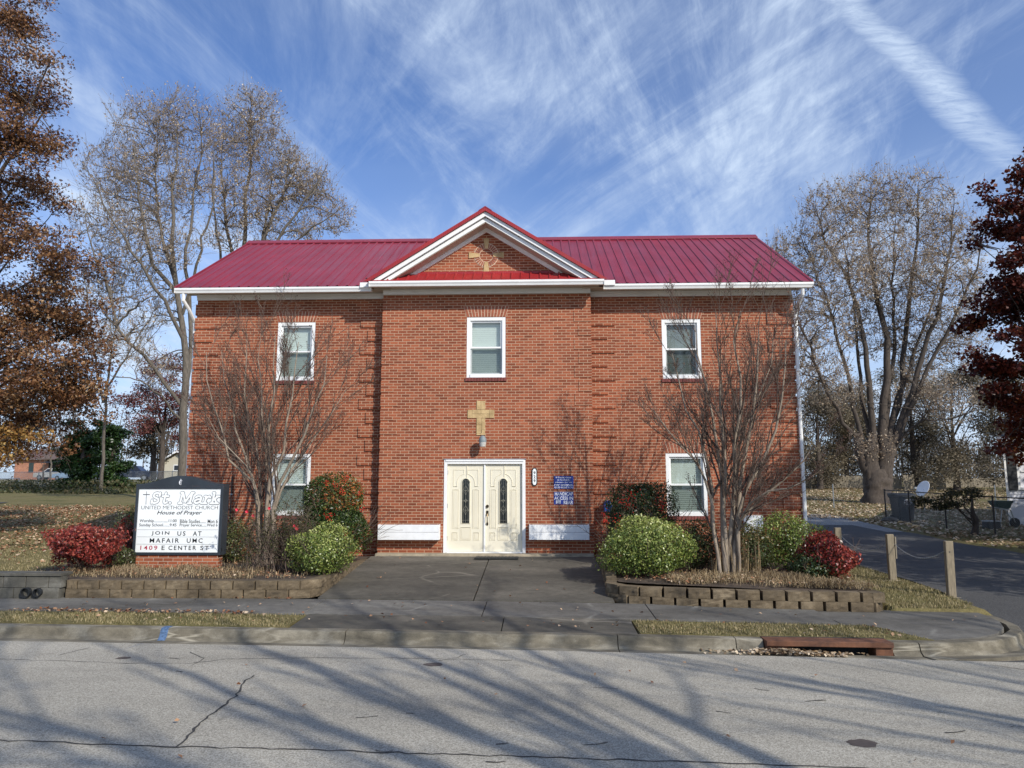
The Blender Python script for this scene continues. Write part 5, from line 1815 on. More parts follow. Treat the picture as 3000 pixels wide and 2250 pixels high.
def leafy_tree(name, label, cat, base, lumps, mat, bark_, seed, leaf=.1, per=420, cl_r=.55, dens=1.0, tr=.3, shape='star', group=None, flat=.55, colfn=None, aspect=.6, fork=.35, limb_r=.5, depth=.8, twigs=True):
    rng = NR(seed)
    x, y = base
    z0 = gz(x, y) - .05 if y > 13 else -.6
    t = thing(name, label, cat, (x, y, z0), group)
    cs = []
    for c, r_ in lumps:
        n = max(1, int(dens * (r_ / cl_r) ** 2.3))
        d = norm(rng.normal(size=(n, 3))) * (rng.random((n, 1)) ** .4)
        cs.append(c + d * r_ * np.array([1, depth, .9]))
    cs = np.concatenate(cs)
    top = cs[:, 2].max()
    zf = z0 + (top - z0) * fork
    A = Arr()
    Pt = polyl([(x, y, z0), (x + .1, y, (z0 + zf) / 2), (x, y, zf), (x + .1, y + .1, zf + (top - zf) * .6)], 9)[None]
    Rt = (tr * np.array([1.35, 1.02, .95, .88, .8, .66, .5, .35, .2]))[None]
    A.tub(Pt, Rt, 12)
    # limbs reach from the leader to groups of leaf clusters
    order = rng.permutation(len(cs))[:max(6, len(cs) // 7)]
    Pl = []
    for i in order:
        c = cs[i]
        k_ = rng.uniform(.35, .95)
        s = Pt[0][int(2 + 6 * min(1, max(0, (c[2] - zf) / (top - zf + .1) * k_)))]
        mid = (s * .5 + c * .5) + np.array([0, 0, .12 * np.linalg.norm(c - s)]) * (1 if c[2] > s[2] else .4)
        Pl.append(polyl([s, mid, c], 7) + np.vstack([np.zeros(3), rng.normal(0, .06, (5, 3)), np.zeros(3)]))
    Pl = np.array(Pl)
    Rl = tr * .34 * limb_r * 2 * np.linspace(1, .16, 7)[None] * rng.uniform(.6, 1, (len(Pl), 1))
    A.tub(Pl, Rl, 6)
    A.build('trunk', bark_, t, smooth_=True)
    B = Arr()
    # each cluster hangs on a branchlet from the nearest limb point
    LP = Pl[:, 2:].reshape(-1, 3)
    near = np.array([LP[np.argmin(((LP - c) ** 2).sum(1) + rng.uniform(0, .5, len(LP)))] for c in cs])
    P1 = near[:, None, :] + (cs - near)[:, None, :] * np.linspace(0, 1, 5)[None, :, None]
    P1[:, 1:-1] += rng.normal(0, .05, (len(cs), 3, 3))
    R1 = np.full((len(cs), 5), .022) * np.linspace(1, .4, 5)
    B.tub(P1, R1, 4)
    if twigs:
        dirs = norm(cs - near + rng.normal(0, .4, cs.shape))
        base_ = np.repeat(cs, 5, 0)
        P2 = curve_from(base_, norm(np.repeat(dirs, 5, 0) + rng.normal(0, .7, base_.shape)), rng.uniform(.5, 1.2, len(base_)) * cl_r * 1.3, 4, rng, .03, .15)
        B.tub(P2, np.full((len(base_), 4), .008) * np.linspace(1, .5, 4), 3)
    B.build('branches', bark_, t)
    n = len(cs) * per
    C = np.repeat(cs, per, 0)
    off_ = rng.normal(size=(n, 3))
    off_ = norm(off_) * (rng.random((n, 1)) ** .5) * cl_r * np.array([1.15, 1.15, flat])
    C = C + off_
    rn = np.clip(rng.random(n) * .8 + np.repeat(rng.uniform(-.12, .25, len(cs)), per), 0, 1)
    if colfn:
        rn = colfn(C, rn, rng)
    D = Arr()
    D.add(*leaf_geo(C, leaf, rng, shape, np.tile([[0, 0, 1.]], (n, 1)), 1.1, rn, aspect))
    D.build('crown', mat, t)
    return t

def polyl_np(P, k):
    idx = np.linspace(0, P.shape[1] - 1, k).astype(int)
    return P[:, idx]
def polyr_np(Rr, k):
    idx = np.linspace(0, Rr.shape[1] - 1, k).astype(int)
    return Rr[:, idx]
twig_g = simple('grey_twig', (0.25, 0.205, 0.165), 0.9, 0.25, 5, 0.0)
def sample_env(lumps, n, rng, depth=.85, shell=.33):
    w = np.array([r_ ** 2.3 for _, r_ in lumps])
    k_ = rng.choice(len(lumps), n, p=w / w.sum())
    c = np.array([lumps[i][0] for i in k_])
    r_ = np.array([lumps[i][1] for i in k_])[:, None]
    return c + norm(rng.normal(size=(n, 3))) * (rng.random((n, 1)) ** shell) * r_ * np.array([1, depth, 1])

def grow_to(T, P, Rr, rng, k, r0, r1, bend=.45, wob=.03, slope=.8):
    """branches from the best points of the polylines P out to the targets T"""
    q_ = P[:, 1:].reshape(-1, 3)
    tn = norm(P[:, 1:] - P[:, :-1]).reshape(-1, 3)
    rr_ = Rr[:, 1:].reshape(-1)
    best = np.empty(len(T), int)
    for a in range(0, len(T), 500):
        d = T[a:a + 500, None, :] - q_[None]
        L_ = np.linalg.norm(d, axis=2)
        rise = d[..., 2] / np.maximum(L_, 1e-6)
        fwd = (d * tn[None]).sum(-1) / np.maximum(L_, 1e-6)
        cost = L_ * (1 + slope * np.clip(.35 - rise, 0, 2) + .7 * np.clip(.3 - fwd, 0, 2))
        best[a:a + 500] = cost.argmin(1)
    p0, t0 = q_[best], tn[best]
    L_ = np.linalg.norm(T - p0, axis=1, keepdims=True)
    c1 = p0 + t0 * L_ * bend
    u = np.linspace(0, 1, k)[None, :, None]
    B_ = p0[:, None] * (1 - u) ** 2 + c1[:, None] * 2 * u * (1 - u) + T[:, None] * u ** 2
    B_[:, 1:] += rng.normal(0, wob, (len(T), k - 1, 3)) * L_[:, :, None] * .5
    rs = np.minimum(rr_[best] * .7, np.maximum(r0, .012 * L_[:, 0]))
    rs = np.maximum(rs, r1)
    return B_, rs[:, None] * (1 - u[..., 0]) + r1 * u[..., 0]

def crown_tree(name, label, base, limbs, env, seed, n=(120, 1000, 8500), leaves=0, lmat=None, bark_=None, group=None, trunk=None, leaf=.09, rmin=.010, clus=.07, cat='tree'):
    rng = NR(seed)
    x, y = base
    t = thing(name, label, cat, (x, y, gz(x, y) - .05), group)
    A = Arr()
    Pl, Rl = [], []
    for pts, r0, r1 in limbs:
        P = polyl([list(q_) for q_ in pts], 14)
        P[2:-1] += rng.normal(0, .06, (11, 3))
        Pl.append(P)
        Rl.append(np.linspace(1, 0, 14) ** .85 * (r0 * .8 - r1 * .8) + r1 * .8)
    P, Rr = np.array(Pl), np.array(Rl)
    A.tub(P, Rr, 9)
    for pts, rr in (trunk or []):
        kt = len(rr) * 4
        A.tub(polyl([list(q_) for q_ in pts], kt)[None], np.interp(np.linspace(0, 1, kt), np.linspace(0, 1, len(rr)), rr)[None], 22, .13)
    A.build('trunk', bark_ or bark, t, smooth_=True)
    B = Arr()
    lo = int(14 * .3)
    P1, R1 = grow_to(sample_env(env, n[0], rng, shell=.4), P[:, lo:], Rr[:, lo:], rng, 8, .05, rmin * 1.8)
    B.tub(P1, R1, 6)
    S, SR = np.concatenate([P1, P[:, [4, 5, 6, 7, 9, 10, 12, 13]]]), np.concatenate([R1, Rr[:, [4, 5, 6, 7, 9, 10, 12, 13]]])
    P2, R2 = grow_to(sample_env(env, n[1], rng, shell=.36), S, SR, rng, 6, .022, rmin * 1.15)
    B.tub(P2, R2, 4)
    P3, R3 = grow_to(sample_env(env, n[2], rng, shell=.34), P2, R2, rng, 4, .014, rmin * .7, wob=.03)
    # short upturned end twigs
    m_ = len(P3)
    b_ = P3[:, -1]
    P4 = curve_from(np.repeat(b_, 2, 0), norm(np.repeat(P3[:, -1] - P3[:, -2], 2, 0)) * .8 + rng.normal(0, .3, (2 * m_, 3)) + np.array([0, 0, .75]), rng.uniform(.3, 1.3, 2 * m_), 4, rng, .04, .05)
    B.build('branches', bark_ or bark, t)
    B = Arr()
    B.tub(P3, R3, 3)
    B.tub(P4, np.full((2 * m_, 4), rmin * .6), 3)
    B.build('twigs', twig_g, t)
    if leaves:
        nb = leaves
        C = np.concatenate([along(P3, nb // 2, rng), along(P4, nb - nb // 2, rng)]) + rng.normal(0, clus, (nb, 3))
        D = Arr()
        D.add(*leaf_geo(C, leaf, rng, 'diamond', None, 1, rng.random(nb), .6))
        D.build('leaves', lmat or pale_m, t)
    return t

def bare_tree(name, label, base, limbs, seed, leaves=0, lmat=None, bark_=None, group=None, m=(9, 8, 6), trunk=None, leaf=.07, up=.07, rmin=.011, lr=(.26, .46), cat='tree', clus=.12, z0=None, fine_=0):
    rng = NR(seed)
    x, y = base
    if z0 is None:
        z0 = gz(x, y) - .05
    t = thing(name, label, cat, (x, y, z0), group)
    A = Arr()
    Pl, Rl = [], []
    for pts, r0, r1 in limbs:
        P = polyl([list(q) for q in pts], 14)
        P[2:-1] += rng.normal(0, .05, (11, 3))
        Pl.append(P)
        Rl.append(np.linspace(1, 0, 14) ** .85 * (r0 * .8 - r1 * .8) + r1 * .8)
    P, Rr = np.array(Pl), np.array(Rl)
    A.tub(P, Rr, 9)
    if trunk:
        for pts, rr in trunk:
            kt = len(rr) * 4
            A.tub(polyl([list(q) for q in pts], kt)[None], np.interp(np.linspace(0, 1, kt), np.linspace(0, 1, len(rr)), rr)[None], 22, .13)
    A.build('trunk', bark_ or bark, t, smooth_=True)
    B = Arr()
    P1, R1 = children(P, Rr, max(3, m[0] // 3), rng, (.3, .6), (.42, .66), 8, up * .7, .05, .2, .8, .5, rmin * 2, .25, .35)
    B.tub(P1, R1, 5)
    Pa = np.concatenate([P1, polyl_np(P, 8)])
    Ra = np.concatenate([R1, polyr_np(Rr, 8)])
    P2, R2 = children(Pa, Ra, m[1], rng, (.3, .65), (.16, .34), 6, up * .6, .06, .22, 1, .5, rmin * 1.3, .35, .35)
    B.tub(P2, R2, 4)
    P3, R3 = children(P2, R2, m[2], rng, (.3, .7), (.3, .6), 5, up * .6, .07, .12, 1, .55, rmin * .9, .45, .4)
    B.tub(P3, R3, 3)
    if fine_:
        P4, R4 = children(P3, R3, fine_, rng, (.3, .7), (.35, .7), 4, up * .5, .08, .15, 1, .6, rmin * .65, .5, .3)
        B.tub(P4, R4, 3)
        P3 = np.concatenate([P4, P3[:, [0, 1, 2, 4]]])
    B.build('branches', bark_ or bark, t)
    if leaves:
        # leaves left in small bunches along some of the twigs
        nb = leaves // 2
        C = along(P3, nb, rng)
        C = np.repeat(C, 2, 0) + rng.normal(0, clus, (nb * 2, 3))
        rn = np.clip(np.repeat(rng.random(nb), 2) * .7 + rng.random(nb * 2) * .35, 0, 1)
        D = Arr()
        D.add(*leaf_geo(C, leaf, rng, 'diamond', None, 1, rn, .6))
        D.build('leaves', lmat or pale_m, t)
    return t

rr = random.Random(77)
# ---- pin oak at the left edge
L = [(60, 60, 120), (-40, 190, 140), (150, 190, 60), (100, 300, 100), (40, 430, 140), (150, 430, 55), (-30, 600, 160), (150, 560, 75), (90, 740, 150), (220, 800, 85),
     (60, 930, 180), (240, 950, 100), (140, 1080, 160), (280, 1080, 60), (0, 1190, 140), (190, 1200, 85), (250, 1230, 45), (110, 1240, 60), (60, 1180, 90), (235, 1150, 75), (150, 1290, 35), (-150, 300, 180), (-200, 650, 220), (-200, 950, 230), (-300, 1150, 180), (-120, 1270, 90)]
leafy_tree('pin_oak', 'tall oak with dense russet brown leaves filling the left edge', 'tree', (-19.5, 23.0), px_lumps(22, L, rr, 1.6), oak_m, bark_d, 51,
           leaf=.115, per=240, cl_r=.62, dens=3.0, tr=.38, fork=.25, flat=.5)
LY = [(25, 1345, 55), (75, 1320, 45), (20, 1300, 60), (-50, 1320, 80), (90, 1275, 30)]
leafy_tree('oak_sapling', 'low drooping oak branches with yellow leaves at the left edge', 'tree', (-17.2, 21.5), px_lumps(20.5, LY, rr, .6), oak_y, bark_d, 52,
           leaf=.12, per=170, cl_r=.5, dens=2.4, tr=.10, fork=.5, flat=.5)

# ---- bare trees behind the church on the left
def q(px, py, Y):
    return at(px, py, Y)
YA = 38
xa, ya = q(533, 1385, YA).x, YA
zg = gz(xa, ya)
limbs = [([(xa, ya, zg), q(541, 1297, YA), q(544, 1134, YA), q(535, 1007, YA), q(517, 855, YA), q(506, 740, YA), q(512, 560, YA), q(520, 400, YA)], .30, .03),
         ([q(543, 1140, YA), q(562, 1030, YA + .3), q(556, 900, YA + .6), q(545, 740, YA + .6), q(570, 560, YA + .9), q(590, 400, YA + 1)], .17, .03),
         ([q(517, 855, YA), q(452, 783, YA - .4), q(425, 690, YA - .8), q(400, 520, YA - 1), q(395, 440, YA - 1)], .15, .025),
         ([q(515, 830, YA), q(475, 700, YA + .8), q(455, 520, YA + 1.5), q(462, 400, YA + 1.8)], .13, .025),
         ([q(535, 990, YA), q(470, 860, YA - 1), q(390, 740, YA - 1.8), q(310, 600, YA - 2.2), q(270, 520, YA - 2.4)], .13, .022),
         ([q(540, 1200, YA), q(427, 1043, YA - 1), q(340, 955, YA - 1.6), q(325, 850, YA - 1.8), q(275, 740, YA - 2), q(250, 640, YA - 2)], .13, .022),
         ([q(340, 955, YA - 1.6), q(390, 900, YA - 2), q(440, 870, YA - 2.3), q(480, 850, YA - 2.5)], .08, .02),
         ([q(540, 1240, YA), q(470, 1160, YA - 1.2), q(400, 1110, YA - 2), q(330, 1100, YA - 2.5)], .08, .02),
         ([q(535, 920, YA), q(585, 760, YA - .6), q(620, 600, YA - 1), q(625, 440, YA - 1.2)], .11, .022)]
ENV_A = [(430, 385, 118), (545, 378, 112), (330, 510, 110), (440, 560, 150), (565, 540, 90), (290, 660, 90), (400, 720, 125), (520, 720, 80), (320, 850, 95), (450, 900, 85), (370, 1010, 85), (480, 1090, 60), (300, 980, 55)]
crown_tree('bare_maple', 'tall bare grey tree with its trunk against the left corner of the church', (xa, ya), limbs, px_lumps(YA, ENV_A, rr, 1.2), 61, (130, 700, 2600), 14000, group='bare trees behind the church', leaf=.115)
YBt = 44
xb = q(700, 1380, YBt).x
zg = gz(xb, YBt)
limbs = [([(xb, YBt, zg), q(695, 1100, YBt), q(690, 800, YBt), q(655, 600, YBt - .6), q(650, 440, YBt - 1)], .30, .03),
         ([q(697, 1000, YBt), q(712, 740, YBt + .5), q(728, 520, YBt + .9), q(735, 340, YBt + 1)], .24, .03),
         ([q(697, 1000, YBt), q(760, 740, YBt), q(830, 560, YBt + .4), q(850, 430, YBt + .4)], .22, .03),
         ([q(697, 980, YBt), q(790, 740, YBt - .8), q(895, 590, YBt - 1), q(960, 480, YBt - 1.2)], .18, .025),
         ([q(700, 960, YBt), q(820, 745, YBt - 1), q(930, 660, YBt - 1.6), q(1010, 600, YBt - 2)], .14, .022),
         ([q(697, 1050, YBt), q(650, 760, YBt + 1), q(620, 600, YBt + 1.6), q(625, 470, YBt + 2)], .16, .025),
         ([q(760, 745, YBt), q(790, 590, YBt + 1), q(800, 470, YBt + 1.5)], .12, .025)]
ENV_B = [(735, 350, 98), (675, 440, 85), (795, 465, 95), (700, 580, 95), (860, 540, 90), (930, 570, 72), (800, 650, 85), (985, 640, 55), (900, 680, 55), (660, 690, 65)]
crown_tree('bare_maple', 'bare spreading tree with pale leaf remnants rising over the left roof', (xb, YBt), limbs, px_lumps(YBt, ENV_B, rr, 1.2), 62, (110, 600, 2300), 13000, group='bare trees behind the church', leaf=.125)
YCt = 52
xc_ = q(300, 1380, YCt).x
zg = gz(xc_, YCt)
limbs = [([(xc_, YCt, zg), q(305, 1200, YCt), q(330, 1000, YCt), q(360, 830, YCt)], .16, .03),
         ([q(303, 1180, YCt), q(270, 1000, YCt), q(255, 850, YCt)], .12, .03),
         ([q(305, 1150, YCt), q(400, 1000, YCt), q(460, 900, YCt)], .10, .03)]
bare_tree('bare_sapling', 'thin bare tree beyond the lawn between the oak and the grey trunk', (xc_, YCt), limbs, 63, 2500, m=(8, 6, 5), rmin=.014)

# ---- pollarded tree on the right
YP = 46
xp = q(2568, 1460, YP).x
zg = gz(xp, YP)
def LQ(*a):
    return [q(px, py, YP + dy) for px, py, dy in a]
limbs = [(LQ((2560, 1300, 0), (2549, 1153, 0), (2535, 990, .3), (2482, 809, .6), (2417, 700, .8), (2390, 610, 1)), .26, .03),
         (LQ((2582, 1300, 0), (2594, 1081, 0), (2601, 971, .2), (2562, 870, .4), (2543, 700, .6), (2552, 540, .8)), .33, .03),
         (LQ((2600, 1300, 0), (2640, 1120, .5), (2650, 1000, .8), (2668, 850, 1.1), (2688, 680, 1.5), (2690, 540, 1.6)), .27, .03),
         (LQ((2612, 1310, 0), (2690, 1092, -.4), (2752, 900, -.8), (2785, 740, -1), (2795, 600, -1.2)), .25, .03),
         (LQ((2618, 1316, 0), (2734, 1045, -.8), (2800, 929, -1.4), (2860, 800, -1.8), (2880, 690, -2)), .20, .03),
         (LQ((2525, 1290, 0), (2478, 1081, .5), (2430, 900, 1), (2375, 770, 1.2), (2345, 690, 1.3)), .18, .028),
         (LQ((2512, 1283, 0), (2463, 1235, -.5), (2400, 1088, -1.4), (2345, 950, -2), (2310, 830, -2.2)), .17, .025),
         (LQ((2614, 1316, 0), (2690, 1236, -1), (2799, 1225, -2.2), (2870, 1200, -3)), .10, .02),
         (LQ((2590, 1290, 0), (2622, 1000, 1), (2615, 820, 1.6), (2625, 640, 2)), .20, .03),
         (LQ((2550, 1290, 0), (2515, 1100, 1.2), (2500, 900, 2), (2470, 700, 2.4)), .17, .025),
         (LQ((2600, 1290, 0), (2690, 1000, 1.4), (2760, 820, 2.2), (2840, 720, 2.6)), .17, .025)]
zb_ = zg - .1
trunk_ = [([(xp, YP, zb_), (xp, YP, zb_ + .6), q(2570, 1410, YP), q(2568, 1375, YP)], [.92, .74, .70, .50]),
          ([q(2556, 1440, YP), q(2553, 1400, YP), q(2548, 1345, YP), q(2552, 1300, YP), q(2556, 1275, YP)], [.50, .48, .46, .44, .24]),
          ([q(2584, 1440, YP), q(2588, 1400, YP), q(2592, 1345, YP), q(2596, 1300, YP), q(2598, 1275, YP)], [.50, .48, .46, .46, .26]),
          ([q(2550, 1400, YP), q(2532, 1360, YP), q(2518, 1320, YP), q(2512, 1285, YP), q(2510, 1270, YP)], [.34, .36, .34, .30, .16]),
          ([q(2590, 1360, YP), q(2608, 1330, YP), q(2616, 1305, YP)], [.36, .34, .2])]
ENV_P = [(2440, 640, 105), (2560, 600, 108), (2700, 605, 108), (2800, 700, 95), (2350, 760, 95), (2480, 800, 120), (2620, 790, 130), (2760, 840, 115), (2850, 850, 65), (2310, 880, 75), (2420, 960, 105), (2560, 960, 100),
         (2700, 1000, 100), (2820, 1000, 85), (2340, 1060, 80), (2440, 1130, 85), (2660, 1150, 75), (2780, 1170, 80), (2285, 740, 45)]
pollard = crown_tree('pollarded_maple', 'huge stout trunked tree with many tall upright limbs behind the driveway', (xp, YP), limbs, px_lumps(YP, ENV_P, rr, 1.6), 64, (190, 1100, 4600), 36000, trunk=trunk_, leaf=.13, bark_=bark_d)

# tufts of dry leaves sprouting from the pollard knuckles
rng = NR(640)
C = np.array([list(q(px, py, YP - .5)) for px, py in rng.uniform([2500, 1265], [2625, 1345], (420, 2))]) + rng.normal(0, .12, (420, 3))
D = Arr()
D.add(*leaf_geo(C, .12, rng))
kind(D.build('sprouts', pale_m, pollard), 'stuff')
# ---- dense half-leafed thicket trees closing the view on the right
TH = [(-20, 2400, 1130, 62, 'tan leafed tree nearest the church corner in the thicket'), (0, 2480, 1120, 66, 'olive leafed tree behind the pollarded trunk'),
      (0, 2680, 1030, 64, 'broad tan leafed tree right of the pollarded trunk'), (0, 2800, 1050, 60, 'olive and tan leafed tree behind the satellite dish'), (0, 2960, 1070, 58, 'tan leafed tree behind the white house')]
for i, (_, px, pt, Y, lab) in enumerate(TH):
    c = at(px, 1400, Y)
    Ls = []
    rg = random.Random(100 + i)
    for k in range(18):
        Ls.append((px + rg.uniform(-95, 95), rg.uniform(pt + 30, 1400), rg.uniform(34, 58)))
    Ls.append((px, pt + 40, 50))
    leafy_tree('thicket_tree', lab, 'tree', (c.x, Y), px_lumps(Y, Ls, rg, 2.5), tan_m, bark_d, 70 + i, leaf=.14, per=190, cl_r=.95, dens=3.2, tr=.22, fork=.2, flat=.8, shape='diamond', group='trees closing the view on the right')

tan_m2 = leafmat('dull_olive_needles', [(0, (0.02, 0.026, 0.010)), (.6, (0.055, 0.060, 0.022)), (1, (0.13, 0.10, 0.045))], .6, .2)
# ---- red maple at the right edge
L = [(2995, 500, 45), (2896, 560, 26), (2890, 605, 34), (3010, 640, 110), (2935, 670, 62), (2880, 715, 34), (3000, 770, 90), (2900, 850, 62), (2990, 900, 130), (2865, 950, 58), (2950, 1040, 100),
     (3020, 1130, 110), (2945, 1190, 40), (2990, 1270, 66), (2925, 1300, 42), (3180, 700, 190), (3200, 950, 220), (3300, 1150, 170), (3130, 480, 120), (3060, 1180, 120), (2985, 1350, 30)]
leafy_tree('red_maple', 'dark red leafed tree overhanging the right edge of the picture', 'tree', (17.6, 23.0), px_lumps(22.5, L, rr, 1.5), maple_m, bark_d, 81, leaf=.115, per=150, cl_r=.42, dens=1.9, tr=.26, fork=.3, flat=.6, shape='diamond', aspect=.9,
           colfn=lambda C, rn, rng: np.clip(rn * .8 + np.where((C[:, 2] < 6.5) & (C[:, 0] > 13.2), .28, 0), 0, 1))
# leaning small evergreen by the fence in the shade
Ls = [(2700, 1470, 24), (2745, 1470, 26), (2790, 1462, 26), (2830, 1450, 24), (2775, 1490, 20), (2850, 1440, 20), (2810, 1480, 22)]
leafy_tree('leaning_juniper', 'small dark green leaning tree by the wire fence', 'tree', (at(2852, 1545, 25.5).x, 25.5), px_lumps(25.5, Ls, rr, .5), tan_m2, bark_d, 82, leaf=.07, per=150, cl_r=.24, dens=2.2, tr=.10, fork=.55, flat=.6, shape='diamond')
# unseen evergreens added off-frame to throw shade over the driveway and white house
def world_lumps(c, r_, n, seed, s=(1, 1, .8)):
    g_ = random.Random(seed)
    return [(np.array([c[0] + g_.uniform(-1, 1) * r_ * s[0], c[1] + g_.uniform(-1, 1) * r_ * s[1], c[2] + g_.uniform(-1, 1) * r_ * s[2]]), r_ * .5) for _ in range(n)]
leafy_tree('shade_caster_tree', 'unseen broad evergreen added beyond the right edge to shade the white house', 'tree', (22.5, 20.5), world_lumps((22.2, 20.5, 6.0), 4.2, 22, 6, (1, .95, .75)), ivy_m, bark_d, 93, leaf=.16, per=200, cl_r=.8, dens=1.8, tr=.3, fork=.3, shape='diamond', twigs=False, group='unseen evergreens added for their shade')
leafy_tree('shade_caster_tree', 'unseen broad evergreen added right of the picture to shade the driveway', 'tree', (15.2, 12.5), world_lumps((15.0, 12.6, 6.2), 3.4, 16, 5, (1, .95, .75)), ivy_m, bark_d, 83, leaf=.16, per=200, cl_r=.8, dens=1.8, tr=.3, fork=.3, shape='diamond', twigs=False, group='unseen evergreens added for their shade')

# ---- left background: ivy-clad trees, red trees
Ls = [(235, 1260, 40), (215, 1310, 38), (260, 1310, 34), (225, 1360, 36), (240, 1400, 34), (230, 1430, 34), (200, 1425, 26), (262, 1420, 28), (260, 1385, 26), (200, 1360, 26)]
leafy_tree('ivy_clad_tree', 'dark ivy clad tree left of its twin beyond the lawn', 'tree', (at(235, 1430, 56).x, 56), px_lumps(56, Ls, rr, .6), ivy_m, bark_d, 84, leaf=.22, per=170, cl_r=.6, dens=3.2, tr=.3, shape='diamond', group='ivy clad trees', twigs=False)
Ls = [(318, 1250, 34), (300, 1290, 32), (335, 1300, 32), (318, 1340, 32), (322, 1380, 34), (325, 1415, 34), (300, 1430, 28), (350, 1425, 28), (350, 1370, 26), (345, 1260, 26), (295, 1350, 24)]
leafy_tree('ivy_clad_tree', 'dark ivy clad tree nearest the sign beyond the lawn', 'tree', (at(322, 1430, 56).x, 56), px_lumps(56, Ls, rr, .6), ivy_m, bark_d, 85, leaf=.22, per=170, cl_r=.6, dens=3.2, tr=.3, shape='diamond', group='ivy clad trees', twigs=False)
Ls = [(490, 1080, 60), (450, 1140, 55), (510, 1160, 60), (400, 1190, 45), (470, 1220, 50), (360, 1170, 40), (520, 1240, 50), (420, 1250, 45), (540, 1300, 40)]
leafy_tree('red_leaved_tree', 'muted red tree beyond the lawn left of the church', 'tree', (at(470, 1390, 70).x, 70), px_lumps(70, Ls, rr, 2), farred_m, bark_d, 86, leaf=.20, per=90, cl_r=.9, dens=3.4, tr=.25, shape='diamond', twigs=True)
Ls = [(420, 1270, 34), (460, 1265, 34), (440, 1310, 32), (400, 1330, 26), (470, 1330, 26)]
leafy_tree('olive_tree', 'small olive brown tree above the dark parked pickup', 'tree', (at(446, 1400, 72).x, 72), px_lumps(72, Ls, rr, 1), tan_m, bark_d, 87, leaf=.22, per=140, cl_r=.8, dens=3.6, tr=.3, shape='diamond', twigs=False)
Ls = [(120, 1320, 24), (105, 1340, 20), (135, 1305, 20), (150, 1330, 16)]
leafy_tree('pink_leaved_tree', 'small pinkish tree in front of the far brick house', 'tree', (at(125, 1390, 100).x, 100), px_lumps(100, Ls, rr, 1), farred_m, bark_d, 88, leaf=.2, per=50, cl_r=.9, dens=1.2, tr=.12, shape='diamond')
# far belt of trees that closes the horizon
rng = NR(99)
cs = []
for X in np.arange(-190, 200, 3.2):
    Yd = 150 + 12 * math.sin(X * .07) + rng.uniform(-6, 6)
    hh = rng.uniform(11, 17) if X < -20 else rng.uniform(5, 10)
    g0 = gz(X, Yd)
    for k in range(6):
        cs.append((X + rng.uniform(-2, 2), Yd + rng.uniform(-2, 2), g0 + rng.uniform(.1, 1) * hh))
cs = np.array(cs)
C = np.repeat(cs, 70, 0) + rng.normal(0, 1, (len(cs) * 70, 3)) * np.array([1.6, 1.6, 1.5])
rn = np.clip(np.repeat(rng.random(len(cs)), 70) * .6 + rng.random(len(C)) * .3, 0, 1)
D = Arr()
D.add(*leaf_geo(C, .55, rng, 'diamond', None, 1, rn))
far_m = leafmat('far_woods_foliage', [(0, (0.06, 0.045, 0.035)), (.5, (0.12, 0.09, 0.07)), (1, (0.19, 0.145, 0.115))], .8, .1)
kind(D.build('distant_woods', far_m), 'stuff', 'grey brown belt of far bare woods on the horizon')
Vt = []
P = np.array([[(c[0], c[1], gz(c[0], c[1])), (c[0] + .3, c[1], c[2]), (c[0] + rng.uniform(-1, 1), c[1], c[2] + 3.5)] for c in cs])
D = Arr()
D.tub(P, np.full((len(P), 3), .12) * np.array([1.3, .8, .3]), 3)
kind(D.build('distant_trunks', bark), 'stuff', 'bare trunks of the far woods')

# ---- bare street trees behind the camera; their limbs shade the road
def fan_tree(label, bx_, by_, seed, H, spread, n, r0, group):
    H *= .95
    g_ = random.Random(seed)
    L_ = []
    tops = 2.6
    for i in range(n):
        a = 2 * math.pi * i / n + g_.uniform(-.3, .3)
        s = spread * g_.uniform(.45, 1)
        h_ = H * g_.uniform(.75, 1)
        r_ = r0 * g_.uniform(.4, .62)
        L_.append(([(bx_, by_, tops - .3 + g_.uniform(0, .8)), (bx_ + .25 * s * math.cos(a), by_ + .25 * s * math.sin(a), tops + (h_ - tops) * .35), (bx_ + .62 * s * math.cos(a), by_ + .62 * s * math.sin(a), tops + (h_ - tops) * .68), (bx_ + s * math.cos(a), by_ + s * math.sin(a), h_)], r_, .03))
    bare_tree('street_tree', label, (bx_, by_), L_, seed, 0, bark_=bark, m=(9, 6, 4), trunk=[([(bx_, by_, -.7), (bx_, by_, 1.2), (bx_, by_, tops + .6)], [r0 * 1.4, r0, r0, r0 * .8])], group=group, lr=(.3, .5), rmin=.012, z0=-.65)
fan_tree('bare street tree standing across the road at the right of the viewpoint', 8.2, -3.0, 91, 13.0, 4.6, 9, .36, 'bare street trees across the road')
fan_tree('bare street tree standing across the road farthest right of the viewpoint', 13.8, -2.0, 94, 11.5, 4.2, 8, .26, 'bare street trees across the road')
fan_tree('bare street tree standing across the road behind the viewpoint', 2.6, -5.4, 92, 12.5, 4.6, 9, .34, 'bare street trees across the road')

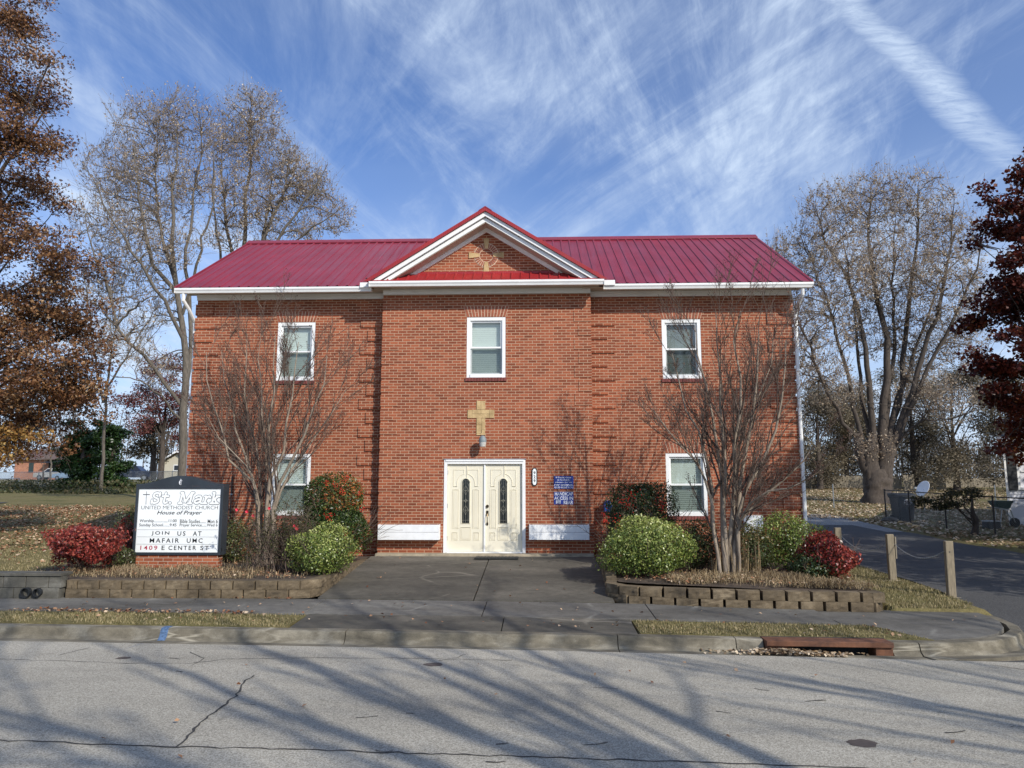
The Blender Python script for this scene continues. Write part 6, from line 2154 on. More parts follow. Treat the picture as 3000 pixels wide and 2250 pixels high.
# ================================================================== GRASS AND LEAVES
def blades(name, pts, h, mat, seed, label, bend=.5, w=.006, segs=1, colspread=1.0):
    rng = NR(seed)
    n = len(pts)
    a = rng.uniform(0, 2 * np.pi, n)
    if segs == 2:
        pts = pts + np.array([0, 0, 1.]) * (rng.random((n, 1)) ** 2 * .07)
        a = a * .5 + rng.normal(-.6, 1.4, n)
    hh = h * rng.uniform(.35, 1.25, n) * (1 + .35 * np.sin(pts[:, 0] * 5.3 + pts[:, 1] * 3) * (h > .08))
    d = np.stack([np.cos(a), np.sin(a), np.zeros(n)], 1)
    s = np.stack([-np.sin(a), np.cos(a), np.zeros(n)], 1) * w
    be = bend * rng.uniform(.2, 1, n)
    up_ = np.array([0, 0, 1.])
    if segs == 1:
        tip = pts + up_ * hh[:, None] + d * (be * hh)[:, None]
        V = np.stack([pts - s, pts + s, tip + s * .2, tip - s * .2], 1).reshape(-1, 3)
        Fq = np.arange(n * 4).reshape(n, 4)
        rn = rng.random(n)
    else:
        m_ = pts + up_ * (hh * .62)[:, None] + d * (be * hh * .35)[:, None]
        tip = pts + up_ * (hh * (.9 - .5 * be))[:, None] + d * (be * hh * 1.1)[:, None]
        V = np.stack([pts - s, pts + s, m_ - s * .8, m_ + s * .8, tip - s * .2, tip + s * .2], 1).reshape(-1, 3)
        b = np.arange(n)[:, None] * 6
        Fq = np.concatenate([b + np.array([[0, 1, 3, 2]]), b + np.array([[2, 3, 5, 4]])], 0)
        rn = np.tile(rng.random(n), 2)
    A = Arr()
    A.add(V, Fq, rn)
    o = A.build(name, mat)
    return kind(o, 'stuff', label)

def scatter(n, x0, x1, v0, v1, zf, rng, clump=0):
    x = rng.uniform(x0, x1, n)
    v = rng.uniform(v0, v1, n)
    y = v - SK * x
    if clump:
        k_ = np.sin(x * 2.1 + np.sin(v * 3)) * np.sin(v * 4.3 + x) + rng.normal(0, .6, n) > -clump
        x, y = x[k_], y[k_]
    z = np.array([zf(a, b) for a, b in zip(x, y)])
    return np.stack([x, y, z], 1)
rng = NR(7)
vz = lambda x, y: -0.480 + tilt(x)
blades('verge_grass', scatter(15000, -8.6, -3.66, 10.74, 11.69, vz, rng, .1), .034, grass_m, 1, 'short dry grass on the left verge')
P = scatter(13000, 1.4, 5.25, 10.74, 11.69, vz, rng, .2)
P = P[P[:, 0] < 5.25 - (P[:, 1] + SK * P[:, 0] - 10.74) * .5]
blades('verge_grass', P, .032, grass_m, 2, 'short grass on the right verge above the storm drain')
P = scatter(30000, 5.66, 7.35, 12.94, 24, gz, rng)
P = P[(P[:, 0] > 5.72) & (P[:, 0] < 7.0 + .35 * (P[:, 1] > 13))]
blades('bank_grass', P, .045, grass_m, 3, 'short grass around the wooden posts')
P = scatter(34000, -15, -8.45, 13.3, 21, gz, rng, .8)
blades('lawn_grass', P, .035, grass_m, 4, 'dry mown grass on the left lawn')
P = scatter(5200, -9.0, -5.2, 13.22, 14.6, lambda x, y: -.14, rng, .35)
blades('dead_grass', P, .12, dead_m, 5, 'straw coloured dead grass in the left bed', bend=1.75, w=.004, segs=2)
P = scatter(2500, -8.4, -4.2, 13.3, 17.4, lambda x, y: -.14, rng)
blades('dead_grass', P, .10, dead_m, 6, 'thin dead grass between the left bed shrubs', bend=1.0, w=.005, segs=2)
P = scatter(12000, 2.3, 5.6, 12.98, 14.6, lambda x, y: -.175, rng, .1)
P = P[P[:, 1] > 13.35 - (P[:, 0] - 2.3) * .19]
blades('dead_grass', P, .14, dead_m, 8, 'tan dead grass spilling over the right bed wall', bend=1.7, w=.004, segs=2)
P = scatter(160, 3.3, 4.2, 14.7, 15.3, lambda x, y: -.165, rng)
blades('dry_stalks', P, .62, dead_m, 9, 'tall dry stalks round the foot of the right bare tree', bend=.15, w=.005, segs=2)
# tangled undergrowth below the thicket trees on the right
P = scatter(22000, 12, 52, 68, 80, gz, rng)
P[:, 2] += rng.random(len(P)) ** 1.2 * (3.2 + 1.2 * np.sin(P[:, 0] * .9))
A = Arr()
A.add(*leaf_geo(P, .20, rng))
kind(A.build('undergrowth', tan_m), 'stuff', 'tangled tan undergrowth below the trees behind the board fence')
# ground cover of weeds along the far left fence
P = scatter(9000, -46, -20, 46, 56, gz, rng)
P[:, 2] += rng.random(len(P)) ** 2 * np.where(P[:, 1] > 51, .7, .2)
A = Arr()
A.add(*leaf_geo(P, .22, rng))
kind(A.build('weeds', rose_m), 'stuff', 'green weeds and brambles along the far left fence')

def litter(name, P, size, mat, seed, label):
    rng = NR(seed)
    A = Arr()
    P = P + np.array([0, 0, .012]) + np.abs(rng.normal(0, .008, (len(P), 1))) * np.array([0, 0, 1])
    A.add(*leaf_geo(P, size, rng, 'diamond', np.tile([[0, 0, 1.]], (len(P), 1)), .35, None, .75))
    return kind(A.build(name, mat), 'stuff', label)
gl = lambda x, y: gz(x, y) + .01
P = np.concatenate([scatter(16000, -26, -8.6, 17.5, 33, gl, rng), scatter(3500, -34, -8.6, 30, 34.5, gl, rng), scatter(1500, -16, -8.6, 13.3, 18, gl, rng)])
k_ = rng.random(len(P)) < np.clip((P[:, 1] - 14) / 8, .12, 1)
litter('leaf_litter', P[k_], .085, litter_m, 11, 'orange brown fallen leaves over the left lawn')
P = np.concatenate([scatter(11000, 7, 27, 33, 52, gl, rng), scatter(9000, 14, 36, 50, 66, gl, rng), scatter(2500, 12.7, 20, 22, 33, gl, rng)])
litter('leaf_litter', P, .13, litter_b, 12, 'pale fallen leaves under the pollarded tree and along the wire fence')
P = scatter(900, 2.0, 4.3, VA + .04, VA + .27, lambda x, y: -.64 + tilt(x) + .0, rng)
kx = rng.random(len(P)) < np.exp(-((P[:, 0] - 3.2) / .62) ** 2)
P = P[kx]
P[:, 2] += rng.random(len(P)) * .05 * np.exp(-((P[:, 0] - 3.2) / .4) ** 2)
litter('leaf_pile', P, .062, litter_b, 13, 'tan leaves drifted against the storm drain')
P = scatter(230, -8.5, -4.5, 11.55, 11.78, lambda x, y: -.455, rng)
litter('leaf_pile', P, .06, litter_m, 14, 'brown leaves along the front edge of the left pavement')
P = np.concatenate([scatter(60, -8, 7, 11.8, 12.9, lambda x, y: -.425 + tilt(x), rng), scatter(26, -5, 4, 4, 10, lambda x, y: rz(x, y), rng), scatter(30, -3.6, 1.1, 13.1, 17, lambda x, y: walkz(y), rng), scatter(90, -8, 5, 10.75, 11.65, lambda x, y: -.45 + tilt(x), rng), scatter(120, -8.3, -4.3, 12.88, 12.98, lambda x, y: -.425, rng)])
litter('stray_leaves', P, .055, litter_m, 15, 'single fallen leaves on the pavement and road')
P = np.concatenate([scatter(900, -8.3, -4.2, 13.3, 17.4, lambda x, y: -.13, rng), scatter(900, 1.5, 5.5, 13.6, 17.4, lambda x, y: -.15, rng)])
P = np.concatenate([P, scatter(500, -9, -4.6, 13.2, 14.2, lambda x, y: -.08, rng, .3), scatter(500, 2, 5.5, 13.1, 14.2, lambda x, y: -.11, rng, .3)])
litter('leaf_litter', P, .05, litter_m, 16, 'brown leaf litter on the bed soil')

# ================================================================== POSTS AND CHAINS
posts = []
for i, (px, py, Y0, lab) in enumerate(((2788, 1751, 13.5, 'weathered wooden chain post nearest the pavement corner'), (2616, 1703, 14.9, 'weathered wooden chain post in the middle with a thin board nailed on'), (2456, 1660, 16.9, 'weathered wooden chain post farthest from the street beside the crimson shrub'))):
    p = gp(px, py)
    if i == 2:
        p = Vector((at(2456, 1600, 16.9).x, 16.9, gz(6.8, 16.9)))
    t = thing('wooden_post', lab, 'post', (p.x, p.y, p.z), 'wooden posts carrying the chain')
    H = (.99, .93, .95)[i]
    w_, d_ = .07, .045
    mb = MB()
    lx = (.012, -.01, .0)[i]
    vs_ = [(p.x + sx_ * w_ + l, p.y + sy * d_, p.z + z) for z, l in ((-.1, 0), (H, lx)) for sx_, sy in ((-1, -1), (1, -1), (1, 1), (-1, 1))]
    mb.add(vs_, [(3, 2, 1, 0), (4, 5, 6, 7), (0, 1, 5, 4), (1, 2, 6, 5), (2, 3, 7, 6), (3, 0, 4, 7)])
    mb.build('shaft', postwood, t, bevel=.012)
    mb = MB()
    mb.add([(p.x + .17 * math.cos(a) * rr.uniform(.8, 1.1), p.y + .14 * math.sin(a) * rr.uniform(.8, 1.1), p.z + .016) for a in frange(0, 5.8, 12)] + [(p.x, p.y, p.z - .05)], [list(range(12))] + [(i2, 12, (i2 + 1) % 12) for i2 in range(12)])
    mb.build('footing', conc, t)
    if i == 0:
        MB().tube([(p.x + .003, p.y - .0455, p.z + .80), (p.x + .003, p.y - .047, p.z + .80)], .013, 12).build('bolt_hole', black_m, t)
    if i == 1:
        bx('board', fencewood, t, p.x + .072, p.x + .095, p.y - .05, p.y + .05, p.z + .45, p.z + .88)
    posts.append(Vector((p.x, p.y, p.z + H - .18)))
def chain(a, b, sag, label):
    n = int((b - a).length / .032)
    mb = MB()
    pts = [a.lerp(b, k / n) - Vector((0, 0, sag * 4 * (k / n) * (1 - k / n))) for k in range(n + 1)]
    for k in range(n):
        u, v = pts[k], pts[k + 1]
        t_ = (v - u).normalized()
        s_ = t_.cross(Vector((0, 0, 1))).normalized() if k % 2 else Vector((0, 0, 1))
        ext = t_ * .005
        for sg_ in (-1, 1):
            mb.tube([u - ext, u + s_ * .008 * sg_, v - s_ * -.008 * sg_, v + ext], .0032, 4)
    t = mb.build('chain', galv, uv=False)
    return tag(t, label, 'chain', 'chains between the wooden posts')
chain(posts[1] + Vector((.07, 0, 0)), posts[0] - Vector((.07, 0, -.0)), .20, 'galvanised chain sagging between the two nearest wooden posts')
chain(posts[2] + Vector((.07, 0, 0)), posts[1] - Vector((.07, 0, 0)), .22, 'galvanised chain sagging between the middle and farthest wooden posts')
chain(posts[2] + Vector((-.6, 1.4, -.12)), posts[2] - Vector((.07, 0, 0)), .10, 'short length of chain running from the farthest wooden post towards the church')

# ================================================================== FENCES
fdark = simple('dark_fence_steel', (0.05, 0.045, 0.04), 0.6, 0.2, 10, 0, metallic=.3)
def wire_fence(label, pts, h, mat, mesh=True, group='wire fences', pr_=.03, rail=True, wr=.0022, tops=None):
    """pts: list of (x, y); posts at the points"""
    x0, y0 = pts[0]
    t = thing('wire_fence', label, 'fence', (x0, y0, gz(x0, y0)), group)
    P = [Vector((x, y, gz(x, y))) for x, y in pts]
    for k, p in enumerate(P):
        MB().tube([p - Vector((0, 0, .1)), p + Vector((0, 0, h + .05))], pr_, 8).build('fence_post', mat, t)
    up_ = Vector((0, 0, h))
    if rail:
        mb = MB()
        for a, b in zip(P, P[1:]):
            mb.tube([a + up_, b + up_], .02, 6)
        mb.build('top_rail', mat, t)
    if mesh:
        A = Arr()
        for a, b in zip(P, P[1:]):
            L_ = (b - a).length
            n = int(L_ / .07)
            A_, B_ = [], []
            for k in range(-int(h / .07), n):
                for s_ in (0, 1):
                    u0, u1 = k * .07, k * .07 + h
                    z0_, z1_ = .03, h
                    if u0 < 0: z0_ += -u0; u0 = 0
                    if u1 > L_: z1_ -= u1 - L_; u1 = L_
                    if s_: u0, u1, = L_ - u0, L_ - u1
                    A_.append(a.lerp(b, u0 / L_) + Vector((0, 0, z0_)))
                    B_.append(a.lerp(b, u1 / L_) + Vector((0, 0, z1_)))
            Pp = np.stack([np.array([list(v) for v in A_]), np.array([list(v) for v in B_])], 1)
            A.tub(Pp, np.full((len(Pp), 2), wr), 3)
        A.build('wire_mesh', galv, t)
    return t
fp = [(at(2595, 1500, 31.6).x, 31.6), (at(2665, 1500, 29.6).x, 29.6), (at(2770, 1500, 27.3).x, 27.3), (at(2911, 1500, 25.0).x, 25.0), (at(3080, 1500, 23.0).x, 23.0), (17.5, 20.5)]
wire_fence('dark chain link fence running from the refuse bin past the leaning juniper', fp, 1.25, fdark)
p5 = at(2443, 1480, 42)
wire_fence('thin wire fence with a pale post at the back of the gravel yard', [(5, 44.5), (10.5, 43.5), (p5.x, 42), (24, 40.5)], 1.25, galv, mesh=False, rail=False)
mb = MB()
wire_fence('galvanised chain link fence beyond the left lawn', [(x, 60 + (x + 40) * .12) for x in (-52, -46.5, -41, -35.5, -30.5, -27.2, -24, -20)], 1.2, galv, wr=.006)
q0_ = at(47, 1395, 57); q1_ = at(8, 1398, 54)
bf = thing('gate_rail', 'leaning pale metal fence rail at the far left among the weeds', 'fence', (q0_.x, 57, gz(q0_.x, 57)))
MB().tube([(q0_.x, 57, gz(q0_.x, 57)), (q0_.x + .3, 57, gz(q0_.x, 57) + .75)], .035, 8).tube([(q0_.x + .3, 57, gz(q0_.x, 57) + .75), (q0_.x - 6, 56, gz(q0_.x, 57) + .55)], .03, 6).build('rail', galv, bf)

# board fence on the right, uneven and leaning
bfn = thing('board_fence', 'grey weathered wooden board fence behind the pollarded tree', 'fence', (at(2400, 1450, 64).x, 64, gz(22, 64)))
def boards(px0, px1, top, bot, Y, seed):
    g_ = random.Random(seed)
    mb = MB()
    x0, x1 = at(px0, 1400, Y).x, at(px1, 1400, Y).x
    x = x0
    while x < x1:
        w_ = .14
        zt_ = at(px0, top, Y).z + g_.uniform(-.04, .04)
        zb2 = min(at(px0, bot, Y).z, gz(x, Y)) - .3
        le = g_.uniform(-.02, .02)
        mb.add([(x, Y, zb2), (x + w_ - .012, Y, zb2), (x + w_ - .012 + le, Y, zt_), (x + le, Y, zt_), (x, Y + .02, zb2), (x + w_ - .012, Y + .02, zb2), (x + w_ - .012 + le, Y + .02, zt_), (x + le, Y + .02, zt_)],
               [(0, 1, 2, 3), (7, 6, 5, 4), (0, 4, 5, 1), (3, 2, 6, 7), (0, 3, 7, 4), (1, 5, 6, 2)])
        x += w_
    mb.box(x0, x1, Y + .02, Y + .06, zt_ - .5, zt_ - .4)
    return mb
boards(2350, 2545, 1394, 1450, 64, 1).build('panel', fencewood, bfn)
boards(2600, 2640, 1394, 1450, 63, 2).build('panel', fencewood, bfn)
boards(2646, 2674, 1391, 1450, 60, 3).build('panel', fencewood, bfn)
boards(2698, 2768, 1395, 1450, 62, 4).build('panel', fencewood, bfn)
boards(2770, 3100, 1400, 1450, 66, 5).build('panel', fencewood, bfn)

# ================================================================== BIN, DISH, HOUSE, YARD THINGS
YBn = 31.0
a, b = at(2614, 1450, YBn), at(2670, 1450, YBn)
cxn = (a.x + b.x) / 2
zb_ = gz(cxn, YBn)
bn = thing('wheelie_bin', 'dark grey wheeled refuse bin with a white crest behind the wire fence', 'bin', (cxn, YBn, zb_))
H = 1.12
mb = MB()
w0, w1 = .27, .36
vs_ = [(cxn + sx_ * w0, YBn + sy * .30, zb_ + .02) for sx_, sy in ((-1, -1), (1, -1), (1, 1), (-1, 1))] + [(cxn + sx_ * w1, YBn + sy * .38, zb_ + H - .1) for sx_, sy in ((-1, -1), (1, -1), (1, 1), (-1, 1))]
mb.add(vs_, [(3, 2, 1, 0), (4, 5, 6, 7), (0, 1, 5, 4), (1, 2, 6, 5), (2, 3, 7, 6), (3, 0, 4, 7)])
mb.box(cxn - .385, cxn + .385, YBn - .405, YBn + .40, zb_ + H - .16, zb_ + H - .098)
mb.build('body', binplastic, bn, bevel=.02)
MB().prism([(YBn - .42, zb_ + H - .096), (YBn + .42, zb_ + H - .096), (YBn + .42, zb_ + H + .02), (YBn, zb_ + H + .03), (YBn - .42, zb_ + H - .04)], 'x', cxn - .40, cxn + .40).build('lid', binplastic, bn, bevel=.02)
for s_ in (-1, 1):
    MB().tube([(cxn + s_ * .27, YBn + .34, zb_ + .13), (cxn + s_ * .33, YBn + .34, zb_ + .13)], .13, 16).build('wheel', rubber, bn)
mb = MB()
yb_ = YBn - .385
for q_ in range(20, 161, 20):
    pass
mb.tube([(cxn + .05 + .15 * math.cos(R(a_)), yb_ + .0, zb_ + .80 + .10 * math.sin(R(a_))) for a_ in range(15, 170, 18)], .012, 5)
mb.tube([(cxn + .05 + .08 * math.cos(R(a_)), yb_ + .0, zb_ + .80 + .055 * math.sin(R(a_))) for a_ in range(15, 170, 18)], .010, 5)
for k in range(7):
    xx = cxn - .10 + k * .05
    mb.tube([(xx - .015, yb_ + .01, zb_ + .745), (xx, yb_, zb_ + .80), (xx + .015, yb_ + .01, zb_ + .745)], .008, 4)
mb.box(cxn - .04, cxn + .14, yb_ + .015, yb_ + .03, zb_ + .69, zb_ + .705)
mb.build('crest', white_ink, bn, uv=False)

# satellite dish on a pole
Yd = 40.0
c = at(2703, 1431, Yd)
dsh = thing('satellite_dish', 'white oval satellite dish tilted on a pole in the back yard', 'satellite dish', (c.x, Yd, gz(c.x, Yd)))
nrm_ = Vector((-.80, -.38, .46)).normalized()
u_ = Vector((.35, .0, .94)); u_ = (u_ - nrm_ * u_.dot(nrm_)).normalized()
w_ = nrm_.cross(u_)
V = [c - nrm_ * .10]
Fc = []
n = 28
for j, r_ in enumerate((.2, .4, .6, .8, 1.0)):
    for k in range(n):
        a_ = 2 * math.pi * k / n
        V.append(c + u_ * .45 * r_ * math.cos(a_) + w_ * .36 * r_ * math.sin(a_) - nrm_ * .10 * (1 - r_ * r_))
for k in range(n):
    Fc.append((0, 1 + k, 1 + (k + 1) % n))
for j in range(4):
    for k in range(n):
        Fc.append((1 + j * n + k, 1 + (j + 1) * n + k, 1 + (j + 1) * n + (k + 1) % n, 1 + j * n + (k + 1) % n))
mb = MB().add(V, Fc)
o = mb.build('reflector', paint_w, dsh, smooth_=True)
sd_ = o.modifiers.new('thickness', 'SOLIDIFY'); sd_.thickness = .012
MB().tube([c - nrm_ * .11, (c.x + .1, Yd + .15, c.z - .2), (c.x + .1, Yd + .15, gz(c.x, Yd) - .1)], .03, 8).build('pole', galv, dsh)
MB().tube([c - u_ * .44, c + nrm_ * .42 - u_ * .2], .012, 6).box(*[v for k_, vv in enumerate(c + nrm_ * .45 - u_ * .2) for v in (vv - .05, vv + .05)]).build('feed_arm', galv, dsh)

# white clapboard house at the right edge
YH = 29.0
hx = at(2955, 1500, YH).x
hz0 = gz(hx, YH) - .1
hs = thing('white_house', 'white clapboard house with black shutters at the right edge', 'house', (hx, YH, hz0))
siding = simple('white_siding', (0.62, 0.62, 0.66), 0.5, 0.04, 3, 0)
roofsh = simple('dark_shingles', (0.07, 0.065, 0.062), 0.9, 0.3, 20, 0.4)
zt = 3.25
hw0, hw1 = at(2975, 1400, YH).x, None
wx0 = at(2978, 1390, YH).x
mb = MB()
z = hz0
k = 0
holes = (wx0, wx0 + 1.0, 1.35, 2.75)
while z < zt:
    z2 = min(z + .115, zt)
    segs_ = [(hx, hx + 9)]
    if z2 > holes[2] and z < holes[3]:
        segs_ = [(hx, holes[0]), (holes[1], hx + 9)]
    for a_, b_ in segs_:
        mb.add([(a_, YH - .022, z), (b_, YH - .022, z), (b_, YH - .002, z2), (a_, YH - .002, z2), (a_, YH, z), (b_, YH, z)], [(0, 1, 2, 3), (0, 4, 5, 1)])
    z = z2
mb.prism([(hx + .002, YH + .01), (hx + 9, YH + .3), (hx + 14, YH + 8), (hx + 5.4, YH + 8)], 'z', hz0, zt)
mb.build('wall', siding, hs)
bx('corner_board', trim, hs, hx - .03, hx + .08, YH - .04, YH - .0235, hz0, zt)
hwn = MB().box(holes[0], holes[0] + .09, YH - .05, YH + .05, holes[2], holes[3]).box(holes[1] - .09, holes[1], YH - .05, YH + .05, holes[2], holes[3]).box(holes[0] + .09, holes[1] - .09, YH - .05, YH + .05, holes[2], holes[2] + .09).box(holes[0] + .09, holes[1] - .09, YH - .05, YH + .05, holes[3] - .09, holes[3]).box(holes[0] + .09, holes[1] - .09, YH - .02, YH + .03, 2.02, 2.07).build('window', trim, hs)
bx('pane', carglass, hwn, holes[0] + .09, holes[1] - .09, YH + .04, YH + .045, holes[2] + .09, holes[3] - .09)
for xa_ in (holes[0] - .36, holes[1] + .02):
    mb = MB().box(xa_, xa_ + .34, YH - .06, YH - .025, holes[2] - .03, holes[3] + .03)
    for k in range(12):
        mb.box(xa_ + .03, xa_ + .31, YH - .07, YH - .061, holes[2] + .03 + k * .11, holes[2] + .08 + k * .11)
    mb.build('shutter', black_m, hs)
MB().add([(hx - .45, YH - .45, zt + .06), (hx + 9.4, YH - .45, zt + .06), (hx + 14.4, YH + 8.4, zt + .06), (hx + 5.2, YH + 8.4, zt + .06), (hx + 5.2, YH + 4, zt + 2.1), (hx + 9.5, YH + 4, zt + 2.1)],
         [(0, 1, 5, 4), (1, 2, 5), (2, 3, 4, 5), (3, 0, 4), (3, 2, 1, 0)]).build('roof', roofsh, hs)
bx('eave_board', trim, hs, hx - .45, hx + 9.4, YH - .48, YH - .452, zt - .09, zt + .07)

# green wheelbarrow-like cart and small yard clutter by the house
c = at(2935, 1478, 28.2)
wb = thing('wheelbarrow', 'dark green wheelbarrow upturned by the white house', 'wheelbarrow', (c.x, 28.2, gz(c.x, 28.2)))
greenm = simple('dark_green_tub', (0.03, 0.07, 0.065), 0.4, 0.2, 6)
MB().add([(c.x - .36, 27.95, c.z + .14), (c.x + .30, 27.95, c.z + .14), (c.x + .30, 28.5, c.z + .14), (c.x - .36, 28.5, c.z + .14), (c.x - .2, 28.08, c.z - .16), (c.x + .2, 28.08, c.z - .16), (c.x + .2, 28.4, c.z - .16), (c.x - .2, 28.4, c.z - .16)],
         [(0, 1, 2, 3), (7, 6, 5, 4), (0, 4, 5, 1), (1, 5, 6, 2), (2, 6, 7, 3), (3, 7, 4, 0)]).build('tub', greenm, wb, bevel=.02)
gg = gz(c.x, 28.2)
MB().tube([(c.x - .45, 28.05, c.z - .1), (c.x + .2, 28.05, c.z - .19), (c.x + .42, 28.2, gg + .18)], .02, 6).tube([(c.x - .45, 28.4, c.z - .1), (c.x + .2, 28.4, c.z - .19), (c.x + .42, 28.25, gg + .18)], .02, 6).tube([(c.x - .1, 28.05, c.z - .16), (c.x - .22, 28.05, gg)], .018, 6).tube([(c.x - .1, 28.4, c.z - .16), (c.x - .22, 28.4, gg)], .018, 6).build('frame', galv, wb)
MB().tube([(c.x + .42, 28.18, gg + .18), (c.x + .42, 28.27, gg + .18)], .17, 16).build('wheel', rubber, wb)
c = at(2902, 1508, 27.6)
tb = thing('storage_tub', 'black plastic tub with a pale lid on the shaded yard', 'tub', (c.x, 27.6, gz(c.x, 27.6)))
gg = gz(c.x, 27.6)
MB().box(c.x - .22, c.x + .22, 27.4, 27.8, gg, gg + .26).build('tub', black_m, tb, bevel=.02)
bx('lid', simple('pale_lid', (.45, .45, .43)), tb, c.x - .24, c.x + .24, 27.38, 27.82, gg + .262, gg + .29, bevel=.008)
# rubble stones at the drive edge
c = gp(2608, 1530)
stn = MB()
def stone_at(mb, c, r_, g_):
    V = []
    for th in (0, 1, 2, 3):
        for k in range(9):
            a_ = 2 * math.pi * k / 9
            rr_ = r_ * (1, .95, .7, .2)[th] * g_.uniform(.85, 1.1)
            V.append((c.x + rr_ * math.cos(a_), c.y + rr_ * .8 * math.sin(a_), c.z + r_ * (-.1, .25, .5, .62)[th]))
    mb.add(V, [(j * 9 + k, j * 9 + (k + 1) % 9, (j + 1) * 9 + (k + 1) % 9, (j + 1) * 9 + k) for j in range(3) for k in range(9)] + [list(range(27, 36))])
g_ = random.Random(3)
stone_at(stn, c, .36, g_)
tag(stn.build('rock', cmu_m), 'pale grey rock at the foot of the wire fence beside the bin', 'rock')
for k, (px, py) in enumerate(((2640, 1532), (2662, 1538), (2684, 1546))):
    stn = MB()
    stone_at(stn, gp(px, py), .13 + .02 * (k % 3), g_)
    tag(stn.build('rock', stone), ('small rusty stone nearest the pale rock at the fence foot', 'small rusty stone in the middle of the row at the fence foot', 'small rusty stone at the end of the row at the fence foot')[k], 'rock', 'small stones at the fence foot')

# ================================================================== FAR LEFT: HOUSES AND CARS
Yh = 118
def P2X(px): return at(px, 1400, Yh).x
def P2Z(py): return at(100, py, Yh).z
fh = thing('brick_house', 'low orange brick house with brown roof and dark awning far beyond the lawn', 'house', (P2X(120), Yh, gz(P2X(120), Yh)))
gx0, gx1 = P2X(40), P2X(194)
gb = gz(gx0, Yh) - .4
zt = P2Z(1347)
bx('wall', brick_far, fh, gx0, gx1, Yh, Yh + 8, gb, zt)
MB().prism([(Yh - .6, zt), (Yh + 4, P2Z(1318)), (Yh + 8.6, zt), (Yh + 8.6, zt + .15), (Yh + 4, P2Z(1318) + .2), (Yh - .6, zt + .15)], 'x', gx0 - .6, gx1 + .6).build('roof', simple('brown_shingles', (0.13, 0.09, 0.075), .9, .2), fh)
bx('door', simple('far_door', (.03, .05, .05)), fh, P2X(82), P2X(96), Yh - .05, Yh - .01, P2Z(1384), P2Z(1356))
bx('doorway', room, fh, P2X(140), P2X(160), Yh - .05, Yh - .01, P2Z(1388), P2Z(1354))
mb = MB().add([(P2X(132), Yh - 1.4, P2Z(1357)), (P2X(182), Yh - 1.4, P2Z(1357)), (P2X(172), Yh - .02, P2Z(1347)), (P2X(142), Yh - .02, P2Z(1347))], [(0, 1, 2, 3)]).add([(P2X(132), Yh - 1.4, P2Z(1357)), (P2X(142), Yh - .02, P2Z(1347)), (P2X(142), Yh - .02, P2Z(1357))], [(0, 1, 2)]).add([(P2X(182), Yh - 1.4, P2Z(1357)), (P2X(172), Yh - .02, P2Z(1357)), (P2X(172), Yh - .02, P2Z(1347))], [(0, 1, 2)])
mb.build('awning', black_m, fh)
# cream gabled house behind the pickup
Yh = 105
fh2 = thing('cream_house', 'small cream gabled house glimpsed beside the grey trunk', 'house', (P2X(500), Yh, gz(P2X(500), Yh)))
x0_, x1_ = P2X(478), P2X(560)
zb2, ze, zr = gz(x0_, Yh) - .3, P2Z(1352), P2Z(1326)
creamw = simple('cream_siding', (.52, .47, .36), .6, .05)
MB().prism([(x0_, zb2), (x1_, zb2), (x1_, ze), ((x0_ + x1_) / 2, zr), (x0_, ze)], 'y', Yh, Yh + 9).build('wall', creamw, fh2)
xm = (x0_ + x1_) / 2
MB().prism([(x0_ - .5, ze - .25), (xm, zr + .05), (x1_ + .5, ze - .25), (x1_ + .5, ze - .05), (xm, zr + .3), (x0_ - .5, ze - .05)], 'y', Yh - .5, Yh + 9.4).build('roof', simple('tan_shingles', (.20, .14, .10), .9, .2), fh2)
MB().prism([(x0_ - .5, ze - .28), (xm, zr + .02), (x1_ + .5, ze - .28), (x1_ + .5, ze - .02), (xm, zr + .32), (x0_ - .5, ze - .02)], 'y', Yh - .6, Yh - .51).build('rake_board', trim, fh2)
hw_ = bx('window', trim, fh2, P2X(507), P2X(522), Yh - .06, Yh - .01, P2Z(1380), P2Z(1362))
bx('pane', carglass, hw_, P2X(509), P2X(520), Yh - .08, Yh - .062, P2Z(1378), P2Z(1364))

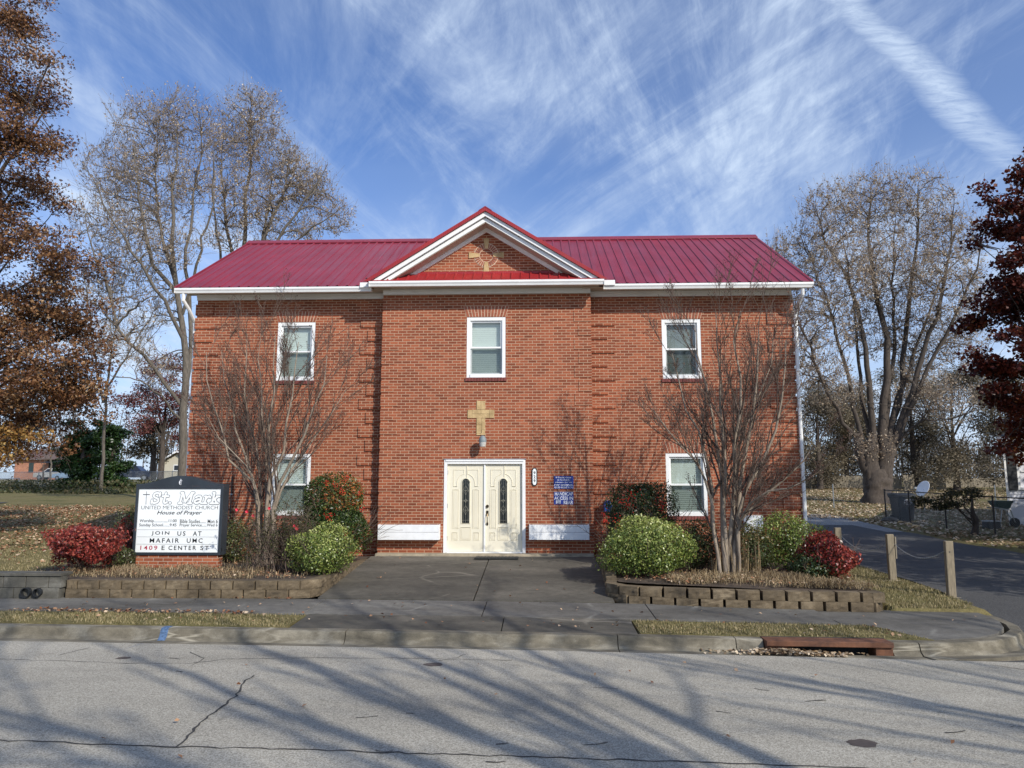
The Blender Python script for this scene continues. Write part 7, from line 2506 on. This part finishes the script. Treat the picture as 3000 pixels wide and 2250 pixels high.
def vehicle(name, label, cat, cx_, cy_, L_, prof_, glassp, col, rz_, H=1.7, W_=1.8, wheels=(.19, .80), wr=.36, extra=None):
    z0_ = gz(cx_, cy_)
    t = thing(name, label, cat, (cx_, cy_, z0_), 'vehicles parked beyond the lawn', rz=rz_)
    def loc(o):
        o.location = (0, 0, 0)
        return o
    def bld(mb, nm, m, par, **k):
        mb.v = [(v[0] + cx_, v[1] + cy_, v[2] + z0_) for v in mb.v]
        return mb.build(nm, m, par, **k)
    m = MB()
    # body as sections narrowing towards the roof
    n = len(prof_)
    V = []
    for s_ in (-1, 1):
        for x, z in prof_:
            y = W_ / 2 * (1 if z < .58 * H else 1 - .28 * (z / H - .58) / .42)
            V.append(((x - .5) * L_, s_ * y, z))
    m.add(V, [list(range(n)), list(range(n, 2 * n))[::-1]] + [(i, (i + 1) % n, n + (i + 1) % n, n + i)[::-1] for i in range(n)])
    bld(m, 'body', col, t, bevel=.05)
    for gp_ in glassp:
        m = MB()
        for s_ in (-1, 1):
            V = []
            for x, z in gp_:
                y = W_ / 2 * (1 - .28 * max(0, z / H - .58) / .42) + .012
                V.append(((x - .5) * L_, s_ * y, z))
            m.add(V, [list(range(len(gp_)))])
        bld(m, 'window', carglass, t, uv=False)
    for wx in wheels:
        for s_ in (-1, 1):
            m = MB().tube([((wx - .5) * L_, s_ * (W_ / 2 - .18), wr), ((wx - .5) * L_, s_ * (W_ / 2 + .02), wr)], wr, 18)
            w_ = bld(m, 'wheel', rubber, t)
            m = MB().tube([((wx - .5) * L_, s_ * (W_ / 2 + .0), wr), ((wx - .5) * L_, s_ * (W_ / 2 + .03), wr)], wr * .58, 14)
            bld(m, 'rim', galv, w_)
    for x_, nm, mm in ((0.0, 'tail_light', redink), (1.0, 'headlight', lens_m)):
        for s_ in (-1, 1):
            xx = (x_ - .5) * L_
            m = MB().box(xx - .03, xx + .03, s_ * W_ / 2 * .72 - .12, s_ * W_ / 2 * .72 + .12, .55 * H - .12, .55 * H + .06)
            bld(m, nm, mm, t)
    return t
def paintm(name, col):
    return simple(name, col, 0.25, 0.03, 2, 0, spec=.6)
suv = [(0, .35), (0, .95), (.02, 1.05), (.06, 1.72), (.58, 1.74), (.72, 1.12), (.97, 1.0), (1, .75), (1, .35)]
suvg = [[(.085, 1.12), (.10, 1.60), (.24, 1.62), (.25, 1.12)], [(.27, 1.12), (.27, 1.62), (.42, 1.62), (.43, 1.12)], [(.45, 1.12), (.45, 1.62), (.57, 1.62), (.67, 1.14)]]
c = at(153, 1400, 112)
vehicle('parked_suv', 'silver estate car parked in front of the far brick house', 'car', c.x, 112, 4.9, suv, suvg, paintm('silver_paint', (.42, .41, .38)), math.pi, 1.74)
sed = [(0, .3), (0, .9), (.14, 1.0), (.28, 1.42), (.60, 1.42), (.76, .98), (.98, .85), (1, .6), (1, .3)]
sedg = [[(.20, 1.0), (.30, 1.34), (.44, 1.34), (.44, 1.0)], [(.46, 1.0), (.46, 1.34), (.59, 1.34), (.71, 1.0)]]
c = at(206, 1402, 104)
vehicle('parked_car', 'pale blue car mostly hidden by the left ivy clad tree', 'car', c.x, 104, 4.6, sed, sedg, paintm('pale_blue_paint', (.30, .42, .55)), math.pi * .95, 1.42, wr=.32)
c = at(262, 1402, 98)
vehicle('parked_car', 'blue grey car showing between the two ivy clad trees', 'car', c.x, 98, 4.5, sed, sedg, paintm('blue_grey_paint', (.20, .30, .42)), math.pi * 1.02, 1.42, wr=.32)
pk = [(0, .45), (0, 1.15), (.38, 1.15), (.40, 1.85), (.60, 1.87), (.72, 1.25), (.97, 1.15), (1, .9), (1, .45)]
pkg = [[(.42, 1.25), (.42, 1.75), (.52, 1.75), (.52, 1.25)], [(.54, 1.25), (.54, 1.75), (.60, 1.75), (.69, 1.27)]]
c = at(392, 1400, 92)
vehicle('pickup_truck', 'dark navy pickup truck parked right of the ivy clad trees', 'pickup truck', c.x, 92, 5.6, pk, pkg, paintm('navy_paint', (.015, .02, .04)), 0.08, 1.87, 1.95, wr=.4)
# slim bare pole-like tree in front of the silver car
c = at(148, 1400, 84)
bare_tree('bare_sapling', 'slim bare tree in front of the silver car', (c.x, 84), [([(c.x, 84, gz(c.x, 84)), q(150, 1340, 84), q(155, 1280, 84), q(158, 1200, 84)], .13, .03)], 64, 0, m=(12, 6, 5), rmin=.014)
